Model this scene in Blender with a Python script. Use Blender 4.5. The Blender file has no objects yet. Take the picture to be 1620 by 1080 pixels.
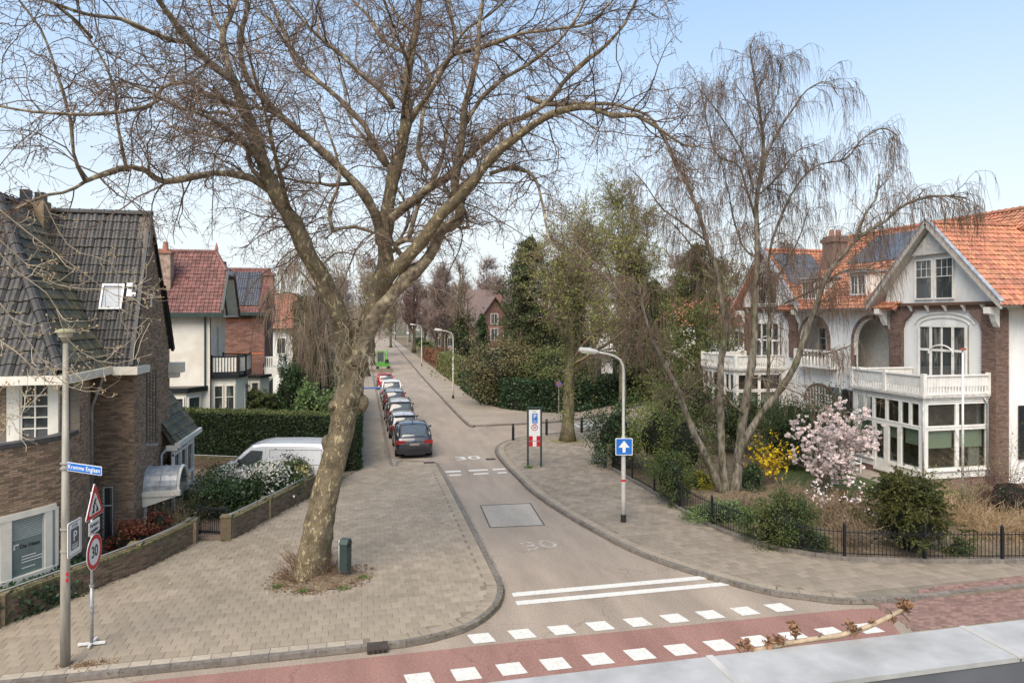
import bpy, math, random
import numpy as np
from mathutils import Vector, Matrix
SC = bpy.context.scene
COL = SC.collection
R = math.radians
rng = np.random.default_rng(7)
random.seed(7)

# ------------------------------------------------------------------ camera, sky, sun, exposure
# world axes: +Y runs along the side street, +X across it; eye level 7.6 m
YAW = math.atan2(0.2152, 0.9766)
camd = bpy.data.cameras.new('camera'); cam = bpy.data.objects.new('camera', camd); COL.objects.link(cam)
cam.location = (0, 0, 7.6); cam.rotation_euler = (R(90), 0, -YAW)
camd.lens = 24.0; camd.sensor_width = 36.0; camd.shift_y = -40/1620
camd.clip_start = 0.05; camd.clip_end = 5000
SC.camera = cam

SUN_EL, SUN_AZ = R(50), R(212)      # azimuth measured clockwise from +Y
world = bpy.data.worlds.new('World'); SC.world = world; world.use_nodes = True
nt = world.node_tree; nt.nodes.clear()
wo = nt.nodes.new('ShaderNodeOutputWorld'); bg = nt.nodes.new('ShaderNodeBackground')
sky = nt.nodes.new('ShaderNodeTexSky'); sky.sky_type = 'NISHITA'; sky.sun_disc = False
sky.sun_elevation = SUN_EL; sky.sun_rotation = SUN_AZ
sky.air_density = 1.0; sky.dust_density = 1.5; sky.ozone_density = 1.6
tc = nt.nodes.new('ShaderNodeTexCoord')
mp = nt.nodes.new('ShaderNodeMapping'); mp.inputs['Scale'].default_value = (1.2, 1.2, 4.5)
nz = nt.nodes.new('ShaderNodeTexNoise'); nz.inputs['Scale'].default_value = 1.6; nz.inputs['Detail'].default_value = 7; nz.inputs['Roughness'].default_value = 0.55
cr = nt.nodes.new('ShaderNodeMapRange'); cr.inputs['From Min'].default_value = 0.47; cr.inputs['From Max'].default_value = 0.80
sep = nt.nodes.new('ShaderNodeSeparateXYZ')
hz = nt.nodes.new('ShaderNodeMapRange'); hz.inputs['From Min'].default_value = 0.0; hz.inputs['From Max'].default_value = 0.40
hz.inputs['To Min'].default_value = 0.97; hz.inputs['To Max'].default_value = 0.50
mx = nt.nodes.new('ShaderNodeMath'); mx.operation = 'MAXIMUM'
mixc = nt.nodes.new('ShaderNodeMixRGB'); mixc.inputs[2].default_value = (3.35, 3.8, 4.05, 1)   # thin white veil of cloud
L = nt.links.new
L(tc.outputs['Generated'], mp.inputs['Vector']); L(mp.outputs[0], nz.inputs['Vector']); L(nz.outputs['Fac'], cr.inputs['Value'])
L(tc.outputs['Generated'], sep.inputs[0]); L(sep.outputs['Z'], hz.inputs['Value'])
L(cr.outputs[0], mx.inputs[0]); L(hz.outputs[0], mx.inputs[1]); L(mx.outputs[0], mixc.inputs[0])
tcol = nt.nodes.new('ShaderNodeMixRGB'); tcol.inputs[1].default_value = (3.6, 3.82, 3.9, 1); tcol.inputs[2].default_value = (1.75, 3.0, 4.5, 1)
tz = nt.nodes.new('ShaderNodeMapRange'); tz.inputs['From Min'].default_value = .12; tz.inputs['From Max'].default_value = .55; L(sep.outputs['Z'], tz.inputs['Value']); L(tz.outputs[0], tcol.inputs[0]); L(tcol.outputs[0], mixc.inputs[2])
L(sky.outputs[0], mixc.inputs[1]); L(mixc.outputs[0], bg.inputs['Color'])
bg.inputs['Strength'].default_value = 0.12
L(bg.outputs[0], wo.inputs['Surface'])
sd = bpy.data.lights.new('sun', 'SUN'); sun = bpy.data.objects.new('sun', sd); COL.objects.link(sun)
sd.energy = 2.5; sd.angle = R(50); sd.color = (1.0, 0.875, 0.73)
sv = Vector((math.sin(SUN_AZ)*math.cos(SUN_EL), math.cos(SUN_AZ)*math.cos(SUN_EL), math.sin(SUN_EL)))
sun.rotation_euler = sv.to_track_quat('Z', 'Y').to_euler(); sun.location = (-20, -20, 40)
SC.view_settings.view_transform = 'Standard'; SC.view_settings.look = 'None'
SC.view_settings.exposure = 1.10; SC.view_settings.gamma = 1.0; SC.view_settings.use_curve_mapping = False
SC.render.engine = 'CYCLES'
SC.cycles.use_denoising = True
SC.cycles.max_bounces = 5; SC.cycles.diffuse_bounces = 3; SC.cycles.glossy_bounces = 3; SC.cycles.transparent_max_bounces = 12

# ------------------------------------------------------------------ survey helper: where the ray through a point of the photo meets a plane
def P(u, v, c=None, s=None, z=None, Y=None):
    a = (u-810)/1080.0
    x = a*.9766+.2152; y = -a*.2152+.9766; b = -(v-500)/1080.0
    if z is not None: t = (z-7.6)/b
    elif c is not None: t = c/x
    elif s is not None: t = s/y
    else: t = Y
    return (x*t, y*t, 7.6+b*t)
def uv_of(p):
    X = p[0]*.9766-p[1]*.2152; Y = p[0]*.2152+p[1]*.9766
    if Y < .1: return (-9999, -9999, Y)
    return (810+1080*X/Y, 500-(p[2]-7.6)*1080/Y, Y)

# ------------------------------------------------------------------ materials
MATS = {}
def M(name, col, rough=.7, var=.12, scale=6, island=0., bump=0., bscale=60, metal=0., spec=.3, col2=None, c2scale=1.2, c2lo=.45, c2hi=.62, hue=0., stretch=None, trans=0., emis=0.):
    if name in MATS: return MATS[name]
    m = bpy.data.materials.new(name); m.use_nodes = True
    n = m.node_tree; b = n.nodes['Principled BSDF']; lk = n.links.new
    b.inputs['Roughness'].default_value = rough; b.inputs['Metallic'].default_value = metal
    b.inputs['Specular IOR Level'].default_value = spec
    t = n.nodes.new('ShaderNodeTexCoord'); vec = t.outputs['Object']
    if stretch:
        mpp = n.nodes.new('ShaderNodeMapping'); mpp.inputs['Scale'].default_value = stretch; lk(vec, mpp.inputs[0]); vec = mpp.outputs[0]
    no = n.nodes.new('ShaderNodeTexNoise'); no.inputs['Scale'].default_value = scale; no.inputs['Detail'].default_value = 6
    lk(vec, no.inputs['Vector'])
    c = tuple(col)+(1,)
    rgb = n.nodes.new('ShaderNodeRGB'); rgb.outputs[0].default_value = c; out = rgb.outputs[0]
    if col2 is not None:
        n2 = n.nodes.new('ShaderNodeTexNoise'); n2.inputs['Scale'].default_value = c2scale; n2.inputs['Detail'].default_value = 5; n2.inputs['Roughness'].default_value = .6
        lk(vec, n2.inputs['Vector'])
        r2 = n.nodes.new('ShaderNodeMapRange'); r2.inputs['From Min'].default_value = c2lo; r2.inputs['From Max'].default_value = c2hi
        lk(n2.outputs['Fac'], r2.inputs['Value'])
        mm = n.nodes.new('ShaderNodeMixRGB'); lk(r2.outputs[0], mm.inputs[0]); lk(out, mm.inputs[1]); mm.inputs[2].default_value = tuple(col2)+(1,)
        out = mm.outputs[0]
    mr = n.nodes.new('ShaderNodeMapRange'); mr.inputs['From Min'].default_value = .25; mr.inputs['From Max'].default_value = .75
    mr.inputs['To Min'].default_value = 1-var*1.5; mr.inputs['To Max'].default_value = 1+var*1.5
    lk(no.outputs['Fac'], mr.inputs['Value']); fac = mr.outputs[0]
    hs = n.nodes.new('ShaderNodeHueSaturation'); lk(out, hs.inputs['Color'])
    if island:
        g = n.nodes.new('ShaderNodeNewGeometry'); oi = n.nodes.new('ShaderNodeObjectInfo')
        ad = n.nodes.new('ShaderNodeMath'); ad.operation = 'ADD'; lk(g.outputs['Random Per Island'], ad.inputs[0]); lk(oi.outputs['Random'], ad.inputs[1])
        fr = n.nodes.new('ShaderNodeMath'); fr.operation = 'FRACT'; lk(ad.outputs[0], fr.inputs[0])
        m2 = n.nodes.new('ShaderNodeMapRange'); m2.inputs['To Min'].default_value = 1-island; m2.inputs['To Max'].default_value = 1+island
        lk(fr.outputs[0], m2.inputs['Value'])
        mu = n.nodes.new('ShaderNodeMath'); mu.operation = 'MULTIPLY'; lk(fac, mu.inputs[0]); lk(m2.outputs[0], mu.inputs[1]); fac = mu.outputs[0]
        if hue:
            f3 = n.nodes.new('ShaderNodeMath'); f3.operation = 'MULTIPLY'; lk(fr.outputs[0], f3.inputs[0]); f3.inputs[1].default_value = 7.31
            f4 = n.nodes.new('ShaderNodeMath'); f4.operation = 'FRACT'; lk(f3.outputs[0], f4.inputs[0])
            m3 = n.nodes.new('ShaderNodeMapRange'); m3.inputs['To Min'].default_value = .5-hue; m3.inputs['To Max'].default_value = .5+hue
            lk(f4.outputs[0], m3.inputs['Value']); lk(m3.outputs[0], hs.inputs['Hue'])
    lk(fac, hs.inputs['Value']); lk(hs.outputs[0], b.inputs['Base Color'])
    if bump:
        nb = n.nodes.new('ShaderNodeTexNoise'); nb.inputs['Scale'].default_value = bscale; nb.inputs['Detail'].default_value = 4; lk(vec, nb.inputs['Vector'])
        bp = n.nodes.new('ShaderNodeBump'); bp.inputs['Strength'].default_value = bump; bp.inputs['Distance'].default_value = .02
        lk(nb.outputs['Fac'], bp.inputs['Height']); lk(bp.outputs[0], b.inputs['Normal'])
    if trans:
        tr = n.nodes.new('ShaderNodeBsdfTranslucent'); lk(hs.outputs[0], tr.inputs['Color'])
        ms = n.nodes.new('ShaderNodeMixShader'); ms.inputs[0].default_value = trans
        o = n.nodes['Material Output']; lk(b.outputs[0], ms.inputs[1]); lk(tr.outputs[0], ms.inputs[2]); lk(ms.outputs[0], o.inputs['Surface'])
    MATS[name] = m
    return m

def glass_clear():
    m = bpy.data.materials.new('clear_glass'); m.use_nodes = True; n = m.node_tree; n.nodes.clear()
    o = n.nodes.new('ShaderNodeOutputMaterial'); t = n.nodes.new('ShaderNodeBsdfTransparent'); g = n.nodes.new('ShaderNodeBsdfGlossy')
    g.inputs['Roughness'].default_value = .02; f = n.nodes.new('ShaderNodeMapRange'); f.inputs['To Min'].default_value = .07; f.inputs['To Max'].default_value = .75; f.inputs['From Min'].default_value = .3; lw = n.nodes.new('ShaderNodeLayerWeight'); n.links.new(lw.outputs['Facing'], f.inputs['Value'])
    t.inputs[0].default_value = (.82, .86, .84, 1)
    ms = n.nodes.new('ShaderNodeMixShader'); n.links.new(f.outputs[0], ms.inputs[0]); n.links.new(t.outputs[0], ms.inputs[1]); n.links.new(g.outputs[0], ms.inputs[2]); n.links.new(ms.outputs[0], o.inputs['Surface'])
    return m
G_CLEAR = glass_clear()
G_DARK = M('window_glass', (.04, .044, .045), rough=.04, var=.3, scale=1.5, spec=.7, col2=(.17, .165, .15), c2scale=1.6, c2lo=.54, c2hi=.60, stretch=(2.5, 2.5, .25))

def bark_plane():
    m = bpy.data.materials.new('plane_bark'); m.use_nodes = True; n = m.node_tree; b = n.nodes['Principled BSDF']; lk = n.links.new
    t = n.nodes.new('ShaderNodeTexCoord'); mpp = n.nodes.new('ShaderNodeMapping'); mpp.inputs['Scale'].default_value = (1, 1, .55); lk(t.outputs['Object'], mpp.inputs[0])
    a = n.nodes.new('ShaderNodeTexNoise'); a.inputs['Scale'].default_value = 8.5; a.inputs['Detail'].default_value = 6; a.inputs['Distortion'].default_value = 1.0; lk(mpp.outputs[0], a.inputs[0])
    r = n.nodes.new('ShaderNodeValToRGB'); e = r.color_ramp
    e.elements[0].position = .30; e.elements[0].color = (.15, .13, .08, 1)
    e.elements[1].position = .52; e.elements[1].color = (.215, .17, .11, 1)
    x = e.elements.new(.585); x.color = (.165, .13, .08, 1)
    x = e.elements.new(.61); x.color = (.40, .33, .19, 1)
    x = e.elements.new(.75); x.color = (.55, .48, .31, 1)
    lk(a.outputs['Fac'], r.inputs[0])
    dk = n.nodes.new('ShaderNodeTexNoise'); dk.inputs['Scale'].default_value = 2.6; dk.inputs['Detail'].default_value = 7; dk.inputs['Roughness'].default_value = .65; lk(t.outputs['Object'], dk.inputs[0])
    rd = n.nodes.new('ShaderNodeMapRange'); rd.inputs['From Min'].default_value = .36; rd.inputs['From Max'].default_value = .58; rd.inputs['To Min'].default_value = .48; lk(dk.outputs['Fac'], rd.inputs[0])
    f = n.nodes.new('ShaderNodeTexNoise'); f.inputs['Scale'].default_value = 22; f.inputs['Detail'].default_value = 8; lk(mpp.outputs[0], f.inputs[0])
    mm = n.nodes.new('ShaderNodeMixRGB'); mm.blend_type = 'MULTIPLY'; mm.inputs[0].default_value = .8; lk(r.outputs[0], mm.inputs[1])
    r2 = n.nodes.new('ShaderNodeMapRange'); r2.inputs['To Min'].default_value = .45; r2.inputs['To Max'].default_value = 1.5; lk(f.outputs['Fac'], r2.inputs[0]); lk(r2.outputs[0], mm.inputs[2])
    m3 = n.nodes.new('ShaderNodeMixRGB'); m3.blend_type = 'MULTIPLY'; m3.inputs[0].default_value = 1; lk(mm.outputs[0], m3.inputs[1]); lk(rd.outputs[0], m3.inputs[2])
    lk(m3.outputs[0], b.inputs['Base Color']); b.inputs['Roughness'].default_value = .85; b.inputs['Specular IOR Level'].default_value = .15
    bp = n.nodes.new('ShaderNodeBump'); bp.inputs['Strength'].default_value = .7; bp.inputs['Distance'].default_value = .03
    ad = n.nodes.new('ShaderNodeMath'); ad.operation = 'ADD'; lk(f.outputs['Fac'], ad.inputs[0]); lk(a.outputs['Fac'], ad.inputs[1]); lk(ad.outputs[0], bp.inputs['Height']); lk(bp.outputs[0], b.inputs['Normal'])
    return m
BARK_PLANE = bark_plane()
BARK_LIMB = M('plane_limb_bark', (.17, .135, .092), rough=.9, var=.45, scale=7, bump=1., bscale=18, col2=(.36, .30, .20), c2scale=3.0, c2lo=.50, c2hi=.62)

WHITE = M('white_paint', (.72, .705, .66), rough=.5, var=.05, scale=3, col2=(.56, .53, .47), c2scale=2.5, c2lo=.5, c2hi=.75)
STUCCO = M('white_stucco', (.76, .75, .715), rough=.8, var=.05, scale=1.3, bump=.15, bscale=40, col2=(.56, .54, .49), c2scale=1.1, c2lo=.5, c2hi=.80, stretch=(1, 1, .35))
CREAM = M('cream_render', (.68, .64, .56), rough=.8, var=.05, scale=1.5, bump=.15, bscale=30, col2=(.60, .555, .47), c2scale=.8)
CREAMP = M('cream_paint', (.64, .61, .53), rough=.5, var=.06, scale=4)
BLACKP = M('black_paint', (.015, .016, .018), rough=.4, var=.1)
GREENP = M('dark_green_paint', (.035, .055, .05), rough=.4)
ZINC = M('zinc', (.32, .34, .36), rough=.45, var=.18, scale=5, metal=.35, col2=(.42, .44, .46), c2scale=3)
GALV = M('galvanised_steel', (.38, .38, .36), rough=.42, var=.12, scale=12, metal=.4)
POLEM = M('weathered_pole', (.33, .31, .26), rough=.6, var=.2, scale=9, metal=.15, stretch=(1, 1, .15), col2=(.22, .21, .17), c2scale=4)
ALUP = M('pale_pole', (.48, .46, .42), rough=.5, var=.1, metal=.2)
BRICKM = M('brown_brick', (.265, .185, .125), rough=.85, var=.15, scale=30, island=.40, hue=.012, bump=.3, bscale=90)
BRICKW = M('garden_brick', (.155, .108, .074), rough=.9, var=.2, scale=20, island=.35, hue=.015, bump=.3, col2=(.145, .135, .07), c2scale=2.5, c2lo=.5, c2hi=.7)
MORTAR = M('mortar', (.17, .145, .115), rough=.95, var=.15, scale=20)
BRICKR = M('red_brick', (.215, .118, .095), rough=.85, var=.2, scale=14, island=.3, col2=(.20, .10, .075), c2scale=3)
BRICKD = M('plum_brick', (.175, .115, .092), rough=.85, var=.18, scale=14, island=.3)
TILED = M('slate_black_tile', (.030, .029, .029), rough=.55, var=.2, scale=8, island=.35, spec=.4, col2=(.065, .06, .045), c2scale=1.1, c2lo=.5, c2hi=.7)
TILEM = M('mossy_tile', (.085, .085, .065), rough=.7, var=.25, scale=7, island=.3, col2=(.12, .105, .06), c2scale=1.5)
TILEO = M('orange_tile', (.42, .175, .10), rough=.7, var=.16, scale=5, island=.24, hue=.01, col2=(.33, .155, .095), c2scale=.8)
TILER = M('red_tile', (.135, .055, .045), rough=.45, var=.15, scale=5, island=.28, spec=.4, col2=(.17, .075, .06), c2scale=1.2)
SOLARB = M('black_solar_cell', (.022, .022, .03), rough=.25, var=.1, spec=.5)
SOLAR = M('solar_cell', (.06, .062, .07), rough=.3, var=.1, spec=.6)
WOODD = M('brown_wood', (.14, .075, .04), rough=.6)
SOIL = M('soil', (.13, .095, .06), rough=1, var=.35, scale=9, bump=.8, bscale=35, col2=(.19, .145, .09), c2scale=3)
GRASS = M('lawn', (.075, .11, .03), rough=1, var=.35, scale=12, bump=.8, bscale=50, col2=(.12, .11, .05), c2scale=1)
RUBBER = M('rubber', (.02, .02, .02), rough=.8)
RED = M('sign_red', (.50, .015, .025), rough=.4, var=.04)
BLUE = M('sign_blue', (.02, .14, .48), rough=.4, var=.04)
SWHITE = M('sign_white', (.70, .70, .68), rough=.4, var=.03)
SBLACK = M('sign_black', (.02, .02, .02), rough=.5)
SGREY = M('sign_back_grey', (.3, .3, .3), rough=.5, metal=.5)

# ------------------------------------------------------------------ mesh builder
class MB:
    def __init__(s): s.v = []; s.n = 0; s.q = []; s.t = []; s.p = []
    def add(s, verts, quads=None, tris=None, polys=None):
        verts = np.asarray(verts, float).reshape(-1, 3); b = s.n
        s.v.append(verts); s.n += len(verts)
        if quads is not None and len(quads): s.q.append(np.asarray(quads, int).reshape(-1, 4)+b)
        if tris is not None and len(tris): s.t.append(np.asarray(tris, int).reshape(-1, 3)+b)
        if polys: s.p += [[i+b for i in f] for f in polys]
        return s
    BQ = [(0, 3, 2, 1), (4, 5, 6, 7), (0, 1, 5, 4), (1, 2, 6, 5), (2, 3, 7, 6), (3, 0, 4, 7)]
    def box(s, x0, y0, z0, x1, y1, z1):
        return s.add([(x0, y0, z0), (x1, y0, z0), (x1, y1, z0), (x0, y1, z0), (x0, y0, z1), (x1, y0, z1), (x1, y1, z1), (x0, y1, z1)], MB.BQ)
    def obox(s, o, u, w, n, lu, lw, ln):     # oriented box from corner o
        o, u, w, n = [np.array(a, float) for a in (o, u, w, n)]
        v = [o, o+u*lu, o+u*lu+w*lw, o+w*lw]; v += [a+n*ln for a in v]
        return s.add(v, MB.BQ)
    def beam(s, a, b, w, h=None, up=(0, 0, 1)):
        h = h or w; a = np.array(a, float); b = np.array(b, float); d = b-a; ln = np.linalg.norm(d); d /= ln
        up = np.array(up, float); r = np.cross(d, up)
        if np.linalg.norm(r) < 1e-4: r = np.cross(d, (1, 0, 0))
        r /= np.linalg.norm(r); k = np.cross(r, d)
        return s.obox(a-r*w/2-k*h/2, d, r, k, ln, w, h)
    def tube(s, pts, rad, sides=8, cap=True, bumpy=0):
        pts = np.asarray(pts, float); k = len(pts)
        rad = np.full(k, rad) if np.isscalar(rad) else np.asarray(rad, float)
        tg = np.gradient(pts, axis=0); tg /= np.linalg.norm(tg, axis=1)[:, None]+1e-9
        ref = np.array((1., 0, 0)) if abs(tg[0][0]) < .8 else np.array((0, 1., 0))
        rings = []
        r = np.cross(tg[0], ref); r /= np.linalg.norm(r)
        an = np.linspace(0, 2*math.pi, sides, endpoint=False)
        for i in range(k):
            r = r-tg[i]*np.dot(r, tg[i]); r /= np.linalg.norm(r)+1e-9; q = np.cross(tg[i], r)
            rr = rad[i]*(1+(rng.normal(0, bumpy, sides) if bumpy else 0))
            rings.append(pts[i]+(np.cos(an)*rr)[:, None]*r+(np.sin(an)*rr)[:, None]*q)
        v = np.concatenate(rings); Q = []
        for i in range(k-1):
            for j in range(sides):
                j2 = (j+1) % sides; Q.append((i*sides+j, i*sides+j2, (i+1)*sides+j2, (i+1)*sides+j))
        s.add(v, Q, polys=([list(range(sides))[::-1], [(k-1)*sides+j for j in range(sides)]] if cap else None))
        return s
    def cyl(s, a, b, r, sides=12, r2=None):
        return s.tube([a, b], [r, r if r2 is None else r2], sides)
    def prism(s, poly, z0, z1):              # polygon (x,y) extruded in z
        k = len(poly); v = [(x, y, z0) for x, y in poly]+[(x, y, z1) for x, y in poly]
        return s.add(v, [(i, (i+1) % k, k+(i+1) % k, k+i) for i in range(k)], polys=[list(range(k))[::-1], list(range(k, 2*k))])
    def xprism(s, pts, d):                   # planar 3D polygon extruded by vector d
        k = len(pts); pts = np.asarray(pts, float); v = np.concatenate([pts, pts+np.asarray(d, float)])
        return s.add(v, [(i, (i+1) % k, k+(i+1) % k, k+i) for i in range(k)], polys=[list(range(k))[::-1], list(range(k, 2*k))])
    def twigs(s, A, rad):                    # A (N,K,3), rad (N,K): three-sided twigs
        N, K, _ = A.shape
        if N == 0: return s
        d = A[:, -1]-A[:, 0]; d /= np.linalg.norm(d, axis=1)[:, None]+1e-9
        ref = np.where(np.abs(d[:, 2:3]) < .8, np.array([[0, 0, 1.]]), np.array([[1., 0, 0]]))
        r = np.cross(d, ref); r /= np.linalg.norm(r, axis=1)[:, None]+1e-9; q = np.cross(d, r)
        V = np.empty((N, K, 3, 3))
        for j in range(3):
            a = j*2*math.pi/3
            V[:, :, j] = A+rad[:, :, None]*(math.cos(a)*r+math.sin(a)*q)[:, None, :]
        base = (np.arange(N)*K*3)[:, None, None, None]
        i = np.arange(K-1)[None, :, None, None]*3; j = np.arange(3)[None, None, :, None]; j2 = (j+1) % 3
        Q = np.concatenate([base+i+j, base+i+j2, base+i+3+j2, base+i+3+j], axis=3)
        return s.add(V.reshape(-1, 3), Q.reshape(-1, 4))
    def leaves(s, C, size, asp=.6, nrm=None, flat=0., droop=None):   # diamond leaf faces at C (N,3)
        N = len(C)
        if N == 0: return s
        a = rng.normal(size=(N, 3))
        if droop is not None: a = a*(1-droop)+np.array([0, 0, -1.])*droop*1.5
        a /= np.linalg.norm(a, axis=1)[:, None]+1e-9
        b = rng.normal(size=(N, 3))
        if nrm is not None:
            nn = nrm*flat+rng.normal(size=(N, 3))*(1-flat); b = np.cross(nn, a)
        b -= a*np.sum(a*b, axis=1)[:, None]; b /= np.linalg.norm(b, axis=1)[:, None]+1e-9
        sz = (size*(.6+.8*rng.random(N)))[:, None]
        V = np.stack([C-a*sz*.5, C+b*sz*.5*asp, C+a*sz*.5, C-b*sz*.5*asp], axis=1)
        return s.add(V.reshape(-1, 3), np.arange(N*4).reshape(-1, 4))
    def mesh(s, name, smooth=False):
        me = bpy.data.meshes.new(name)
        if s.n == 0: return me
        V = np.concatenate(s.v); me.vertices.add(len(V)); me.vertices.foreach_set('co', V.ravel())
        loops = []; tot = []
        if s.q: Q = np.concatenate(s.q); loops.append(Q.ravel()); tot.append(np.full(len(Q), 4))
        if s.t: T = np.concatenate(s.t); loops.append(T.ravel()); tot.append(np.full(len(T), 3))
        if s.p: loops.append(np.array([i for f in s.p for i in f])); tot.append(np.array([len(f) for f in s.p]))
        Lp = np.concatenate(loops); Tt = np.concatenate(tot); st = np.concatenate([[0], np.cumsum(Tt)[:-1]])
        me.loops.add(len(Lp)); me.loops.foreach_set('vertex_index', Lp.astype(np.int32))
        me.polygons.add(len(Tt)); me.polygons.foreach_set('loop_start', st.astype(np.int32)); me.polygons.foreach_set('loop_total', Tt.astype(np.int32))
        me.polygons.foreach_set('use_smooth', np.full(len(Tt), bool(smooth)))
        me.update(calc_edges=True)
        return me
    def build(s, name, mat, parent=None, smooth=False, kind=None, label=None):
        me = s.mesh(name, smooth); me.materials.append(mat)
        return link(name, me, parent, kind, label)

WLOC = {}      # world translation of each object that is a parent
def link(name, data, parent=None, kind=None, label=None, mat4=None):
    o = bpy.data.objects.new(name, data); COL.objects.link(o)
    if parent is not None:
        o.parent = parent; w = WLOC.get(parent.name)
        if w is not None: o.matrix_parent_inverse = Matrix.Translation(-Vector(w))
    if mat4 is not None: o.matrix_basis = mat4
    if kind: o['kind'] = kind
    if label: o['label'] = label
    return o
def tag(o, label, cat, group=None):
    o['label'] = label; o['category'] = cat
    if group: o['group'] = group
    return o
def thing(name, label, cat, loc=(0, 0, 0), group=None, local=False):
    o = bpy.data.objects.new(name, None); COL.objects.link(o); o.location = loc; o.empty_display_size = .2
    if not local: WLOC[o.name] = tuple(loc)
    return tag(o, label, cat, group)
def struct(name, loc=(0, 0, 0)):
    o = bpy.data.objects.new(name, None); COL.objects.link(o); o['kind'] = 'structure'; return o
def dup(root, loc=None, rz=None, label=None, group=None):
    def cp(o, par):
        c = o.copy(); COL.objects.link(c)
        if par is not None: c.parent = par; c.matrix_parent_inverse = o.matrix_parent_inverse.copy()
        for ch in o.children: cp(ch, c)
        return c
    r = cp(root, None)
    if loc is not None: r.location = loc
    if rz is not None: r.rotation_euler = (0, 0, rz)
    if label: r['label'] = label
    if group: r['group'] = group
    return r

def pieces(name, variants, mats, mat, parent, limit=300, maxY=1e9):
    """alike pieces: variants = list of MB; mats = list of 4x4 numpy. The largest in view become objects sharing mesh data, the rest one part."""
    if not mats: return
    A = np.array(mats); c = A[:, :3, 3]
    X = c[:, 0]*.9766-c[:, 1]*.2152; Y = np.maximum(c[:, 0]*.2152+c[:, 1]*.9766, .01)
    u = 810+1080*X/Y; v = 500-(c[:, 2]-7.6)*1080/Y
    vis = (u > 0) & (u < 1620) & (v > 0) & (v < 1080) & (Y > .5) & (Y < maxY)
    key = np.where(vis, Y, 1e6); order = np.argsort(key)
    single = [i for i in order[:limit] if vis[i]]; rest = np.setdiff1d(np.arange(len(A)), single)
    mes = [b.mesh(name) for b in variants]
    for me in mes: me.materials.append(mat)
    for i in single:
        link(name, mes[i % len(mes)], parent, mat4=Matrix(A[i].tolist()))
    if len(rest):
        out = MB()
        for k, b in enumerate(variants):
            idx = rest[rest % len(variants) == k]
            if not len(idx): continue
            V = np.concatenate(b.v); Ah = A[idx]
            W = np.einsum('nij,kj->nki', Ah[:, :3, :3], V)+Ah[:, None, :3, 3]
            off = (np.arange(len(idx))*len(V))[:, None, None]
            o = dict(verts=W.reshape(-1, 3))
            if b.q: o['quads'] = (np.concatenate(b.q)[None]+off).reshape(-1, 4)
            if b.t: o['tris'] = (np.concatenate(b.t)[None]+off).reshape(-1, 3)
            if b.p: o['polys'] = [[j+int(f0) for j in f] for f0 in off.ravel() for f in b.p]
            out.add(**o)
        out.build(name if not single else name+'_field', mat, parent, kind='stuff')
def M4(o, x, y, z):
    m = np.eye(4); m[:3, 0] = x; m[:3, 1] = y; m[:3, 2] = z; m[:3, 3] = o; return m
def basis(o, u, w):
    u = Vector(u).normalized(); w = Vector(w).normalized(); n = u.cross(w)
    m = Matrix.Identity(4)
    for i in range(3): m[i][0] = u[i]; m[i][1] = w[i]; m[i][2] = n[i]; m[i][3] = o[i]
    return m
def text(s, size, o, u, w, mat, parent, name='lettering', sx=1., ext=.002, space=1.0):
    c = bpy.data.curves.new(name, 'FONT'); c.body = s; c.size = size; c.align_x = 'CENTER'; c.align_y = 'CENTER'; c.extrude = ext; c.space_character = space
    c.offset = size*.012
    c.materials.append(mat)
    tmp = bpy.data.objects.new('tmp', c); COL.objects.link(tmp); dg = bpy.context.evaluated_depsgraph_get(); me = bpy.data.meshes.new_from_object(tmp.evaluated_get(dg)); bpy.data.objects.remove(tmp)
    return link(name, me, parent, mat4=basis(o, u, w) @ Matrix.Diagonal((sx, 1, 1, 1)))
def slab_mb(w, d, h, bev=.006):              # paver: top at z=0, rounded rim
    b = MB(); x, y = w/2, d/2
    V = [(-x, -y, -h), (x, -y, -h), (x, y, -h), (-x, y, -h), (-x, -y, -bev), (x, -y, -bev), (x, y, -bev), (-x, y, -bev),
         (-x+bev, -y+bev, 0), (x-bev, -y+bev, 0), (x-bev, y-bev, 0), (-x+bev, y-bev, 0)]
    return b.add(V, [(0, 1, 5, 4), (1, 2, 6, 5), (2, 3, 7, 6), (3, 0, 4, 7), (4, 5, 9, 8), (5, 6, 10, 9), (6, 7, 11, 10), (7, 4, 8, 11), (8, 9, 10, 11)])
def inpoly(x, y, poly):
    r = False; n = len(poly); j = n-1
    for i in range(n):
        xi, yi = poly[i]; xj, yj = poly[j]
        if (yi > y) != (yj > y) and x < (xj-xi)*(y-yi)/(yj-yi)+xi: r = not r
        j = i
    return r
def spline(pts, n):                          # Catmull-Rom, n points evenly by length
    p = np.asarray(pts, float)
    if len(p) == 2: return p[0]+(p[1]-p[0])*np.linspace(0, 1, n)[:, None]
    e = np.concatenate([[2*p[0]-p[1]], p, [2*p[-1]-p[-2]]]); out = []
    for i in range(1, len(e)-2):
        t = np.linspace(0, 1, 12, endpoint=False)[:, None]
        a, b, c, d = e[i-1], e[i], e[i+1], e[i+2]
        out.append(.5*((2*b)+(c-a)*t+(2*a-5*b+4*c-d)*t*t+(-a+3*b-3*c+d)*t**3))
    out.append(p[-1:]); q = np.concatenate(out)
    L_ = np.concatenate([[0], np.cumsum(np.linalg.norm(np.diff(q, axis=0), axis=1))])
    tt = np.linspace(0, L_[-1], n)
    return np.stack([np.interp(tt, L_, q[:, k]) for k in range(q.shape[1])], axis=1)
# ------------------------------------------------------------------ ground, road, pavements
g = MB(); g.add([(-1500, -400, -.06), (1500, -400, -.06), (1500, 2500, -.06), (-1500, 2500, -.06)], [(0, 1, 2, 3)])
g.build('ground', M('far_ground', (.10, .10, .06), rough=1, var=.3, scale=.05), kind='structure')

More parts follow.
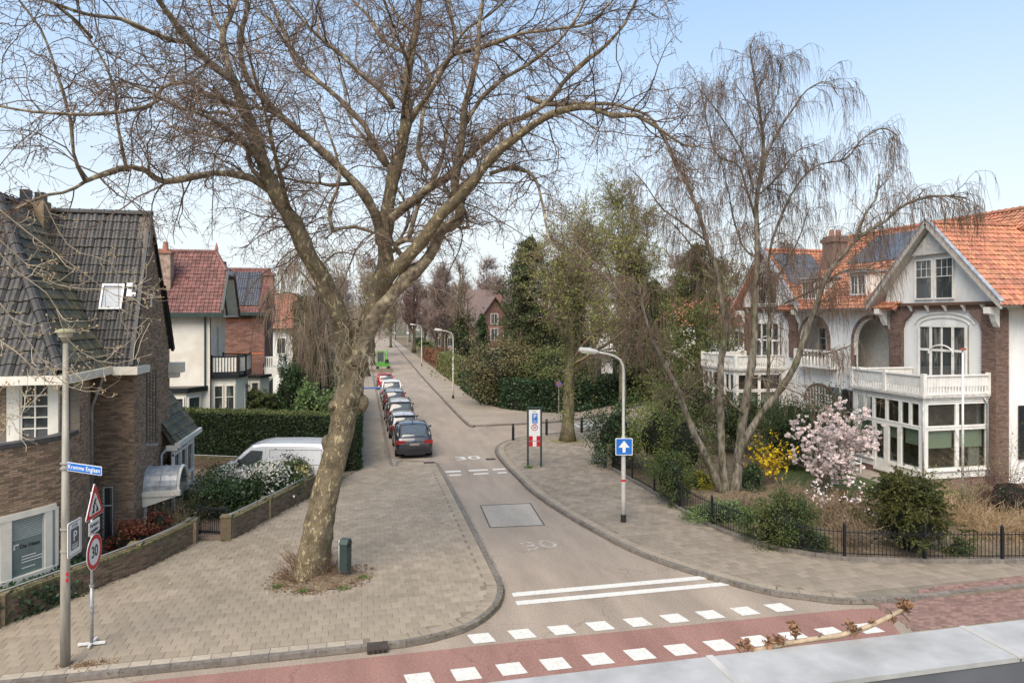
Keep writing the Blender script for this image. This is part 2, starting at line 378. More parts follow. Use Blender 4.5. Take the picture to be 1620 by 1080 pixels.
def asphalt(name, col, red=False):
    m = bpy.data.materials.new(name); m.use_nodes = True; n = m.node_tree; b = n.nodes['Principled BSDF']; lk = n.links.new
    t = n.nodes.new('ShaderNodeTexCoord')
    a = n.nodes.new('ShaderNodeTexNoise'); a.inputs['Scale'].default_value = 22; a.inputs['Detail'].default_value = 8; a.inputs['Roughness'].default_value = .85; lk(t.outputs['Object'], a.inputs[0])
    c = n.nodes.new('ShaderNodeTexNoise'); c.inputs['Scale'].default_value = .55; c.inputs['Detail'].default_value = 6; c.inputs['Roughness'].default_value = .6
    mp_ = n.nodes.new('ShaderNodeMapping'); mp_.inputs['Scale'].default_value = (1.6, .35, 1); lk(t.outputs['Object'], mp_.inputs[0]); lk(mp_.outputs[0], c.inputs[0])
    r1 = n.nodes.new('ShaderNodeMapRange'); r1.inputs['From Min'].default_value = .3; r1.inputs['From Max'].default_value = .7; r1.inputs['To Min'].default_value = .50; r1.inputs['To Max'].default_value = 1.5; lk(a.outputs[0], r1.inputs[0])
    r2 = n.nodes.new('ShaderNodeMapRange'); r2.inputs['From Min'].default_value = .3; r2.inputs['From Max'].default_value = .7; r2.inputs['To Min'].default_value = .80; r2.inputs['To Max'].default_value = 1.18; lk(c.outputs[0], r2.inputs[0])
    mu = n.nodes.new('ShaderNodeMath'); mu.operation = 'MULTIPLY'; lk(r1.outputs[0], mu.inputs[0]); lk(r2.outputs[0], mu.inputs[1])
    hs = n.nodes.new('ShaderNodeHueSaturation'); hs.inputs['Color'].default_value = tuple(col)+(1,); lk(mu.outputs[0], hs.inputs['Value']); lk(hs.outputs[0], b.inputs['Base Color'])
    b.inputs['Roughness'].default_value = .9; b.inputs['Specular IOR Level'].default_value = .2
    vo = n.nodes.new('ShaderNodeTexVoronoi'); vo.feature = 'DISTANCE_TO_EDGE'; vo.inputs['Scale'].default_value = .28; ds = n.nodes.new('ShaderNodeVectorMath'); ds.operation = 'ADD'
    dn_ = n.nodes.new('ShaderNodeTexNoise'); dn_.inputs['Scale'].default_value = 1.3; dn_.inputs['Detail'].default_value = 6; lk(t.outputs['Object'], dn_.inputs[0]); lk(t.outputs['Object'], ds.inputs[0]); lk(dn_.outputs['Color'], ds.inputs[1]); lk(ds.outputs[0], vo.inputs['Vector'])
    rc = n.nodes.new('ShaderNodeMapRange'); rc.inputs['From Max'].default_value = .006; rc.inputs['To Min'].default_value = .74; lk(vo.outputs['Distance'], rc.inputs[0])
    sw = n.nodes.new('ShaderNodeTexNoise'); sw.inputs['Scale'].default_value = .35; sw.inputs['Detail'].default_value = 3; lk(t.outputs['Object'], sw.inputs[0]); rs = n.nodes.new('ShaderNodeMapRange'); rs.inputs['From Min'].default_value = .5; rs.inputs['From Max'].default_value = .56; lk(sw.outputs[0], rs.inputs[0])
    mc = n.nodes.new('ShaderNodeMath'); mc.operation = 'MAXIMUM'; lk(rc.outputs[0], mc.inputs[0]); lk(rs.outputs[0], mc.inputs[1])
    m2 = n.nodes.new('ShaderNodeMath'); m2.operation = 'MULTIPLY'; lk(mu.outputs[0], m2.inputs[0]); lk(mc.outputs[0], m2.inputs[1]); lk(m2.outputs[0], hs.inputs['Value'])
    bp = n.nodes.new('ShaderNodeBump'); bp.inputs['Strength'].default_value = .35; bp.inputs['Distance'].default_value = .01; lk(a.outputs[0], bp.inputs['Height']); lk(bp.outputs[0], b.inputs['Normal'])
    return m
ASPH = asphalt('grey_asphalt', (.280, .230, .182)); ASPHR = asphalt('red_asphalt', (.25, .14, .115)); ASPHP = asphalt('old_concrete_patch', (.31, .28, .24))
r_ = MB(); r_.add([(-90, 2.2, 0), (90, 2.2, 0), (90, 60, 0), (-90, 60, 0)], [(0, 1, 2, 3)]); r_.add([(1, 60, 0), (9, 60, 0), (10, 330, 0), (1, 330, 0)], [(0, 1, 2, 3)])
road = r_.build('road', ASPH, kind='structure')
# bicycle lane
r_ = MB(); r_.add([(-60, 13.95, .004), (12.6, 13.95, .004), (13.2, 15.3, .004), (12.4, 15.42, .004), (4.2, 15.55, .004), (-60, 15.50, .004)], polys=[[0, 1, 2, 3, 4, 5]])
r_.build('bicycle_lane', ASPHR, kind='structure')

# kerb lines (plan), measured from the photo
KL = [(-42, 15.85), (-5.5, 15.85), (.2, 15.85), (1.2, 15.90), (1.95, 16.10), (2.6, 16.42), (3.15, 16.95), (3.55, 17.6), (3.8, 18.4), (3.88, 19.4), (3.9, 24), (3.88, 32), (3.8, 35.0)]
KL2 = [(3.8, 35.0), (3.0, 35.55), (1.9, 36.0), (1.52, 36.3), (1.5, 60), (1.5, 110), (2.3, 260)]
KR = [(42, 14.9), (20, 15.45), (14.4, 15.50), (12.97, 15.62), (12.26, 15.81), (11.5, 16.25), (10.8, 16.77), (9.72, 18.21), (8.62, 20.34), (7.9, 23.2), (7.45, 25.8), (7.15, 28.4), (7.1, 31), (7.1, 34.2), (7.25, 37.0), (7.7, 38.9), (8.5, 40.2), (9.8, 41.3), (11.5, 42.1), (14.0, 42.6), (20, 43.4), (42, 46)]
KH = [(42, 56), (24, 51.6), (19.3, 50.0), (14.05, 47.1), (9.3, 46.45), (7.75, 46.5), (7.2, 47.3), (7.2, 62), (7.34, 86), (7.74, 118), (9.5, 260)]
PAVB = M('joint_sand', (.175, .15, .115), rough=1, var=.15, scale=3)
PAV = M('concrete_paver', (.285, .236, .180), rough=.92, var=.10, scale=3.2, island=.10, bump=.3, bscale=70, col2=(.238, .200, .146), c2scale=.42, c2lo=.40, c2hi=.68)
PAVL = M('light_paver', (.33, .285, .225), rough=.92, var=.1, scale=5, island=.12)
KERBM = M('kerb_concrete', (.165, .145, .125), rough=.9, var=.2, scale=7, island=.15)
def paved_far():
    m = bpy.data.materials.new('far_paving'); m.use_nodes = True; n = m.node_tree; b = n.nodes['Principled BSDF']; lk = n.links.new
    t = n.nodes.new('ShaderNodeTexCoord'); br = n.nodes.new('ShaderNodeTexBrick'); br.inputs['Scale'].default_value = 1; br.inputs['Brick Width'].default_value = .3; br.inputs['Row Height'].default_value = .3
    br.inputs['Mortar Size'].default_value = .008; br.inputs['Color1'].default_value = (.280, .232, .180, 1); br.inputs['Color2'].default_value = (.260, .216, .165, 1); br.inputs['Mortar'].default_value = (.20, .17, .13, 1)
    lk(t.outputs['Object'], br.inputs['Vector'])
    a = n.nodes.new('ShaderNodeTexNoise'); a.inputs['Scale'].default_value = .6; a.inputs['Detail'].default_value = 8; lk(t.outputs['Object'], a.inputs[0])
    r1 = n.nodes.new('ShaderNodeMapRange'); r1.inputs['From Min'].default_value = .3; r1.inputs['From Max'].default_value = .7; r1.inputs['To Min'].default_value = .86; r1.inputs['To Max'].default_value = 1.14; lk(a.outputs[0], r1.inputs[0])
    hs = n.nodes.new('ShaderNodeHueSaturation'); lk(br.outputs[0], hs.inputs['Color']); lk(r1.outputs[0], hs.inputs['Value']); lk(hs.outputs[0], b.inputs['Base Color']); b.inputs['Roughness'].default_value = .95
    return m
PAVF = paved_far()
def sheet(name, poly, z, mat, depth=.3):
    b = MB(); b.prism(poly, z-depth, z); return b.build(name, mat, kind='structure')
PL = KL+KL2[1:]+[(-42, 260)]
pav_left = sheet('pavement', PL, .085, PAVB, .14)
PR = KR
pav_right = sheet('pavement', PR, .085, PAVB, .14)
PH = KH+[(42, 260)]
pav_far = sheet('pavement', PH, .10, PAVF, .14)
# far stretch of the left pavement
sheet('footpath', [(-9, 41.3), (1.36, 41.3), (1.36, 60), (1.36, 110), (2.1, 260), (-9, 260)], .094, PAVF, .004)

WALLLINE = [(-14.5, 10.0), (-11.2, 15.0), (-8.62, 18.62), (-6.38, 22.1), (-5.30, 24.55), (-4.35, 24.35), (-2.15, 29.45), (-.55, 33.4), (-.05, 34), (-.05, 41.4)]
LEFTPAVE = [(-14.5, 15.98)]+[(-14.5, 15.98)]+WALLLINE[2:]+[(1.35, 41.4), (1.35, 36.4), (1.75, 36.15), (2.9, 35.7), (3.7, 35.1)]+[(3.42, 32), (3.44, 24), (3.42, 19.5), (3.34, 18.6), (3.12, 17.9), (2.78, 17.32), (2.3, 16.84), (1.75, 16.56), (1.2, 16.38), (.2, 16.32)]
LEFTPAVE[0] = (-14.0, 16.0); LEFTPAVE[1] = (-10.45, 16.0)
TREE = (-1.12, 20.25)
def in_pit(x, y): return ((x-TREE[0])/1.12)**2+((y-TREE[1])/.82)**2 < 1 and not (x > .3)
mats = []
for j in range(0, 86):
    y = 16.15+j*.305
    for i in range(-36, 20):
        x = i*.305+(.152 if j % 2 else 0)
        if inpoly(x, y, LEFTPAVE) and not in_pit(x, y):
            if y < 16.32 and x < .3: continue
            a = rng.normal(0, .004); b_ = rng.normal(0, .004)
            mats.append(M4((x, y, .1+rng.normal(0, .0015)), (1, a, b_), (-a, 1, 0), (-b_, 0, 1)))
pieces('paving_slab', [slab_mb(.3, .3, .03, .004)], mats, PAV, pav_left)
mats = [M4((-10+i*.41, 16.13, .104), (1, 0, 0), (0, 1, 0), (0, 0, 1)) for i in range(25)]
pieces('edge_slab', [slab_mb(.402, .25, .03)], mats, PAVL, pav_left)
FENCE = [(11.95, 32.4), (12.02, 31.6), (12.1, 27.3), (12.12, 22.8), (12.67, 20.43), (13.4, 19.3), (14.15, 18.6), (15.4, 18.05), (18.2, 17.3), (22, 16.6), (30, 15.9), (42, 15.6)]
RIGHTPAVE = [(12.99, 16.1), (12.48, 16.25), (11.75, 16.65), (11.15, 17.1), (10.12, 18.45), (9.05, 20.5), (8.35, 23.3), (7.91, 25.9), (7.61, 28.4), (7.56, 34.1), (7.7, 36.9), (8.1, 38.6), (8.85, 39.8), (10.0, 40.85), (11.55, 41.93), (14.0, 42.4), (18, 42.8), (18, 41), (14.9, 38), (12.5, 35), (11.85, 33), (11.88, 31.6), (11.9, 27.3), (11.95, 22.7), (12.45, 20.3), (13.2, 19.15), (14.0, 18.4), (15.3, 17.85), (18.2, 17.1), (22, 16.4), (22, 16.2), (17, 16.1), (14.5, 16.0)]
mats = []
for j in range(0, 90):
    y = 15.7+j*.305
    for i in range(22, 74):
        x = i*.305+(.152 if j % 2 else 0)
        if inpoly(x, y, RIGHTPAVE) and ((x-12.1)/.95)**2+((y-39.4)/.7)**2 > 1:
            a = rng.normal(0, .004); b_ = rng.normal(0, .004)
            mats.append(M4((x, y, .1+rng.normal(0, .0015)), (1, a, b_), (-a, 1, 0), (-b_, 0, 1)))
PAVR = M('brown_paver', (.240, .200, .155), rough=.92, var=.12, scale=2.2, island=.14, bump=.2, bscale=70, col2=(.200, .168, .127), c2scale=.45, c2lo=.42, c2hi=.66)
pieces('paving_slab', [slab_mb(.296, .296, .03, .006)], mats, PAVR, pav_right)
# red clinker crossing strip at the right
REDP = M('red_clinker', (.20, .125, .105), rough=.9, var=.12, scale=6, island=.25, hue=.01)
RS = [(13.05, 14.0), (13.2, 15.55), (14.4, 15.42), (14.9, 15.95), (17.5, 16.05), (23, 16.2), (23, 13.9)]
b = MB(); b.prism(RS, .0, .012); clk = b.build('bicycle_path', PAVB, kind='structure')
for hh in (0,):
    mats = []
    for j in range(26):
        for i in range(60):
            x = 13.0+i*.166+(.083 if j % 2 else 0); y = 13.95+j*.088
            if inpoly(x, y, RS): mats.append(M4((x, y, (.108 if y > 15.55 else .026)+rng.normal(0, .001)), (1, 0, 0), (0, 1, 0), (0, 0, 1)))
    pieces('clinker', [slab_mb(.158, .08, .02, .004)], mats, REDP, clk)

def kerb(path, parent_name, step=1.0, w=.15, top=.112, limit=80, side=1):
    root = struct(parent_name)
    p = spline([(x, y, 0) for x, y in path], 4000); L_ = np.concatenate([[0], np.cumsum(np.linalg.norm(np.diff(p, axis=0), axis=1))])
    n = int(L_[-1]/step); far = MB()
    for k in range(n):
        a = np.array([np.interp(k*step+.006, L_, p[:, q]) for q in range(3)]); c = np.array([np.interp((k+1)*step-.006, L_, p[:, q]) for q in range(3)])
        mid = np.array([np.interp((k+.5)*step, L_, p[:, q]) for q in range(3)])
        def nn(d): d = d/np.linalg.norm(d); return np.array((d[1], -d[0], 0))*side
        na, nc, nm = nn(mid-a), nn(c-mid), nn(c-a)
        quad = []
        for q, nr in ((a, na), (mid, nm), (c, nc)): quad.append((q+nr*.008, q-nr*w))
        bb = MB(); V = []
        for z in (-.1, top):
            for q0, q1 in quad: V += [(q0[0]+(0 if z < 0 else 0), q0[1], z), (q1[0], q1[1], z)]
        bb.add(V, [(0, 2, 8, 6), (2, 4, 10, 8), (3, 1, 7, 9), (5, 3, 9, 11), (6, 8, 9, 7), (8, 10, 11, 9), (1, 0, 6, 7), (4, 5, 11, 10)])
        uu, vv, Y = uv_of(mid)
        if Y < 75 and Y > 1 and -80 < uu < 1700: bb.build('kerb_stone', KERBM, root)
        else: far.add(np.concatenate(bb.v), np.concatenate(bb.q))
    if far.n: far.build('kerb_stretch', KERBM, root, kind='stuff')
def border(path, parent, w=.3, step=.3):
    p = spline([(x, y, 0) for x, y in path], 4000); L_ = np.concatenate([[0], np.cumsum(np.linalg.norm(np.diff(p, axis=0), axis=1))]); ms = []
    for k in range(int(L_[-1]/(step+.005))):
        m = np.array([np.interp((k+.5)*(step+.005), L_, p[:, q]) for q in range(2)]); n2 = np.array([np.interp((k+.8)*(step+.005), L_, p[:, q]) for q in range(2)]); d = n2-m
        if np.linalg.norm(d) < 1e-6: continue
        d /= np.linalg.norm(d); n = np.array((d[1], -d[0])); c = m-n*(.16+w/2); ms.append(M4((c[0], c[1], .1035), (d[0], d[1], 0), (-d[1], d[0], 0), (0, 0, 1)))
    pieces('border_slab', [slab_mb(step, w-.005, .03, .004)], ms, PAV, parent, limit=90)
border([q for q in KL if q[0] > .15], pav_left); border([q for q in KR[::-1] if q[0] < 13.5], pav_right)
kerb(KL, 'kerb'); kerb(KL2, 'kerb'); kerb(KR[::-1], 'kerb', side=1); kerb(KH, 'kerb', side=-1)

KERBLINE = M('kerb_foot_line', (.12, .095, .07), rough=1, var=.3, scale=12)  # thin dark brown line along the foot of the kerbs
for pth in (KL, KL2, KR[1:-3][::-1], KH[::-1]):
    p = spline([(x, y, 0) for x, y in pth], 160); d = np.gradient(p, axis=0); d /= np.linalg.norm(d, axis=1)[:, None]; n2 = np.column_stack([d[:, 1], -d[:, 0], d[:, 2]*0]); w0 = .035+.03*rng.random((160, 1)); b = MB()
    V = np.concatenate([p+n2*.002, p+n2*w0]); V[:, 2] = .0065
    b.add(V, [(i, i+1, 161+i, 160+i) for i in range(159)]); b.build('kerb_foot_line', KERBLINE, kind='structure')
# painted markings
LM = M('road_paint', (.56, .545, .50), rough=.7, var=.10, scale=14, col2=(.42, .385, .34), c2scale=6, c2lo=.57, c2hi=.76)
LMW = M('worn_road_paint', (.285, .24, .195), rough=.8, var=.1, scale=9, col2=(.44, .40, .35), c2scale=6, c2lo=.46, c2hi=.62)
def mark(name, poly, mat=LM, z=.009):
    b = MB(); b.add([(x, y, z) for x, y in poly], polys=[list(range(len(poly)))]); return b.build(name, mat, kind='structure')
mk = struct('road_markings')
def mk_quad(name, x0, y0, x1, y1, mat=LM, skew=0, z=.009):
    b = MB(); b.add([(x0, y0, z), (x1, y0, z), (x1+skew, y1, z), (x0+skew, y1, z)], [(0, 1, 2, 3)]); return b.build(name, mat, mk)
for i in range(9):
    x = 2.55+i*.985
    mk_quad('give_way_block', x, 15.66, x+.52, 16.14, skew=-.10)
for i in range(12):
    x = .95+i*.985
    mk_quad('give_way_block', x, 14.12, x+.54, 14.62, skew=-.08, z=.0125)
mk_quad('stop_line', 4.02, 18.05, 9.75, 18.32); mk_quad('stop_line', 4.0, 17.50, 10.15, 17.76)
for x0, x1 in ((3.98, 4.75), (5.15, 6.1), (6.35, 7.0)):
    mk_quad('short_line', x0, 33.1, x1, 33.4); mk_quad('short_line', x0+.1, 32.35, x1-.1, 32.6)
text('30', 1.15, (5.55, 36.2, .010), (1, .06, 0), (-.06, 1, 0), LM, mk, 'speed_number', sx=1.25, ext=0)
text('30', 1.15, (5.75, 21.9, .010), (1, .1, 0), (-.1, 1, 0), LMW, mk, 'worn_speed_number', sx=1.1, ext=0)
b = MB(); b.add([(4.55, 24.2, .006), (6.45, 24.05, .006), (6.65, 26.9, .006), (4.7, 27.0, .006)], [(0, 1, 2, 3)]); b.build('road_patch', ASPHP, kind='structure')
b = MB()
for a_, b2_ in (((4.52, 24.16), (6.5, 24.0)), ((6.5, 24.0), (6.7, 26.95)), ((6.7, 26.95), (4.66, 27.05)), ((4.66, 27.05), (4.52, 24.16))):
    b.beam((a_[0], a_[1], .004), (b2_[0], b2_[1], .004), .05, .008)
b.build('patch_joint', M('tar_joint', (.10, .085, .07), rough=.9, var=.3, scale=10), kind='structure')
# crossing bars of the raised table in the side street
for k in range(7):
    t = k/6
    mk_quad('table_bar', 14.0+t*3.1, 44.6+t*.7, 14.22+t*3.1, 45.9+t*.7)
b = MB()
for (x0, y0, x1, y1) in ((13.8, 44.5, 17.5, 45.4), (13.8, 46.0, 17.3, 46.85)):
    b.beam((x0, y0, .008), (x1, y1, .008), .14, .006)
b.build('table_edge_line', LM, mk)
# gutter strips of lighter wear beside the near kerb
IRON = M('cast_iron', (.07, .055, .045), rough=.7, metal=.3)
gr = thing('drain_grate', 'brown cast iron drain in the near kerb left of the bicycle crossing', 'drain', (.35, 15.85, .1))
b = MB(); b.box(.12, 15.66, .02, .58, 15.72, .12); b.box(.12, 15.72, .11, .58, 16.0, .122); b.build('cover', IRON, gr)
for k in range(4): b = MB(); b.box(.16+k*.11, 15.648, .03, .22+k*.11, 15.662, .085); b.build('slot', SBLACK, gr)
gr = thing('drain_grate', 'small dark drain cover in the road just beyond the double short lines', 'drain', (7, 36.3, 0))
b = MB(); b.box(6.45, 35.5, .0, 6.95, 35.9, .012); b.build('cover', IRON, gr)
for k in range(4): b = MB(); b.box(6.5+k*.11, 35.55, .012, 6.55+k*.11, 35.85, .014); b.build('slot', SBLACK, gr)
gr = thing('drain_grate', 'small drain cover behind the nearest parked black car', 'drain', (3, 35.3, 0))
b = MB(); b.box(3.1, 34.9, .1, 3.65, 35.2, .112); b.build('cover', IRON, gr)
for k in range(4): b = MB(); b.box(3.15+k*.11, 34.95, .112, 3.2+k*.11, 35.15, .114); b.build('slot', SBLACK, gr)
# soil pits, gardens
def blob(cx, cy, rx, ry, n=40, j=.12):
    return [(cx+rx*(1+rng.normal(0, j))*math.cos(a), cy+ry*(1+rng.normal(0, j))*math.sin(a)) for a in np.linspace(0, 2*math.pi, n, endpoint=False)]
pit = struct('tree_pit')
b = MB(); pl = blob(TREE[0], TREE[1], 1.25, .92, j=.08); b.add([(x, y, .103) for x, y in pl]+[(TREE[0], TREE[1], .22)], tris=[(i, (i+1) % 40, 40) for i in range(40)])
b.build('pit_soil', M('sandy_soil', (.21, .165, .11), rough=1, var=.25, scale=12, bump=.8, bscale=50, col2=(.145, .10, .065), c2scale=4), pit)
b = MB(); pl = blob(12.1, 39.4, 1.05, .75, j=.05); b.add([(x, y, .104) for x, y in pl]+[(12.1, 39.4, .13)], tris=[(i, (i+1) % 40, 40) for i in range(40)])
b.build('pit_grass', M('dry_grass', (.16, .14, .06), rough=1, var=.3, scale=10, col2=(.22, .18, .10), c2scale=5), pit)
sheet('garden', [(a, b2) for a, b2 in WALLLINE[1:5]]+[(-5.5, 26), (-5.2, 32), (-30, 42), (-30, 15)], .112, SOIL, .1)
sheet('driveway', [(-5.3, 24.7), (-4.5, 24.5), (-3.9, 26), (-1.6, 31.5), (-.4, 33.6), (-9.6, 37.6), (-10, 30), (-5.9, 28)], .118, M('brown_clinker_paving', (.17, .125, .095), rough=.95, var=.15, scale=14, col2=(.20, .15, .11), c2scale=2), .05)
sheet('garden', [(-.1, 35), (-.1, 250), (-40, 250), (-40, 38.5), (-9.5, 38.0)], .112, GRASS, .1)
fl = [(x+.12, y+.06) for x, y in FENCE]
sheet('garden', fl+[(42, 41), (18.5, 40.5), (14.9, 37), (12.8, 35)], .115, SOIL, .1)
b = MB(); b.prism(blob(21.0, 27.0, 2.6, 2.8), .116, .125); b.build('lawn', M('fresh_lawn', (.075, .10, .035), rough=1, var=.3, scale=20, bump=.8), kind='structure')
b = MB(); b.prism([(22.6, 24.6), (24.2, 24.6), (24.2, 36), (22.9, 36)], .13, .15); b.build('terrace', M('terrace_slabs', (.30, .26, .21), rough=.9, var=.15, scale=4), kind='structure')
sheet('garden', [(21, 56.5), (15.6, 51.7), (11.4, 54.6), (10.2, 60), (10.2, 250), (42, 250), (42, 62)], .115, SOIL, .1)
# ------------------------------------------------------------------ walls, windows, roofs
def plen(path): p = np.array(path, float); return np.concatenate([[0], np.cumsum(np.linalg.norm(np.diff(p, axis=0), axis=1))]), p
def wall(mb, path, z0, z1, holes=(), th=.25, side=1):
    """wall along a plan path; holes (t0,t1,z0,z1) in metres along the path; outward normal = right of the direction * side"""
    Ls, p = plen(path)
    ts = sorted(set([0, Ls[-1]]+list(Ls)+[h[0] for h in holes]+[h[1] for h in holes])); zs = sorted(set([z0, z1]+[h[2] for h in holes]+[h[3] for h in holes]))
    ts = [t for t in ts if -1e-6 <= t <= Ls[-1]+1e-6]; zs = [z for z in zs if z0-1e-6 <= z <= z1+1e-6]
    def pt(t): return np.array([np.interp(t, Ls, p[:, 0]), np.interp(t, Ls, p[:, 1])])
    def solid(i, j):
        if i < 0 or j < 0 or i >= len(ts)-1 or j >= len(zs)-1: return False
        tm = (ts[i]+ts[i+1])/2; zm = (zs[j]+zs[j+1])/2
        return not any(h[0] < tm < h[1] and h[2] < zm < h[3] for h in holes)
    for i in range(len(ts)-1):
        a, b = pt(ts[i]), pt(ts[i+1]); d = b-a; l = np.linalg.norm(d)
        if l < 1e-6: continue
        d /= l; n = np.array((d[1], -d[0]))*side; ai = a-n*th; bi = b-n*th
        for j in range(len(zs)-1):
            if not solid(i, j): continue
            A, B = zs[j], zs[j+1]
            v = [(a[0], a[1], A), (b[0], b[1], A), (b[0], b[1], B), (a[0], a[1], B), (ai[0], ai[1], A), (bi[0], bi[1], A), (bi[0], bi[1], B), (ai[0], ai[1], B)]
            f = [(0, 1, 2, 3), (4, 7, 6, 5)]
            if not solid(i-1, j): f.append((0, 3, 7, 4))
            if not solid(i+1, j): f.append((1, 5, 6, 2))
            if not solid(i, j-1): f.append((0, 4, 5, 1))
            if not solid(i, j+1): f.append((3, 2, 6, 7))
            mb.add(v, f)
    return mb
def brick_mats(path, z0, z1, holes=(), side=1, bw=.22, bh=.0625, clip=None, proud=0.):
    Ls, p = plen(path); out = []
    nrow = int((z1-z0)/bh)
    for k in range(nrow):
        z = z0+(k+.5)*bh; t = bw/2*(1 if k % 2 else 2)-bw/2
        while t < Ls[-1]-bw*.3:
            tm = t+bw/2*0
            x = np.interp(t, Ls, p[:, 0]); y = np.interp(t, Ls, p[:, 1])
            i = min(max(int(np.searchsorted(Ls, t))-1, 0), len(p)-2); d = p[i+1]-p[i]; d = d/np.linalg.norm(d); n = np.array((d[1], -d[0]))*side
            ok = not any(h[0]-.06 < t < h[1]+.06 and h[2] < z < h[3] for h in holes)
            if ok and (clip is None or clip(t, z)) and bw*.4 < t+.02 < Ls[-1]-bw*.35+.05:
                o = proud+rng.normal(0, .0015)
                out.append(M4((x+n[0]*o, y+n[1]*o, z), (n[1], -n[0], 0), (n[0], n[1], 0), (0, 0, 1)))
            t += bw
        for te in (.105, Ls[-1]-.105):      # closers at both ends of the course
            if Ls[-1] > .5 and not any(h[0]-.06 < te < h[1]+.06 and h[2] < z < h[3] for h in holes) and (clip is None or clip(te, z)):
                x = np.interp(te, Ls, p[:, 0]); y = np.interp(te, Ls, p[:, 1]); d = (p[1]-p[0]) if te < .2 else (p[-1]-p[-2]); d = d/np.linalg.norm(d); n = np.array((d[1], -d[0]))*side
                out.append(M4((x-n[0]*.004, y-n[1]*.004, z), (n[1], -n[0], 0), (n[0], n[1], 0), (0, 0, 1)))
    return out
def brick_mb(w=.208, h=.050, y0=-.03, y1=.012, bev=.004):
    b = MB(); x, z = w/2, h/2
    V = [(-x, y0, -z), (x, y0, -z), (x, y0, z), (-x, y0, z), (-x, y1-bev, -z), (x, y1-bev, -z), (x, y1-bev, z), (-x, y1-bev, z), (-x+bev, y1, -z+bev), (x-bev, y1, -z+bev), (x-bev, y1, z-bev), (-x+bev, y1, z-bev)]
    return b.add(V, [(0, 4, 5, 1), (1, 5, 6, 2), (2, 6, 7, 3), (3, 7, 4, 0), (4, 8, 9, 5), (5, 9, 10, 6), (6, 10, 11, 7), (7, 11, 8, 4), (8, 11, 10, 9)])

def window(root, o, u, n, w, h, cols=1, rows=1, fw=.07, bar=.035, mat=None, glass=None, depth=.09, sill=None, colw=None, rowh=None, name='window', bars=None, muntin=.022):
    """o = lower left corner on the glass plane, u = direction to the right, n = outward normal. Frame with mullions; every pane is a sub-part.
       bars: dict {(col,row):(nx,ny)} finer glazing bars in a pane"""
    mat = mat or WHITE; glass = glass or G_DARK
    o = np.array(o, float); u = np.array(u, float); n = np.array(n, float); Z = np.array((0, 0, 1.))
    b = MB()
    def bar_(x0, z0, x1, z1, d=depth):
        b.obox(o+u*x0+Z*z0-n*.02, u, Z, n, x1-x0, z1-z0, d)
    bar_(0, 0, fw, h); bar_(w-fw, 0, w, h); bar_(fw, 0, w-fw, fw); bar_(fw, h-fw, w-fw, h)
    iw = w-2*fw; ih = h-2*fw
    cx = [0]+list(np.cumsum(colw)/sum(colw)) if colw else list(np.linspace(0, 1, cols+1)); rz = [0]+list(np.cumsum(rowh)/sum(rowh)) if rowh else list(np.linspace(0, 1, rows+1))
    cols = len(cx)-1; rows = len(rz)-1
    for c in cx[1:-1]: bar_(fw+iw*c-bar/2, fw, fw+iw*c+bar/2, h-fw, depth-.012)
    for j, r0 in enumerate(rz[1:-1]): bar_(fw, fw+ih*r0-bar/2, w-fw, fw+ih*r0+bar/2, depth-.018)
    mu = []
    panes = []
    for i in range(cols):
        for j in range(rows):
            x0 = fw+iw*cx[i]+(bar/2 if i else 0); x1 = fw+iw*cx[i+1]-(bar/2 if i < cols-1 else 0); z0 = fw+ih*rz[j]+(bar/2 if j else 0); z1 = fw+ih*rz[j+1]-(bar/2 if j < rows-1 else 0)
            panes.append((x0, z0, x1, z1))
            if bars and (i, j) in bars:
                nx, ny = bars[(i, j)]
                for k in range(1, nx): mu.append((x0+(x1-x0)*k/nx-muntin/2, z0, x0+(x1-x0)*k/nx+muntin/2, z1, depth-.04))
                for k in range(1, ny): mu.append((x0, z0+(z1-z0)*k/ny-muntin/2, x1, z0+(z1-z0)*k/ny+muntin/2, depth-.046))
    for m_ in mu: bar_(*m_)
    if sill: b.obox(o+u*(-.06)+Z*(-.06)-n*.02, u, Z, n, w+.12, .058, sill)
    f = b.build(name, mat, root)
    for x0, z0, x1, z1 in panes:
        g_ = MB(); t = .004
        g_.obox(o+u*(x0+.001)+Z*(z0+.001)+n*.004, u, Z, n, x1-x0-.002, z1-z0-.002, .006); g_.build('pane', glass, f)
    return f
def tile_mb(w, l, amp=.03, lip=.025, prof='s', t=.018):
    """one roof tile: x across, y up the slope, z normal; its lower edge stands proud"""
    b = MB(); n = 5
    xs = np.linspace(-w/2, w/2, n)
    zs = {'s': np.array([.0, .1, .9, 1., .25])*amp, 'f': np.array([.35, .0, .0, .0, 1.])*amp}[prof]
    V = []
    for y, lift in ((-l/2-.02, lip), (l/2, 0)):
        for x, z in zip(xs, zs): V.append((x*.99, y, z+lift))
    for x, z in zip(xs, zs): V.append((x*.99, -l/2-.02, z+lip-t*2.2))
    Q = [(i, i+1, n+i+1, n+i) for i in range(n-1)]+[(i+1, i, 2*n+i, 2*n+i+1) for i in range(n-1)]
    return b.add(V, Q)
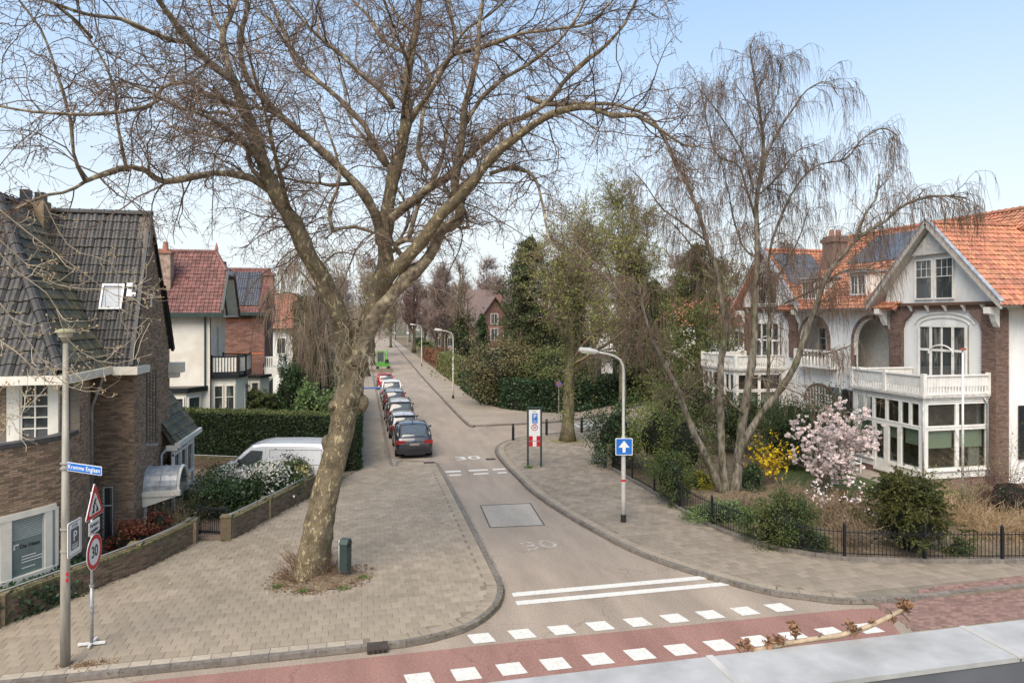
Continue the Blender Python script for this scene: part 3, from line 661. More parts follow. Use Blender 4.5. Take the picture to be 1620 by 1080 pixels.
def roof_plane(root, o, u, w, poly, tw, tl, mat, tmb, base=True, limit=300, name='roof_tile', basemat=None, jit=.006, holes=()):
    """o corner, u = along eave, w = up the slope (unit vectors); poly in (u,w) metres; tiles in rows"""
    o = np.array(o, float); u = np.array(u, float); u /= np.linalg.norm(u); w = np.array(w, float); w /= np.linalg.norm(w); n = np.cross(u, w)
    if n[2] < 0: n = -n; 
    b = MB(); top = [o+u*x+w*y-n*.01 for x, y in poly]
    b.xprism(top, -n*.12); bo = b.build('roof_deck', basemat or mat, root)
    X = [p[0] for p in poly]; Y = [p[1] for p in poly]; mats = []
    uu = u if np.dot(np.cross(u, w), n) > 0 else -u
    y = min(Y)+tl/2-.03; 
    while y < max(Y)+tl*.4:
        x = min(X)+tw/2
        while x < max(X):
            if inpoly(x, min(y, max(Y)-.03), poly) and not any(h[0] < x < h[1] and h[2] < y < h[3] for h in holes):
                c = o+u*x+w*y+n*(.012+rng.normal(0, jit)); k = rng.normal(0, .006)
                mats.append(M4(c, uu, w+n*k, n))
            x += tw
        y += tl
    pieces(name, [tmb], mats, mat, root, limit=limit)
    return n
def ridge_tiles(root, a, b_, r, mat, step=.4, name='ridge_tile', limit=60, up=(0, 0, 1)):
    a = np.array(a, float); b_ = np.array(b_, float); L_ = np.linalg.norm(b_-a); d = (b_-a)/L_; n = int(L_/step)
    mb = MB(); k = 7
    s_ = np.cross(d, up); s_ /= np.linalg.norm(s_); q = np.cross(s_, d)
    V = []
    for y, rr in ((-.53, 1.12), (-.40, 1.12), (-.38, 1.0), (.5, .97)):
        for t in np.linspace(-.15, math.pi+.15, k): V.append((math.cos(t)*r*rr, y*step, math.sin(t)*r*rr))
    mb.add(V, [(i*k+j, i*k+j+1, (i+1)*k+j+1, (i+1)*k+j) for i in range(3) for j in range(k-1)])
    pieces(name, [mb], [M4(a+d*(i+.5)*step-q*r*.25, s_, d, q) for i in range(n)], mat, root, limit=limit)
def solar(root, o, u, w, n, cols, rows, cw=1.0, ch=1.65, gap=.02, mt=None):
    o, u, w, n = [np.array(q, float) for q in (o, u, w, n)]
    for i in range(cols):
        for j in range(rows):
            b = MB(); b.obox(o+u*i*(cw+gap)+w*j*(ch+gap)+n*.06, u, w, n, cw, ch, .04); p_ = b.build('solar_panel', mt or SOLAR, root)
            e = MB(); c = o+u*i*(cw+gap)+w*j*(ch+gap)+n*.102
            for k in range(1, 6): e.obox(c+u*(cw*k/6-.004), u, w, n, .008, ch, .002)
            for k in range(1, 10): e.obox(c+w*(ch*k/10-.004), w, u, n, .008, cw, .003)
            e.build('cell_line', ZINC, p_)

# ------------------------------------------------------------------ LEFT BROWN BRICK HOUSE
H1 = thing('brick_house', 'brown brick corner house with steep black tiled roof and a rounded white framed bay', 'house', (-10, 24, 0))
BOW = spline([(-13.2, 15.2), (-11.9, 16.6), (-10.45, 18.05), (-9.15, 19.45), (-8.45, 20.35), (-8.08, 21.0), (-7.98, 21.7), (-8.12, 22.9), (-8.8, 25.2)], 60)
bl, bp_ = plen(BOW)
tw_end = float(np.interp(20.95, BOW[:, 1], bl))
hol = [(.1, tw_end, .68, 2.45)]
tside = float(np.interp(21.9, BOW[:, 1], bl))
b = MB(); wall(b, BOW, -.3, 4.25, hol); 
seg = [tuple(q) for q in BOW if q[1] > 21.95]; wall(b, seg, 4.25, 5.95)
b.build('wall', MORTAR, H1)
FR = [(-8.85, 25.2), (-7.5, 25.2)]; fh = [(.40, .72, -.1, 1.92)]
SD = [(-7.5, 25.2), (-7.5, 29.6)]; sh = [(1.35+.36*k, 1.35+.36*k+.17, 3.05-.06*k, 5.62) for k in range(4)]
UP = [(-15, 21.95), (-8.25, 21.95)]; uh = [(5.28, 6.55, 4.0, 5.8)]
b = MB(); wall(b, UP, 4.0, 5.95, uh); b.build('wall', MORTAR, H1)
b = MB(); wall(b, FR, -.3, 5.95, fh); wall(b, [(-7.502, 25.22), (-7.502, 29.6)], -.3, 5.95, sh)
b.box(-12, 27, .2, -8, 29.3, 5.9)
# gable above the side wall
b.xprism([(-7.5, 25.2, 5.95), (-7.5, 29.55, 5.95), (-7.5, 29.4, 6.5), (-7.5, 27.15, 11.15), (-7.5, 26.85, 11.15), (-7.5, 25.0, 6.3)], (-.25, 0, 0))
b.build('wall', MORTAR, H1)
m_ = brick_mats(BOW, -.3, 4.22, hol)+brick_mats(seg, 4.25, 5.95)+brick_mats(FR, -.3, 5.95, fh)+brick_mats(SD, -.3, 5.95, sh)+brick_mats(UP, 4.3, 5.95, uh)
def gclip(t, z):
    s_ = 25.2+t
    return s_ > 25.0+(z-6.0)*.40+.1 and s_ < 29.6-(z-6.3)*.50-.1 and not (27.0 < s_ < 27.25 and 7.9 < z < 8.45)
m_ += brick_mats(SD, 5.95, 11.1, (), clip=gclip)
pieces('brick', [brick_mb()], m_, BRICKM, H1, limit=300)
b = MB(); b.box(-7.52, 27.02, 7.92, -7.485, 27.23, 8.43); b.build('gable_vent', CREAMP, H1)
# bow: coping, window band
def band(mb, path, z0, z1, out, inn):
    n_ = len(path); V = []
    for i, q in enumerate(path):
        d = path[min(i+1, n_-1)]-path[max(i-1, 0)]; d = d/np.linalg.norm(d); nr = np.array((d[1], -d[0]))
        for oo in (out, -inn):
            for z in (z0, z1): V.append((q[0]+nr[0]*oo, q[1]+nr[1]*oo, z))
    Q = []
    for i in range(n_-1):
        a = i*4; c = a+4; Q += [(a, c, c+1, a+1), (a+1, c+1, c+3, a+3), (a+3, c+3, c+2, a+2), (a+2, c+2, c, a)]
    mb.add(V, Q, polys=[[0, 1, 3, 2], [n_*4-4, n_*4-2, n_*4-1, n_*4-3]])
bw = [q for q in BOW if q[1] < 21.95]
b = MB(); band(b, bw, 4.22, 4.34, .05, .32); b.build('parapet_coping', M('dark_coping', (.06, .058, .06), rough=.5, var=.2), H1)
b = MB(); b.prism([tuple(q) for q in bw]+[(-8.25, 21.94), (-15, 21.94), (-15, 15.2)], 4.0, 4.06); b.build('bay_deck', ZINC, H1)
wb = spline([q for i, q in enumerate(BOW) if bl[i] <= tw_end+.05], 40); wl, wp = plen(wb)
f_ = MB(); band(f_, wb, .62, .86, .07, .12); band(f_, wb, 2.36, 2.52, .06, .12)
def bowpt(t): return np.array([np.interp(t, wl, wp[:, 0]), np.interp(t, wl, wp[:, 1])])
us = []
tot = wl[-1]; edges = [tot-.12]
# mullions where the photo has them
def t_at_u(u):
    best = min(range(len(wb)), key=lambda i: abs(uv_of((wb[i][0], wb[i][1], 1.5))[0]-u)); 
    uu_ = np.array([uv_of((q[0], q[1], 1.5))[0] for q in wb]); return float(np.interp(u, uu_, wl))
mull = [(t_at_u(8), .26), (t_at_u(76), .22), (t_at_u(106), .13)]
b_mull = [(t, w_) for t, w_ in mull]
t0_ = mull[0][0]-1.5
b_mull = [(t0_-1.5, .26), (t0_, .26)]+b_mull
for t, w_ in b_mull:
    a = bowpt(t-w_/2); c = bowpt(t+w_/2); d = (c-a)/np.linalg.norm(c-a); nr = np.array((d[1], -d[0]))
    f_.obox((a[0]-nr[0]*.1, a[1]-nr[1]*.1, .80), (d[0], d[1], 0), (0, 0, 1), (nr[0], nr[1], 0), w_, 1.62, .15)
fr = f_.build('bay_window', CREAMP, H1)
BAYG = M('frosted_window_glass', (.13, .17, .165), rough=.12, var=.15, scale=2, spec=.6)
for (ta, wa), (tb, wb_) in zip(b_mull[:-1], b_mull[1:]):
    a = bowpt(ta+wa/2+.03); c = bowpt(tb-wb_/2-.03); d = (c-a); l = np.linalg.norm(d); d /= l; nr = np.array((d[1], -d[0]))
    g_ = MB(); g_.obox((a[0]-nr[0]*.05, a[1]-nr[1]*.05, .86), (d[0], d[1], 0), (0, 0, 1), (nr[0], nr[1], 0), l, 1.5, .02); pn = g_.build('pane', BAYG, fr)
    s_ = MB()
    for x0, z0, x1, z1 in ((-.03, .83, 0, 2.39), (l, .83, l+.03, 2.39)): s_.obox((a[0]+d[0]*x0-nr[0]*.05, a[1]+d[1]*x0-nr[1]*.05, z0), (d[0], d[1], 0), (0, 0, 1), (nr[0], nr[1], 0), x1-x0, z1-z0, .06)
    for k in range(12): s_.obox((a[0]-nr[0]*.028, a[1]-nr[1]*.028, 2.30-k*.045), (d[0], d[1], 0), (0, 0, 1), (nr[0], nr[1], 0), l, .022, .003)
    s_.build('blind_slat', M('blind_grey', (.36, .40, .38), rough=.6), fr)
    if abs(tb-mull[1][0]) < .01:
        cen = lambda x, z: (a[0]+d[0]*x-nr[0]*.022, a[1]+d[1]*x-nr[1]*.022, z)
        text('De Haan', .145, cen(l*.60, 1.60), (d[0], d[1], 0), (0, 0, 1), SBLACK, fr, 'window_lettering')
        q = MB(); q.obox(cen(l*.60-.42, 1.56), (d[0], d[1], 0), (0, 0, 1), (nr[0], nr[1], 0), .04, .12, .003); q.obox(cen(l*.60-.42, 1.66), (d[0], d[1], 0), (0, 0, 1), (nr[0], nr[1], 0), .13, .035, .003)
        for k, (ln) in enumerate((.36, .62, .66, .0, .34)):
            if ln: q.obox(cen(l*.32, 1.32-k*.075), (d[0], d[1], 0), (0, 0, 1), (nr[0], nr[1], 0), ln, .022, .003)
        q.build('window_print', SWHITE, fr)
# upper door behind the bay parapet
wf = MB(); wf.box(-9.75, 21.80, 4.05, -9.43, 21.93, 5.86); wf.box(-8.68, 21.80, 4.05, -8.45, 21.93, 5.86); wf.box(-9.43, 21.80, 5.72, -8.68, 21.93, 5.86)
wf.build('door_casing', CREAMP, H1)
window(H1, (-9.43, 21.90, 4.05), (1, 0, 0), (0, -1, 0), .75, 1.67, fw=.05, bar=.035, cols=2, rows=5, mat=CREAMP, name='balcony_door')
window(H1, (-8.45, 25.28, -.1), (1, 0, 0), (0, -1, 0), .33, 2.0, fw=.035, cols=1, rowh=[2.2, 1], mat=CREAMP, name='hall_window')
b = MB(); b.box(-8.50, 25.1, -.12, -8.09, 25.19, -.02); b.build('window_sill', CREAMP, H1)
for h in sh:
    window(H1, (-7.60, 25.2+h[0]+.0, h[2]), (0, 1, 0), (1, 0, 0), h[1]-h[0], h[3]-h[2], fw=.02, mat=M('old_brown_frame', (.10, .075, .05)), rows=3, bar=.02, depth=.05, name='slit_window')
    b = MB(); b.box(-7.5, 25.2+h[0]-.03, h[2]-.08, -7.44, 25.2+h[1]+.03, h[2]-.02); b.build('slit_sill', ZINC, H1)
# roofs
TM = tile_mb(.265, .34, amp=.045, lip=.03)
TM2 = tile_mb(.36, .42, amp=.065, lip=.035)
e0, e1 = np.array((-15, 24.75, 5.9)), np.array((-7.35, 24.75, 5.9)); w_ = np.array((0, 27.0-24.75, 11.3-5.9)); Lw = np.linalg.norm(w_)
roof_plane(H1, e0, (1, 0, 0), w_, [(3.2, 0), (7.68, 0), (7.56, Lw), (3.2, Lw)], .265, .345, TILED, TM, limit=280, basemat=TILED, holes=[(6.25, 7.15, 1.95, 3.05)])
w2 = np.array((0, -2.6, 4.9)); roof_plane(H1, (-15, 29.65, 6.35), (1, 0, 0), w2, [(0, 0), (7.6, 0), (7.5, 5.5), (0, 5.5)], .265, .345, TILED, TM, limit=0)
b = MB(); b.xprism([(-7.35, 24.72, 5.85), (-7.35, 24.62, 6.0), (-7.42, 26.95, 11.42), (-7.42, 27.1, 11.3)], (-.10, 0, 0)); b.xprism([(-7.42, 26.95, 11.42), (-7.42, 27.05, 11.2), (-7.34, 29.6, 6.2), (-7.34, 29.78, 6.3)], (-.10, 0, 0)); b.build('verge_board', BLACKP, H1)
ridge_tiles(H1, (-12.6, 27.0, 11.32), (-7.35, 27.0, 11.32), .13, TILED)
# hipped wing over the bay
A = np.array((-8.1, 21.2, 5.95)); RZ = 11.3; kk = 2.95
fw_ = np.array((0, kk, RZ-5.95)); Lf = np.linalg.norm(fw_)
roof_plane(H1, (-14.0, 21.2, 5.95), (1, 0, 0), fw_, [(0, 0), (5.9, 0), (2.95, Lf)], .36, .40, TILED, TM2, limit=300)
sw_ = np.array((-kk, 0, RZ-5.95))
roof_plane(H1, A, (0, 1, 0), sw_, [(0, 0), (3.6, 0), (5.7, Lf), (kk, Lf)], .26, .36, TILEM, tile_mb(.255, .36, amp=.025, lip=.03), limit=150)
ridge_tiles(H1, A+np.array((-.05, .05, .12)), A+np.array((-kk, kk, RZ-5.95+.1)), .17, TILED, step=.42)
ridge_tiles(H1, (-11.05, 24.1, 11.35), (-11.05, 27, 11.35), .15, TILED, step=.42)
b = MB()
b.box(-15, 20.98, 5.72, -7.92, 21.14, 5.96); b.box(-8.08, 21.14, 5.72, -7.92, 24.62, 5.96); b.box(-7.92, 24.5, 5.68, -7.18, 24.74, 5.94); b.box(-7.40, 24.74, 5.68, -7.18, 25.9, 5.92)
b.box(-15, 21.14, 5.80, -8.08, 21.9, 5.85); b.box(-8.9, 24.74, 5.80, -7.45, 25.15, 5.84)
b.build('gutter', CREAMP, H1)
b = MB(); b.box(-7.55, 29.35, 5.35, -7.0, 29.95, 5.75); b.box(-7.5, 29.4, 5.15, -7.15, 29.8, 5.35); b.build('gutter_console', CREAMP, H1)
b = MB(); b.tube([(-8.35, 24.9, 5.72), (-8.38, 24.95, 5.5), (-8.66, 25.02, 4.75), (-8.72, 25.05, 4.6), (-8.72, 25.05, 0)], .055, 8); b.build('downpipe', ZINC, H1, smooth=True)
# skylight + vent
sn = np.cross((1, 0, 0), w_); sn = sn/np.linalg.norm(sn); wu = w_/Lw
so = e0+np.array((6.35, 0, 0))+wu*2.05
b = MB()
for (x0, y0, x1, y1) in ((0, 0, .7, .06), (0, .86, .7, .95), (0, .06, .06, .86), (.64, .06, .7, .86)): b.obox(so+np.array((x0, 0, 0))+wu*y0, (1, 0, 0), wu, sn, x1-x0, y1-y0, .13)
sf = b.build('skylight', ZINC, H1)
b = MB(); b.obox(so+np.array((.06, 0, 0))+wu*.06+sn*.07, (1, 0, 0), wu, sn, .58, .80, .01); b.build('pane', M('painted_sky_pane', (.30, .34, .38), rough=.35, spec=.4), sf)  # pale blue-grey base colour paints the reflected sky into the pane
b = MB(); so2 = so+np.array((.78, 0, 0))+wu*.5; b.obox(so2, (1, 0, 0), wu, sn, .28, .42, .07); b.obox(so2+wu*.32, (1, 0, 0), wu, sn, .18, .14, .18); b.build('roof_vent', ZINC, H1)
# chimney
cx_, cy_, cz_ = P(47, 322, s=26.2)
b = MB(); b.box(cx_-.45, cy_, cz_-2, cx_+.42, cy_+.6, cz_+.12); ch = b.build('chimney', BRICKM, H1)
b = MB(); b.box(cx_-.35, cy_+.1, cz_+.12, cx_-.08, cy_+.4, cz_+.5); b.box(cx_+.1, cy_+.1, cz_+.12, cx_+.38, cy_+.4, cz_+.42); b.build('chimney_pot', BLACKP, ch)
# lead barrel canopy over the door
CA0, CA1, CS, CR, CZ = -7.5, -6.38, 26.85, .70, 1.45
b = MB(); n_ = 14; V = []
for x in np.linspace(CA0, CA1, 7):
    for t in np.linspace(0, math.pi, n_): V.append((x, CS-math.cos(t)*CR, CZ+math.sin(t)*CR*1.05))
    for t in np.linspace(0, math.pi, n_): V.append((x, CS-math.cos(t)*(CR-.08), CZ+math.sin(t)*(CR-.08)*1.05))
Q = []
for i in range(6):
    for j in range(n_-1): a = i*2*n_+j; c = a+2*n_; Q += [(a, c, c+1, a+1), (a+n_+1, c+n_+1, c+n_, a+n_)]
for j in range(n_-1): a = 6*2*n_+j; Q.append((a, a+n_, a+n_+1, a+1))
b.add(V, Q); cn = b.build('canopy', ZINC, H1, smooth=False)
b = MB()
for x in (CA0+.02, (CA0+CA1)/2, CA1-.02):
    b.tube([(x, CS-math.cos(t)*(CR+.01), CZ+math.sin(t)*(CR+.01)*1.05) for t in np.linspace(0, math.pi, 14)], .02, 6)
b.build('lead_seam', ZINC, cn)
b = MB(); b.box(CA0, CS-CR-.12, CZ-.17, CA1+.12, CS-CR+.05, CZ+.0); b.box(CA0, CS+CR-.05, CZ-.17, CA1+.12, CS+CR+.12, CZ); b.xprism([(CA0, CS-CR-.08, CZ-.18), (CA1+.06, CS-CR-.08, CZ-.18), (CA0, CS-CR-.08, CZ-.55)], (0, .1, 0))
b.tube([(CA1+.02, CS-math.cos(t)*(CR-.03), CZ+math.sin(t)*(CR-.03)*1.05) for t in np.linspace(0, math.pi, 14)], .06, 6)
b.build('canopy_edge', CREAMP, cn)
b = MB(); b.box(-7.49, 26.35, -.2, -7.44, 27.25, CZ-.2); b.build('front_door', WOODD, H1)
b = MB(); b.box(-7.5, 27.27, -.2, -7.40, 27.36, CZ-.2); b.box(-7.5, 26.26, -.2, -7.40, 26.34, CZ-.2); b.build('door_frame', CREAMP, H1)
# low side wing with tiled lean-to roof
b = MB(); wall(b, [(-7.9, 29.7), (-7.9, 32.0)], 0, 2.6, side=1); wall(b, [(-7.9, 32), (-12, 32)], 0, 2.6); b.box(-12, 29.7, 0, -8.8, 31.9, 4.6); b.build('side_wing_wall', BRICKM, H1)
lw = np.array((-1.5, 0, 2.2)); roof_plane(H1, (-6.98, 28.4, 2.72), (0, 1, 0), lw, [(0, 0), (3.7, 0), (3.7, 2.66), (0, 2.66)], .26, .36, TILEM, tile_mb(.255, .36, amp=.025, lip=.03), limit=100)
b = MB(); b.box(-7.0, 28.35, 2.55, -6.82, 32.15, 2.74); b.box(-7.3, 28.3, 2.45, -6.9, 28.42, 2.65); b.build('gutter', CREAMP, H1)
b = MB()
for s_ in (28.5, 29.5, 30.5, 31.6): b.box(-7.15, s_, 0, -7.05, s_+.10, 2.55)
b.box(-7.14, 28.5, 1.0, -7.06, 31.6, 1.1); b.box(-7.14, 28.5, 2.2, -7.06, 31.6, 2.28); b.build('veranda_post', WHITE, H1)
b = MB(); b.box(-7.2, 28.6, 1.1, -7.17, 31.6, 2.2); b.build('veranda_glass', G_DARK, H1)
b = MB(); b.tube([(-7.3, 28.25, 2.5), (-7.4, 28.1, 2.35), (-7.42, 28.1, 0)], .045, 8); b.build('downpipe', ZINC, H1, smooth=True)

# ------------------------------------------------------------------ low garden walls with rail
def garden_wall(path, label, h=.74, posts=(), grp='low brick garden walls'):
    t = thing('garden_wall', label, 'wall', (path[0][0], path[0][1], .1), grp)
    b = MB(); wall(b, path, .05, h, th=.22); b.build('core', MORTAR, t)
    mm = brick_mats(path, .08, h-.02)
    pieces('brick', [brick_mb()], mm, BRICKW, t, limit=220)
    Ls, p = plen(path); mm = []; tt = .04
    while tt < Ls[-1]:      # rowlock coping: headers on edge
        x = np.interp(tt, Ls, p[:, 0]); y = np.interp(tt, Ls, p[:, 1]); i = min(max(int(np.searchsorted(Ls, tt))-1, 0), len(p)-2); d = p[i+1]-p[i]; d /= np.linalg.norm(d); n = np.array((d[1], -d[0]))
        mm.append(M4((x-n[0]*.11, y-n[1]*.11, h+.03+rng.normal(0, .002)), (d[0], d[1], 0), (-n[0], -n[1], 0), (0, 0, 1))); tt += .0625
    hb = MB(); hb.box(-.026, -.125, -.055, .026, .125, .045)
    pieces('coping_brick', [hb], mm, M('mossy_brick', (.165, .135, .08), rough=.95, var=.3, scale=12, island=.3, col2=(.15, .14, .07), c2scale=2), t, limit=160)
    rb = MB(); pr = None
    for k, (x, y) in enumerate(posts):
        b = MB(); b.box(x-.17, y-.17, .05, x+.17, y+.17, h+.10); o = b.build('pier', BRICKW, t)
        b = MB(); b.box(x-.19, y-.19, h+.10, x+.19, y+.19, h+.145); b.build('pier_cap', M('mossy_brick', ()), o)
    rr = [(q[0]+.0, q[1], h+.17) for q in spline([(x-.1, y+.05) for x, y in path], 12)]
    b = MB(); b.tube(rr, .024, 6); b.build('rail', GALV, t, smooth=True)
    b = MB()
    for q in rr[1::2]: b.cyl((q[0], q[1], h), (q[0], q[1], h+.17), .012, 6)
    b.build('rail_bracket', BLACKP, t)
    return t
garden_wall([(-13.0, 12.0), (-11.2, 14.9), (-8.55, 18.75), (-6.33, 22.1), (-5.35, 24.45)], 'low brown brick garden wall with rail below the round bay of the brick house', posts=[(-8.6, 18.95), (-6.55, 22.2), (-5.5, 24.4)])
garden_wall([(-4.25, 24.5), (-3.3, 26.7), (-2.2, 29.4), (-1.9, 30.2)], 'low brown brick garden wall with rail in front of the white flowering shrubs', posts=[(-4.45, 24.6), (-3.45, 26.75), (-2.38, 29.3)])
gt = thing('garden_gate', 'black iron garden gate between the two low brick walls', 'gate', (-5.0, 25.0, .1))
b = MB(); b.beam((-5.45, 25.3, 1.0), (-4.5, 24.9, 1.0), .05); b.beam((-5.45, 25.3, .2), (-4.5, 24.9, .2), .05); b.beam((-5.45, 25.3, .1), (-5.45, 25.3, 1.1), .07); b.beam((-4.5, 24.9, .1), (-4.5, 24.9, 1.1), .07); b.build('gate_frame', BLACKP, gt)
for k in range(12):
    b = MB(); x = -5.38+k*.075; y = 25.27-k*.0316; b.beam((x, y, .2), (x, y, 1.0), .055, .012); b.build('gate_bar', BLACKP, gt)

# ------------------------------------------------------------------ WHITE HOUSE with red roof (left)
H2 = thing('white_house', 'white rendered house with red tiled roof behind the tall clipped hedge', 'house', (-9, 44, 0))
b = MB(); wall(b, [(-12.6, 42), (-8.5, 42)], 0, 7.9); wall(b, [(-8.5, 42.02), (-8.5, 46.6)], 0, 7.9, [(1.9, 2.5, 4.3, 7.0)]); b.box(-12.5, 42.3, 0, -8.8, 46.5, 7.8)
b.xprism([(-8.5, 42, 7.9), (-8.5, 46.6, 7.9), (-8.5, 45.1, 10.2), (-8.5, 43.6, 10.2)], (-.25, 0, 0)); b.build('wall', CREAM, H2)
window(H2, (-8.6, 43.9, 4.3), (0, 1, 0), (1, 0, 0), .6, 2.7, rows=4, mat=CREAMP, name='window')
TMR = tile_mb(.215, .27, amp=.035, lip=.03)
e = np.array((-13.5, 41.6, 7.75)); wv = np.array((0, 2.75, 3.75)); Lr = np.linalg.norm(wv); xr = -7.75+13.5
roof_plane(H2, e, (1, 0, 0), wv, [(0, 0), (xr, 0), (xr, Lr*.62), (xr-.85, Lr), (0, Lr)], .215, .265, TILER, TMR, limit=0)
wv2 = np.array((0, -2.75, 3.75)); roof_plane(H2, np.array((-13.5, 47.1, 7.75)), (1, 0, 0), wv2, [(0, 0), (xr, 0), (xr, Lr*.62), (xr-.85, Lr), (0, Lr)], .215, .265, TILER, TMR, limit=0)
b = MB(); b.xprism([(-7.74, 43.3, 10.07), (-7.74, 45.4, 10.07), (-8.6, 44.35, 11.52)], (-.03, 0, -.08)); b.build('hip_end', TILER, H2)
ridge_tiles(H2, (-13, 44.35, 11.52), (-8.55, 44.35, 11.52), .13, TILER); ridge_tiles(H2, (-8.6, 44.35, 11.5), (-7.74, 43.3, 10.1), .11, TILER)
b = MB(); b.tube([(-8.6, 44.35, 11.6), (-8.6, 44.35, 11.75), (-8.6, 44.35, 12.05)], [.12, .09, .02], 8); b.build('finial', M('terracotta', (.3, .14, .09)), H2)
b = MB()
for ya, yb in ((41.55, 43.3), (47.15, 45.4)):
    b.xprism([(-7.70, ya, 7.62), (-7.70, ya, 7.95), (-7.70, yb, 10.25), (-7.70, yb, 9.95)], (-.12, 0, 0))
b.box(-13.5, 41.42, 7.55, -7.7, 41.58, 7.8); b.build('verge_board', GREENP, H2)
b = MB(); b.box(-8.5, 41.6, 7.55, -7.8, 47.1, 7.62); b.xprism([(-7.8, 47.0, 7.6), (-7.8, 45.4, 9.9), (-8.4, 45.4, 9.9), (-8.4, 47.0, 7.6)], (0, -.05, -.05)); b.build('soffit', CREAMP, H2)
cx_ = P(263, 440, s=43)[0]
b = MB(); b.box(cx_-.35, 42.5, 8.6, cx_+.35, 43.2, 11.2); o = b.build('chimney', M('weathered_chimney', (.30, .22, .17), rough=.9, var=.3, scale=5), H2)
b = MB(); b.box(cx_-.42, 42.43, 11.2, cx_+.42, 43.27, 11.35); b.tube([(cx_, 42.85, 11.3), (cx_, 42.85, 11.9)], [.2, .12], 8); b.build('chimney_pot', M('terracotta', ()), o)
b = MB(); b.box(cx_-.45, 42.3, 8.5, cx_+.6, 42.95, 8.75); b.build('flashing', ZINC, H2)
# bays
b = MB(); b.prism([(-11.8, 41.98), (-11.4, 40.9), (-9.5, 40.9), (-8.9, 41.98)], .0, 3.35); o = b.build('front_bay', CREAMP, H2)
b = MB(); b.prism([(-11.95, 41.98), (-11.5, 40.75), (-9.4, 40.75), (-8.6, 41.98)], 3.35, 3.62); b.build('bay_roof', BLACKP, o)
for x0, x1 in ((-11.3, -10.55), (-10.35, -9.6)): window(H2, (x0, 40.89, .9), (1, 0, 0), (0, -1, 0), x1-x0, 2.2, mat=CREAMP, name='bay_window')
d_ = np.array((.6, 1.08, 0)); d_ /= np.linalg.norm(d_); window(H2, (-9.45, 40.95, .9), d_, (d_[1], -d_[0], 0), .95, 2.2, mat=CREAMP, name='bay_window')
b = MB(); b.prism([(-8.48, 42.4), (-7.2, 42.6), (-6.9, 43.4), (-6.9, 45.0), (-8.48, 45.6)], 0, 4.0); o = b.build('side_bay', CREAMP, H2)
b = MB(); b.prism([(-8.5, 42.2), (-7.0, 42.4), (-6.7, 43.3), (-6.7, 45.2), (-8.5, 45.8)], 4.0, 4.2); b.build('bay_roof', BLACKP, o)
d_ = np.array((1.28, .2, 0)); d_ /= np.linalg.norm(d_)
for k in range(2): window(H2, np.array((-8.40, 42.40, .9))+d_*(k*.62+.02), d_, (d_[1], -d_[0], 0), .52, 2.7, mat=CREAMP, name='bay_window', rowh=[3, 1])
window(H2, (-6.89, 43.5, .9), (0, 1, 0), (1, 0, 0), .7, 2.7, mat=CREAMP, name='bay_window')
bal = MB(); path = [(-8.5, 42.3), (-7.05, 42.5), (-6.78, 43.3), (-6.78, 45.1), (-8.5, 45.7)]
for (x0, y0), (x1, y1) in zip(path[:-1], path[1:]): bal.beam((x0, y0, 5.25), (x1, y1, 5.25), .1, .07); bal.beam((x0, y0, 4.32), (x1, y1, 4.32), .08, .07)
for x, y in path: bal.box(x-.07, y-.07, 4.2, x+.07, y+.07, 5.35)
o = bal.build('balcony_rail', BLACKP, H2)
bal = MB()
for (x0, y0), (x1, y1) in zip(path[:-1], path[1:]):
    n_ = int(math.hypot(x1-x0, y1-y0)/.16)
    for k in range(1, n_): x = x0+(x1-x0)*k/n_; y = y0+(y1-y0)*k/n_; bal.box(x-.05, y-.02, 4.36, x+.05, y+.02, 5.2)
bal.build('baluster', CREAMP, o, kind='stuff')
b = MB(); b.tube([(-8.75, 41.93, 7.6), (-8.75, 41.93, 3.6)], .05, 8); b.build('downpipe', GREENP, H2)

# ------------------------------------------------------------------ RED BRICK HOUSE with solar roof
H3 = thing('red_brick_house', 'red brick house with black solar panels on its roof beyond the white house', 'house', (-9, 57, 0))
b = MB(); b.box(-12.5, 55, 0, -7.35, 61, 7.9); b.xprism([(-7.36, 55, 7.9), (-7.36, 61, 7.9), (-7.36, 58, 11.1)], (-.4, 0, 0)); b.build('wall', BRICKR, H3)
m_ = brick_mats([(-12.5, 55), (-7.35, 55)], 4.0, 7.8, bw=.44, bh=.125)
pieces('brick', [brick_mb(.425, .11, bev=.006)], m_, BRICKR, H3, limit=0)
b = MB(); b.box(-12.5, 54.97, 7.25, -7.34, 55, 7.38); b.box(-12.5, 54.97, 4.7, -7.34, 55, 4.82); b.build('brick_band', M('orange_brick', (.42, .15, .07), rough=.9), H3)
roof_plane(H3, (-13, 54.6, 7.8), (1, 0, 0), (0, 3.4, 3.6), [(0, 0), (5.85, 0), (5.85, 4.95), (0, 4.95)], .215, .265, TILER, TMR, limit=0)
roof_plane(H3, (-13, 61.4, 7.8), (1, 0, 0), (0, -3.4, 3.6), [(0, 0), (5.85, 0), (5.85, 4.95), (0, 4.95)], .215, .265, TILER, TMR, limit=0)
nn_ = np.cross((1, 0, 0), (0, 3.4, 3.6)); nn_ /= np.linalg.norm(nn_); wn = np.array((0, 3.4, 3.6)); wn /= np.linalg.norm(wn)
solar(H3, np.array((-11.75, 54.6, 7.8))+wn*.75, (1, 0, 0), wn, nn_, 4, 2, 1.0, 1.85, mt=SOLARB)
b = MB(); b.box(-13, 54.45, 7.65, -7.1, 54.6, 7.9); b.build('gutter', GREENP, H3)
b = MB(); b.box(-7.5, 56.6, 7, -6.8, 57.5, 10.8); b.box(-7.6, 56.5, 10.8, -6.7, 57.6, 11.0); b.build('chimney', BRICKR, H3)
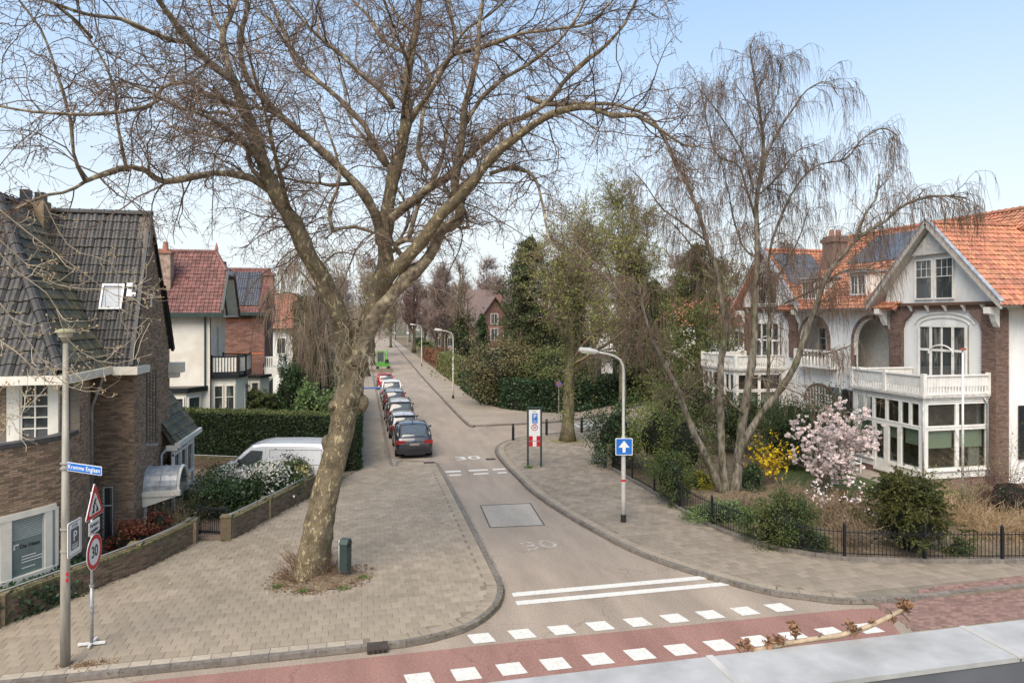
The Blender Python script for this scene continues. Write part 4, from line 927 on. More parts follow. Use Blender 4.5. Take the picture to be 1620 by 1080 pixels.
b = MB(); b.box(-7.35, 55.2, 3.5, -5.9, 57.8, 3.65); b.box(-7.35, 55.2, 4.4, -5.9, 55.28, 4.5); b.box(-5.98, 55.2, 4.4, -5.9, 57.8, 4.5)
for k in range(10): b.box(-7.3+k*.15, 55.2, 3.65, -7.22+k*.15, 55.25, 4.4)
for k in range(16): b.box(-5.96, 55.25+k*.16, 3.65, -5.91, 55.33+k*.16, 4.4)
b.xprism([(-7.3, 55.2, 3.5), (-6.0, 55.2, 3.5), (-7.3, 55.2, 2.2), (-7.3, 55.2, 2.4), (-6.3, 55.2, 3.3)][:3], (0, .12, 0)); b.build('balcony', WHITE, H3)
b = MB(); b.prism([(-9.2, 54.95), (-8.9, 53.9), (-7.4, 53.9), (-6.9, 54.95)], 0, 3.0); o = b.build('bay', CREAMP, H3)
b = MB(); b.prism([(-9.3, 54.95), (-9.0, 53.7), (-7.3, 53.7), (-6.7, 54.95)], 3.0, 3.2); b.build('bay_roof', BLACKP, o)
window(H3, (-8.75, 53.89, 1.0), (1, 0, 0), (0, -1, 0), .6, 1.7, name='bay_window', mat=CREAMP); window(H3, (-8.05, 53.89, 1.0), (1, 0, 0), (0, -1, 0), .6, 1.7, name='bay_window', mat=CREAMP)
window(H3, (-7.33, 55.9, .6), (0, 1, 0), (1, 0, 0), 1.2, 2.1, name='side_door', mat=WHITE)
# further houses on the left
H4 = thing('far_white_house', 'far white house with orange-brown roof between the brick house and the plane tree', 'house', (-8, 72, 0))
b = MB(); b.box(-11.5, 70, 0, -6.6, 79, 6.6); b.xprism([(-11.5, 70, 6.6), (-6.6, 70, 6.6), (-6.6, 74, 9.2), (-11.5, 74, 9.2)], (0, 4, 0)); b.build('wall', STUCCO, H4)
roof_plane(H4, (-12, 69.5, 6.4), (1, 0, 0), (0, 3.6, 3.6), [(0, 0), (5.6, 0), (5.6, 4.8), (0, 4.8)], .3, .36, M('brown_red_tile', (.27, .12, .08), rough=.7, island=.2), tile_mb(.3, .36, .045, .035), limit=0)
for z in (1.0, 3.9):
    for y in (71, 73.5, 76): window(H4, (-6.58, y, z), (0, 1, 0), (1, 0, 0), 1.1, 1.7, cols=2, name='window')
window(H4, (-9.6, 69.98, 3.9), (1, 0, 0), (0, -1, 0), .9, 1.6, cols=2, name='window'); window(H4, (-8.1, 69.98, 3.9), (1, 0, 0), (0, -1, 0), .9, 1.6, cols=2, name='window')
b = MB(); b.box(-6.6, 69.6, 3.4, -5.0, 75, 3.6); b.xprism([(-6.6, 69.5, 4.6), (-4.4, 69.5, 3.6), (-4.4, 69.5, 3.5), (-6.6, 69.5, 4.45)], (0, 5.5, 0)); b.build('porch_roof', M('terracotta', ()), H4)
b = MB()
for y in (69.8, 72.4, 74.8): b.box(-4.75, y, 0, -4.6, y+.15, 3.5)
b.build('porch_post', WHITE, H4)
H5 = thing('far_brick_house', 'farthest brown roofed house on the left of the street', 'house', (-8, 95, 0))
b = MB(); b.box(-11.5, 92, 0, -6.2, 102, 6.6); b.build('wall', BRICKR, H5)
roof_plane(H5, (-12, 91.5, 6.4), (1, 0, 0), (0, 4, 4), [(0, 0), (6, 0), (6, 5.6), (0, 5.6)], .35, .4, TILED, tile_mb(.35, .4, .045, .035), limit=0)
for z in (1.0, 3.9): window(H5, (-8.6, 91.98, z), (1, 0, 0), (0, -1, 0), 1.3, 1.7, cols=2, name='window')
# ------------------------------------------------------------------ WHITE VILLA (right): two mirrored halves
SOF = M('soffit_boards', (.42, .40, .36), rough=.8)
V1 = thing('white_villa', 'large white stucco villa with orange tiled roof, steep gables and glazed bays', 'villa', (29, 33, 0))
MIR = 35.15                                  # mirror plane of the two halves
ROOM = M('dark_room', (.11, .085, .065), rough=.9, var=.5, scale=2, col2=(.16, .10, .06), c2scale=1.5)
BLIND = M('green_blind', (.42, .46, .34), rough=.8, var=.06, stretch=(1, 1, 8))
def half(mir):
    def Y(s): return 2*MIR-s if mir else s
    def yr(a, b): return (min(Y(a), Y(b)), max(Y(a), Y(b)))
    def pth(p): q = [(x, Y(y)) for x, y in p]; return q[::-1] if mir else q      # keeps the outward side
    XW = 27.6
    # west wall as a grid with openings, from s=25 to the mirror plane
    # path runs from far to near so that the outward normal (right of direction *side) is -x
    def wwall(b, s0, s1, z0, z1, holes, th=.28, x=XW):
        a, c = yr(s0, s1)
        hh = []
        for (h0, h1, hz0, hz1) in holes: p, q = yr(h0, h1); hh.append((p-a, q-a, hz0, hz1))
        wall(b, [(x, a), (x, c)], z0, z1, hh, th, side=-1)
    b = MB(); wwall(b, 25.0, MIR, 0, 8.15, [(26.45, 29.25, 4.35, 7.15), (31.35, 34.05, 4.7, 7.5), (35.0, 35.2, 9, 9.1), (34.1, 35.0, .2, 3.35)])
    b.build('wall', STUCCO, V1)
    # arch spandrels for the loggia
    def arch(s0, s1, zb, zt, trim=True, ring=.21, mat=BRICKD, depth=.3, segs=18, k=.0):
        c = (s0+s1)/2; r = (s1-s0)/2; sp = zt-r*1.02
        top = [(Y(c-math.cos(t)*r), sp+math.sin(t)*r) for t in np.linspace(0, math.pi, segs)]
        b = MB()
        for i in range(segs-1):
            (y0, z0), (y1, z1) = top[i], top[i+1]
            b.xprism([(XW-.002, y0, z0), (XW-.002, y1, z1), (XW-.002, y1, zt+.02), (XW-.002, y0, zt+.02)], (depth, 0, 0))
        b.build('arch_spandrel', STUCCO, V1)
        if trim:
            full = [(Y(s0), zb)]+[(Y(s0), zb+(sp-zb)*q) for q in (.5,)]+top+[(Y(s1), zb+(sp-zb)*q) for q in (.5,)]+[(Y(s1), zb)]
            out = [(Y(s0)-(Y(c)-Y(s0))/r*ring, zb), (Y(s0)-(Y(c)-Y(s0))/r*ring, zb+(sp-zb)*.5)]+[(Y(c-math.cos(t)*(r+ring)), sp+math.sin(t)*(r+ring)) for t in np.linspace(0, math.pi, segs)]+[(Y(s1)+(Y(s1)-Y(c))/r*ring, zb+(sp-zb)*.5), (Y(s1)+(Y(s1)-Y(c))/r*ring, zb)]
            # voussoirs: one brick each
            dense_in = spline([(0, a, z) for a, z in full], 64); dense_out = spline([(0, a, z) for a, z in out], 64)
            bb = MB()
            for i in range(63):
                a0 = dense_in[i]*.94+dense_in[i+1]*.06; a1 = dense_in[i]*.06+dense_in[i+1]*.94; c0 = dense_out[i]*.94+dense_out[i+1]*.06; c1 = dense_out[i]*.06+dense_out[i+1]*.94
                bb.xprism([(XW-.03, a0[1], a0[2]), (XW-.03, a1[1], a1[2]), (XW-.03, c1[1], c1[2]), (XW-.03, c0[1], c0[2])], (.2, 0, 0))
            bb.build('arch_brick', mat, V1, kind='stuff')
    arch(31.35, 34.05, 4.7, 7.5)
    # loggia behind the arches
    b = MB(); a, c = yr(31.2, MIR); b.box(28.9, a, 4.5, 29.0, c, 7.9); b.box(27.9, a, 4.45, 29, c, 4.6); b.build('loggia_wall', M('loggia_render', (.50, .47, .41), rough=.9, var=.1), V1)
    a, c = yr(31.45, 32.3); window(V1, (28.88, c, 4.6), (0, -1, 0), (-1, 0, 0), .85, 2.3, rowh=[2.4, 1], name='loggia_door')
    # pilasters of plum brick
    def pil(x0, s0, x1, s1, z0, z1):
        a, c = yr(s0, s1); mm = []
        b = MB(); b.box(x0+.02, a+.02, z0, x1-.02, c-.02, z1); b.build('pilaster', MORTAR, V1)
        for path in ([(x0, a), (x0, c)], [(x0, a), (x1, a)]):
            mm.extend(brick_mats(path, z0, z1, bw=.22, bh=.0625, side=-1 if path[0][0] == path[1][0] else 1, proud=.0))
        pieces('brick', [brick_mb(.212, .052, y0=-.02, y1=.014)], mm, BRICKD, V1, limit=0)
    pil(27.45, 24.92 if not mir else 25.0, 28.15, 25.65, 0, 7.9); pil(27.45, 30.35, 27.75, 31.15, 4.9, 7.9)
    # flaring heads of the pilasters
    b = MB()
    for s0, sg in ((25.65, 1), (30.35, -1)):
        prof = [(0, 7.9), (0, 6.9), (.04, 7.0), (.12, 7.25), (.22, 7.4), (.5, 7.6), (.62, 7.75), (.7, 7.9)]
        b.xprism([(27.44, Y(s0+sg*q), z) for q, z in prof], (.17, 0, 0))
    a, c = yr(25.0, 31.15); b.box(27.46, a, 7.9, 27.6, c, 8.15); b.build('brick_frieze', BRICKD, V1)
    # gable: boarding, brackets, bargeboards, windows
    b = MB(); cs = Y(28.15)
    G = [(31.4, 8.2), (24.9, 8.2), (25.1, 8.9), (28.15, 11.85), (31.2, 8.9)]
    b.xprism([(27.35, Y(s), z) for s, z in G], (.2, 0, 0)); b.build('gable_wall', STUCCO, V1)
    for k in range(11):          # vertical boards
        s = 25.35+k*.56; ztop = 8.9+(3.0-abs(s-28.15))*.94 if abs(s-28.15) < 3 else 8.9
        b = MB(); a, c = yr(s-.012, s+.012); 
        if 26.95 < s < 29.0: b.box(27.338, a, 10.55, 27.35, c, max(ztop-.1, 10.6))
        else: b.box(27.338, a, 8.28, 27.35, c, ztop-.15)
        b.build('board_cover', WHITE, V1)
    b = MB(); a, c = yr(24.9, 31.4); b.box(27.28, a, 8.12, 27.36, c, 8.26); b.build('gable_beam', M('brown_beam', (.13, .075, .05), rough=.7), V1)
    for k in range(6):
        s = 25.5+k*1.05; a, c = yr(s-.06, s+.06); b = MB(); b.xprism([(27.25, a, 8.12), (27.46, a, 8.12), (27.46, a, 7.82), (27.4, a, 7.95)], (0, c-a, 0)); b.build('bracket', WHITE, V1)
    bb = MB()
    for s0, s1 in ((24.15, 28.15), (32.15, 28.15)):
        dz = 12.15-8.05
        bb.xprism([(26.82, Y(s0), 7.92), (26.82, Y(s0), 8.22), (26.82, Y(s1), 12.32), (26.82, Y(s1), 11.95)], (.1, 0, 0))
    bb.build('bargeboard', M('weathered_white', (.50, .48, .44), rough=.8, var=.2, scale=6), V1)
    bb = MB()
    for s0, s1 in ((24.12, 28.15), (32.18, 28.15)): bb.xprism([(26.78, Y(s0), 8.24), (26.78, Y(s0), 8.29), (26.78, Y(s1), 12.40), (26.78, Y(s1), 12.34)], (.22, 0, 0))
    bb.build('bargeboard_cap', ZINC, V1)
    bb = MB()
    for s0 in (24.75, 31.35):
        a, c = yr(s0, s0+.3); bb.xprism([(26.9, a, 8.0), (27.46, a, 8.0), (27.46, a, 7.1), (27.3, a, 7.35), (27.2, a, 7.65), (26.9, a, 7.72)], (0, c-a, 0))
    bb.build('eaves_console', WHITE, V1)
    # gable apex panel + rafters
    bb = MB(); bb.xprism([(27.1, Y(27.0), 10.62), (27.1, Y(29.3), 10.62), (27.1, Y(28.15), 11.8)], (.12, 0, 0)); bb.build('apex_panel', M('weathered_white', ()), V1)
    for s0 in (26.98, 28.2):
        a, c = yr(s0, s0+1.1)
        window(V1, (27.33, c, 8.42), (0, -1, 0), (-1, 0, 0), 1.1, 2.0, rowh=[1.25, 1], fw=.07, name='gable_window', bars={(0, 1): (3, 2)})
    # first floor window
    b = MB(); a, c = yr(26.3, 29.4); b.build('x', WHITE) if False else None
    window(V1, (27.50, yr(26.45, 29.25)[1], 4.35), (0, -1, 0), (-1, 0, 0), 2.8, 2.8, colw=[1, 1.9, 1], rowh=[1.35, 1], fw=.08, bar=.12, name='first_floor_window', bars={(1, 1): (2, 1), (1, 0): (2, 1)}, muntin=.09, sill=.2)
    b = MB(); cc = Y(27.85); 
    pts = [(27.41, cc+math.cos(t)*.72, 5.9-.12+math.sin(t)*.42) for t in np.linspace(0, math.pi, 14)]; b.tube(pts, .035, 6)
    pts = [(27.56, cc+math.cos(t)*1.75, 7.15+math.sin(t)*.62) for t in np.linspace(.12, math.pi-.12, 16)]; b.tube(pts, .045, 6)
    pts = [(27.57, cc+math.cos(t)*1.45, 7.15+math.sin(t)*.40) for t in np.linspace(.1, math.pi-.1, 16)]; b.tube(pts, .035, 6); b.build('window_arch', WHITE, V1)
    # ------- glazed bay with balcony
    X0 = 24.0; s0, s1 = 25.3, 29.6
    a, c = yr(s0, s1)
    b = MB(); b.box(X0+.05, a+.05, 0, XW, c-.05, .45); b.build('bay_plinth', BRICKD, V1)
    b = MB(); b.box(X0, a, .45, XW, c, .78); b.box(X0-.02, a-.02, 3.82, XW, c+.02, 4.02); b.build('bay_base', WHITE, V1)
    b = MB(); b.box(X0-.14, a-.14, 4.02, XW, c+.1, 4.12); b.box(X0-.09, a-.09, 3.94, XW, c+.05, 4.02); b.build('bay_cornice', M('weathered_white', ()), V1)
    b = MB(); b.box(X0+.7, a+.7, .8, XW-.05, c-.3, 3.8); b.build('room', ROOM, V1)
    b = MB()
    for x_, y_ in ((X0, a), (X0, c-.16)): b.box(x_, y_, .78, x_+.16, y_+.16, 3.82)
    b.box(XW-.25, a, .78, XW, a+.1, 3.82); b.build('bay_post', WHITE, V1)
    # west side: window, double door, window
    secs = [(25.46, 26.62, 'w'), (26.62, 28.28, 'd'), (28.28, 29.44, 'w')]
    for p, q, k in secs:
        lo, hi = yr(p, q); w_ = hi-lo
        window(V1, (X0+.06, hi, 2.68), (0, -1, 0), (-1, 0, 0), w_, 1.12, cols=2, fw=.08, bar=.16, glass=G_CLEAR, name='transom_window')
        if k == 'w':
            window(V1, (X0+.06, hi, .82), (0, -1, 0), (-1, 0, 0), w_, 1.84, fw=.08, glass=G_CLEAR, name='bay_window', sill=.16)
            b = MB(); b.box(X0+.22, lo+.08, 1.85, X0+.25, hi-.08, 2.6); b.build('blind', BLIND, V1)
        else:
            for j in range(2):
                window(V1, (X0+.06, hi-j*w_/2, .30), (0, -1, 0), (-1, 0, 0), w_/2-.004, 2.36, fw=.15, rowh=[.5, 2.2], bar=.1, glass=G_CLEAR, name='bay_door')
            b = MB(); b.box(X0+.09, lo+.1, .35, X0+.12, hi-.1, .82); b.build('door_panel', WHITE, V1)
            b = MB(); b.box(X0+.22, lo+.08, 1.95, X0+.25, hi-.08, 2.6); b.build('blind', BLIND, V1)
    # near / far short side
    sy = a+.06 if not mir else a+.06
    for j in range(2):
        x_ = X0+.16+j*1.62; w_ = 1.62
        window(V1, (x_, sy, 2.68), (1, 0, 0), (0, -1, 0), w_, 1.12, fw=.09, glass=G_CLEAR, name='transom_window')
        window(V1, (x_, sy, .82), (1, 0, 0), (0, -1, 0), w_, 1.84, fw=.09, glass=G_CLEAR, name='bay_window', sill=.16)
        b = MB(); b.box(x_+.09, sy+.15, 1.75, x_+w_-.09, sy+.18, 2.6); b.build('blind', BLIND, V1)
    b = MB(); b.box(X0+.14, sy+.3, .85, X0+.3, sy+.5, 1.7) if False else b.box(XW-.9, sy+.25, .82, XW-.3, sy+.3, 2.5); b.build('curtain', M('grey_curtain', (.35, .33, .30), rough=.9, var=.3, stretch=(20, 20, 1), scale=1), V1)
    # balcony balustrade: solid vertical boards with slots
    def rail(x0, y0, x1, y1, slots=True):
        b = MB(); b.beam((x0, y0, 4.98), (x1, y1, 4.98), .14, .07); b.beam((x0, y0, 4.18), (x1, y1, 4.18), .10, .09); b.build('balcony_rail', WHITE, V1)
        L_ = math.hypot(x1-x0, y1-y0); n_ = int(L_/.155); dx, dy = (x1-x0)/L_, (y1-y0)/L_
        for k in range(n_):
            t0 = k*L_/n_+.006; t1 = (k+1)*L_/n_-.006
            b = MB(); mid = (t0+t1)/2
            b.beam((x0+dx*t0, y0+dy*t0, 4.72), (x0+dx*t1, y0+dy*t1, 4.72), .03, .48)
            if k % 1 == 0: b.beam((x0+dx*t0, y0+dy*t0, 4.35), (x0+dx*(t0+.085), y0+dy*(t0+.085), 4.35), .03, .28)
            b.build('balcony_board', WHITE, V1)
    ya, yb = Y(25.25), Y(31.1)
    rail(X0-.02, Y(25.25), X0-.02, Y(29.7)); rail(X0, Y(25.25), XW-.1, Y(25.25)); rail(X0, Y(29.7), XW-.1, Y(29.7))
    b = MB()
    for x_, y_ in ((X0-.02, Y(25.25)), (X0-.02, Y(29.7)), (XW-.18, Y(25.25)), (X0-.02, Y(27.5))): b.box(x_-.09, y_-.09, 4.12, x_+.09, y_+.09, 5.08)
    b.build('balcony_post', WHITE, V1)
    b = MB(); b.tube([(XW-.45, a-.08, 3.95), (XW-.3, a-.10, 3.7), (XW-.3, a-.10, .3)], .045, 8); b.tube([(X0-.06, a-.06, 3.9), (X0-.06, a-.06, .5)], .04, 8); b.build('downpipe', ZINC, V1, smooth=True)
    # gable roof (ridge runs back from the street)
    sl = np.array((0, 4.0, 4.05)); Ls_ = np.linalg.norm(sl)
    lim = 0
    TMO = tile_mb(.25, .33, amp=.04, lip=.045)
    xe = 17 if not mir else 6.0
    if not mir:
        roof_plane(V1, (26.8, 24.15, 8.08), (1, 0, 0), sl, [(0, 0), (xe, 0), (xe, Ls_), (0, Ls_)], .25, .335, TILEO, TMO, limit=0, basemat=SOF)
        roof_plane(V1, (26.8, 32.15, 8.08), (1, 0, 0), sl*np.array((1, -1, 1)), [(0, 0), (1.5, 0), (6.5, Ls_), (0, Ls_)], .25, .335, TILEO, TMO, limit=0, basemat=SOF)
    else:
        roof_plane(V1, (26.8, Y(32.15), 8.08), (1, 0, 0), sl, [(0, 0), (1.5, 0), (6.5, Ls_), (0, Ls_)], .25, .335, TILEO, TMO, limit=0, basemat=SOF)
        roof_plane(V1, (26.8, Y(24.15), 8.08), (1, 0, 0), sl*np.array((1, -1, 1)), [(0, 0), (xe, 0), (xe, Ls_), (0, Ls_)], .3, .335, TILEO, TMO, limit=0)
    ridge_tiles(V1, (26.8, Y(28.15), 12.18), (33.5, Y(28.15), 12.18), .14, TILEO, name='ridge_tile')
half(False); half(True)
# south wall to the right of the corner pilaster, and its black shutter
b = MB(); wall(b, [(28.15, 25.02), (42, 25.02)], 0, 8.1); b.build('wall', STUCCO, V1)
b = MB(); b.box(28.0, 23.95, 7.9, 42, 24.15, 8.08); b.build('gutter', M('dark_gutter', (.12, .09, .08), rough=.6), V1)
sx = P(1611, 690, s=24.98)[0]
b = MB(); b.box(sx, 24.93, 1.2, sx+.7, 24.98, 3.6); o = b.build('shutter', BLACKP, V1)
for k in range(16): b = MB(); b.box(sx+.08, 24.915, 1.3+k*.14, sx+.62, 24.93, 1.37+k*.14); b.build('louvre', BLACKP, o)
# far gable end wall and back
b = MB(); b.box(28.2, 44.9, 0, 41, 45.2, 8); b.build('wall', STUCCO, V1)
# main roof slope facing the street
wv = np.array((6.5, 0, 5.1)); Lm = np.linalg.norm(wv)
TMO = tile_mb(.25, .33, amp=.04, lip=.045)
roof_plane(V1, (27.0, 30.0, 8.02), (0, 1, 0), wv, [(0.5, 0), (10.6, 0), (13.2, Lm), (-3.8, Lm), (-1.8, Lm*.72)], .25, .335, TILEO, TMO, limit=0)
roof_plane(V1, (40.0, 26.0, 8.02), (0, 1, 0), np.array((-6.5, 0, 5.1)), [(0, 0), (18, 0), (18, Lm), (0, Lm)], .3, .36, TILEO, TMO, limit=0)
ridge_tiles(V1, (33.5, 26.2, 13.2), (33.5, 43.4, 13.2), .15, TILEO)
b = MB(); b.box(26.86, 31.9, 7.9, 27.02, 38.4, 8.06); b.build('gutter', M('dark_gutter', ()), V1)
mn = np.cross((0, 1, 0), wv/Lm); mn = mn if mn[2] > 0 else -mn
so = np.array((27.0, 33.0, 8.02))+wv/Lm*4.6
solar(V1, so, (0, 1, 0), wv/Lm, mn, 4, 2, 1.35, 1.55)
sl = np.array((0, 4.0, 4.05)); sl /= np.linalg.norm(sl); sn_ = np.cross((1, 0, 0), sl)
solar(V1, np.array((27.4, 2*MIR-32.15, 8.08))+sl*2.2, (1, 0, 0), sl, sn_, 3, 2, 1.0, 1.5)
# chimney
b = MB(); b.box(30.3, 39.3, 9.5, 31.4, 40.4, 12.9); b.box(30.2, 39.2, 12.5, 31.5, 40.5, 12.75); b.build('chimney', BRICKD, V1)
b = MB()
for dx in (.3, .8): b.tube([(30.3+dx, 39.85, 12.85), (30.3+dx, 39.85, 13.35)], [.2, .14], 8)
b.build('chimney_pot', M('terracotta', ()), V1)
# dormers on the street slope
for sc_, zc in ((34.0, 9.35), (38.2, 9.2)):
    xw = 27.0+(zc-8.02-.6)*6.5/5.1-.15
    b = MB(); b.box(xw+.1, sc_-.75, zc-.65, xw+2.2, sc_+.75, zc+.75); o = b.build('dormer', WHITE, V1)
    b = MB(); b.xprism([(xw-.15, sc_-.95, zc+.75), (xw-.15, sc_+.95, zc+.75), (xw-.15, sc_+.95, zc+.85), (xw-.15, sc_-.95, zc+.85)], (3.0, 0, .1)); b.build('dormer_roof', ZINC, o)
    window(V1, (xw+.09, sc_+.65, zc-.55), (0, -1, 0), (-1, 0, 0), 1.3, 1.2, cols=2, fw=.09, bar=.09, name='dormer_window', bars={(0, 0): (2, 2), (1, 0): (2, 2)})
# entrance arches between the two gables
b = MB(); c = 37.0
for i in range(22):
    t0 = math.pi*i/22+.01; t1 = math.pi*(i+1)/22-.01; r0, r1 = 1.25, 1.5
    b.xprism([(27.52, c+math.cos(t)*r, 2.35+math.sin(t)*r*.75) for r, t in ((r0, t0), (r1, t0), (r1, t1), (r0, t1))], (.12, 0, 0))
b.build('arch_brick', BRICKD, V1, kind='stuff')
b = MB(); b.xprism([(27.56, c+math.cos(t)*1.25, 2.35+math.sin(t)*.95) for t in np.linspace(0, math.pi, 20)]+[(27.56, c-1.25, .2), (27.56, c+1.25, .2)], (.02, 0, 0)); o = b.build('entrance_glass', G_DARK, V1)
b = MB()
for k in range(9):
    y = c-1.1+k*.275; zt = 2.35+.95*math.sqrt(max(0, 1-((y-c)/1.25)**2)); b.box(27.50, y-.025, 1.2, 27.56, y+.025, zt)
for z in (1.2, 1.6, 2.0, 2.4, 2.8): b.box(27.495, c-1.2, z, 27.55, c+1.2, z+.04)
b.build('entrance_bars', WHITE, o)
b = MB(); b.box(27.50, 34.1, .25, 27.56, 34.98, 3.3); o = b.build('shutter', BLACKP, V1)
for k in range(20): b = MB(); b.box(27.47, 34.16, .35+k*.145, 27.50, 34.92, .43+k*.145); b.build('louvre', BLACKP, o)
# loggia balustrade
b = MB(); b.box(27.0, 35.4, 4.45, 27.6, 38.7, 4.6); b.box(26.98, 35.35, 5.42, 27.15, 38.75, 5.55); b.box(26.98, 35.35, 4.6, 27.12, 35.55, 5.42); b.box(26.98, 38.55, 4.6, 27.12, 38.75, 5.42); b.build('loggia_balcony', WHITE, V1)
for k in range(9):
    b = MB(); y = 35.8+k*.33; b.tube([(27.06, y, 4.6), (27.06, y, 4.75), (27.06, y, 4.95), (27.06, y, 5.2), (27.06, y, 5.42)], [.05, .08, .09, .05, .06], 8); b.build('baluster', WHITE, V1)
b = MB(); b.box(27.0, 31.3, 4.5, 27.6, 34.2, 4.7); b.build('arch_sill', WHITE, V1)
# flag pole in the garden
fp = thing('flag_pole', 'white flag pole with a red top in front of the glazed bay of the villa', 'flag pole', (23.93, 23.22, .1))
b = MB(); b.tube([(23.93, 23.22, .1), (23.93, 23.22, 6.25)], [.055, .035], 10); b.build('pole', M('white_gloss', (.68, .67, .64), rough=.3), fp, smooth=True)
b = MB(); b.cyl((23.93, 23.22, 6.22), (23.93, 23.22, 6.30), .13, 12); b.build('pole_cap', M('cap_red', (.30, .09, .06), rough=.5), fp)
# white garden chair
gc = thing('garden_chair', 'white plastic garden chair on the terrace before the glazed bay', 'chair', (22.95, 28.4, .15))
b = MB(); b.box(22.7, 28.1, .58, 23.2, 28.6, .62); b.build('seat', WHITE, gc)
b = MB(); b.xprism([(22.68, 28.6, .6), (23.22, 28.6, .6), (23.16, 28.75, 1.1), (22.95, 28.78, 1.16), (22.74, 28.75, 1.1)], (0, .03, 0)); b.build('backrest', WHITE, gc)
for x, y in ((22.72, 28.12), (23.16, 28.12), (22.72, 28.58), (23.16, 28.58)): b = MB(); b.beam((x, y, .14), (x, y, .58), .04); b.build('leg', WHITE, gc)
for x in (22.68, 23.2): b = MB(); b.beam((x, 28.1, .82), (x, 28.62, .82), .05, .03); b.beam((x, 28.14, .6), (x, 28.14, .82), .04); b.build('armrest', WHITE, gc)
# ------------------------------------------------------------------ vegetation tools
def unit(a): return a/(np.linalg.norm(a, axis=-1, keepdims=True)+1e-9)
def grow(O, D, Ln, r0, r1, K, wig=.25, trop=(0, 0, 0), tw=.0, zig=0.):
    """N branches from origins O, unit directions D, lengths Ln -> points (N,K,3), radii (N,K)"""
    N = len(O); A = np.empty((N, K, 3)); A[:, 0] = O; d = D.copy(); tr = np.asarray(trop, float)
    for k in range(1, K):
        d = unit(d+rng.normal(0, wig, (N, 3))+tr*(tw*k/K*2))
        if zig: d = unit(d+zig*(1 if k % 2 else -1)*unit(np.cross(d, rng.normal(size=(N, 3)))))
        A[:, k] = A[:, k-1]+d*(Ln/(K-1))[:, None]
    t = np.linspace(0, 1, K)[None]; r0 = np.broadcast_to(np.asarray(r0, float), (N,)); r1 = np.broadcast_to(np.asarray(r1, float), (N,))
    return A, r0[:, None]*(1-t)+r1[:, None]*t
def spawn(A, Rr, n, t0=.15, t1=1., ang=(35, 75), tips=False, nrm_up=0.):
    """n children per branch"""
    N, K, _ = A.shape; t = t0+(t1-t0)*rng.random((N, n)); f = t*(K-1); i = np.minimum(f.astype(int), K-2); w = (f-i)[..., None]
    I = np.arange(N)[:, None]; O = A[I, i]*(1-w)+A[I, i+1]*w; T = unit(A[I, i+1]-A[I, i]); r = Rr[I, i]*(1-w[..., 0])+Rr[I, i+1]*w[..., 0]
    O = O.reshape(-1, 3); T = T.reshape(-1, 3); r = r.reshape(-1); q = rng.normal(size=O.shape); q[:, 2] += nrm_up; q = unit(q-T*np.sum(q*T, axis=1)[:, None])
    a = np.radians(rng.uniform(ang[0], ang[1], len(O)))[:, None]
    return O, unit(T*np.cos(a)+q*np.sin(a)), r, t.reshape(-1)
def limb_arrays(limbs, n):
    """limbs: list of (pts(M,3), r0, r1)"""
    out = []
    for p, r0, r1 in limbs: q = spline(p, n); out.append((q, np.linspace(r0, r1, n)))
    return out
def buds(mb, C, r):
    N = len(C)
    V = np.empty((N, 6, 3)); off = np.array([(1, 0, 0), (-1, 0, 0), (0, 1, 0), (0, -1, 0), (0, 0, 1.3), (0, 0, -1.3)])
    V[:] = C[:, None, :]+off[None]*(r*(.6+.8*rng.random(N)))[:, None, None]
    F = np.array([(0, 2, 4), (2, 1, 4), (1, 3, 4), (3, 0, 4), (2, 0, 5), (1, 2, 5), (3, 1, 5), (0, 3, 5)])
    mb.add(V.reshape(-1, 3), tris=(np.arange(N)[:, None, None]*6+F[None]).reshape(-1, 3))
def clump_cloud(n, cen, rad, nclump=60, sig=.16, shell=.75, flat_bottom=False):
    """leaf positions in clumps through an ellipsoid"""
    cen = np.asarray(cen, float); rad = np.asarray(rad, float)
    d = unit(rng.normal(size=(nclump, 3))); rr = shell+(1-shell)*rng.random(nclump); rr *= .86+.2*rng.random(nclump)
    cc = d*rr[:, None]*(rng.random(nclump) < .85)[:, None]+d*.4*(rng.random(nclump)[:, None] < .1)
    k = rng.integers(0, nclump, n); pts = cc[k]+rng.normal(0, sig, (n, 3)); nr = unit(pts)
    q = cen+pts*rad
    if flat_bottom: q[:, 2] = np.where(q[:, 2] < cen[2]-rad[2]*.85, cen[2]-rad[2]*.85+rng.random(n)*.2, q[:, 2])
    q[:, 2] = np.maximum(q[:, 2], .12)
    return q, nr
def leafmat(name, col, var=.25, island=.45, hue=.02, trans=.25, rough=.55, col2=None): return M(name, col, rough=rough, var=var, scale=1.6, island=island, hue=hue, trans=trans, spec=.25, col2=col2, c2scale=.9)
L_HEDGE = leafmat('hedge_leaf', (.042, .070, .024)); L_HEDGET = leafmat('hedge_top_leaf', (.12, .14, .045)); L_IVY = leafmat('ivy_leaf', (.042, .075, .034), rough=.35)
L_YEW = leafmat('yew_leaf', (.055, .085, .028), col2=(.10, .115, .035)); L_LAUREL = leafmat('laurel_leaf', (.048, .082, .032), rough=.3); L_LIGHT = leafmat('light_leaf', (.13, .19, .07))
L_SPRING = leafmat('spring_leaf', (.27, .30, .075), island=.3); L_BROWN = leafmat('copper_leaf', (.20, .11, .065)); L_CONIF = leafmat('conifer_leaf', (.060, .078, .030), col2=(.11, .10, .045))
L_RED = leafmat('red_leaf', (.17, .055, .03)); L_PURPLE = leafmat('purple_twig', (.10, .045, .045)); L_WHITE = leafmat('white_petal', (.70, .68, .60), island=.12, trans=.3); L_CREAMF = leafmat('cream_petal', (.60, .54, .27), island=.15)
L_PINK = leafmat('pink_petal', (.80, .68, .65), island=.18, hue=.008, trans=.3); L_YELLOW = leafmat('yellow_petal', (.72, .50, .02), island=.15, hue=.005)
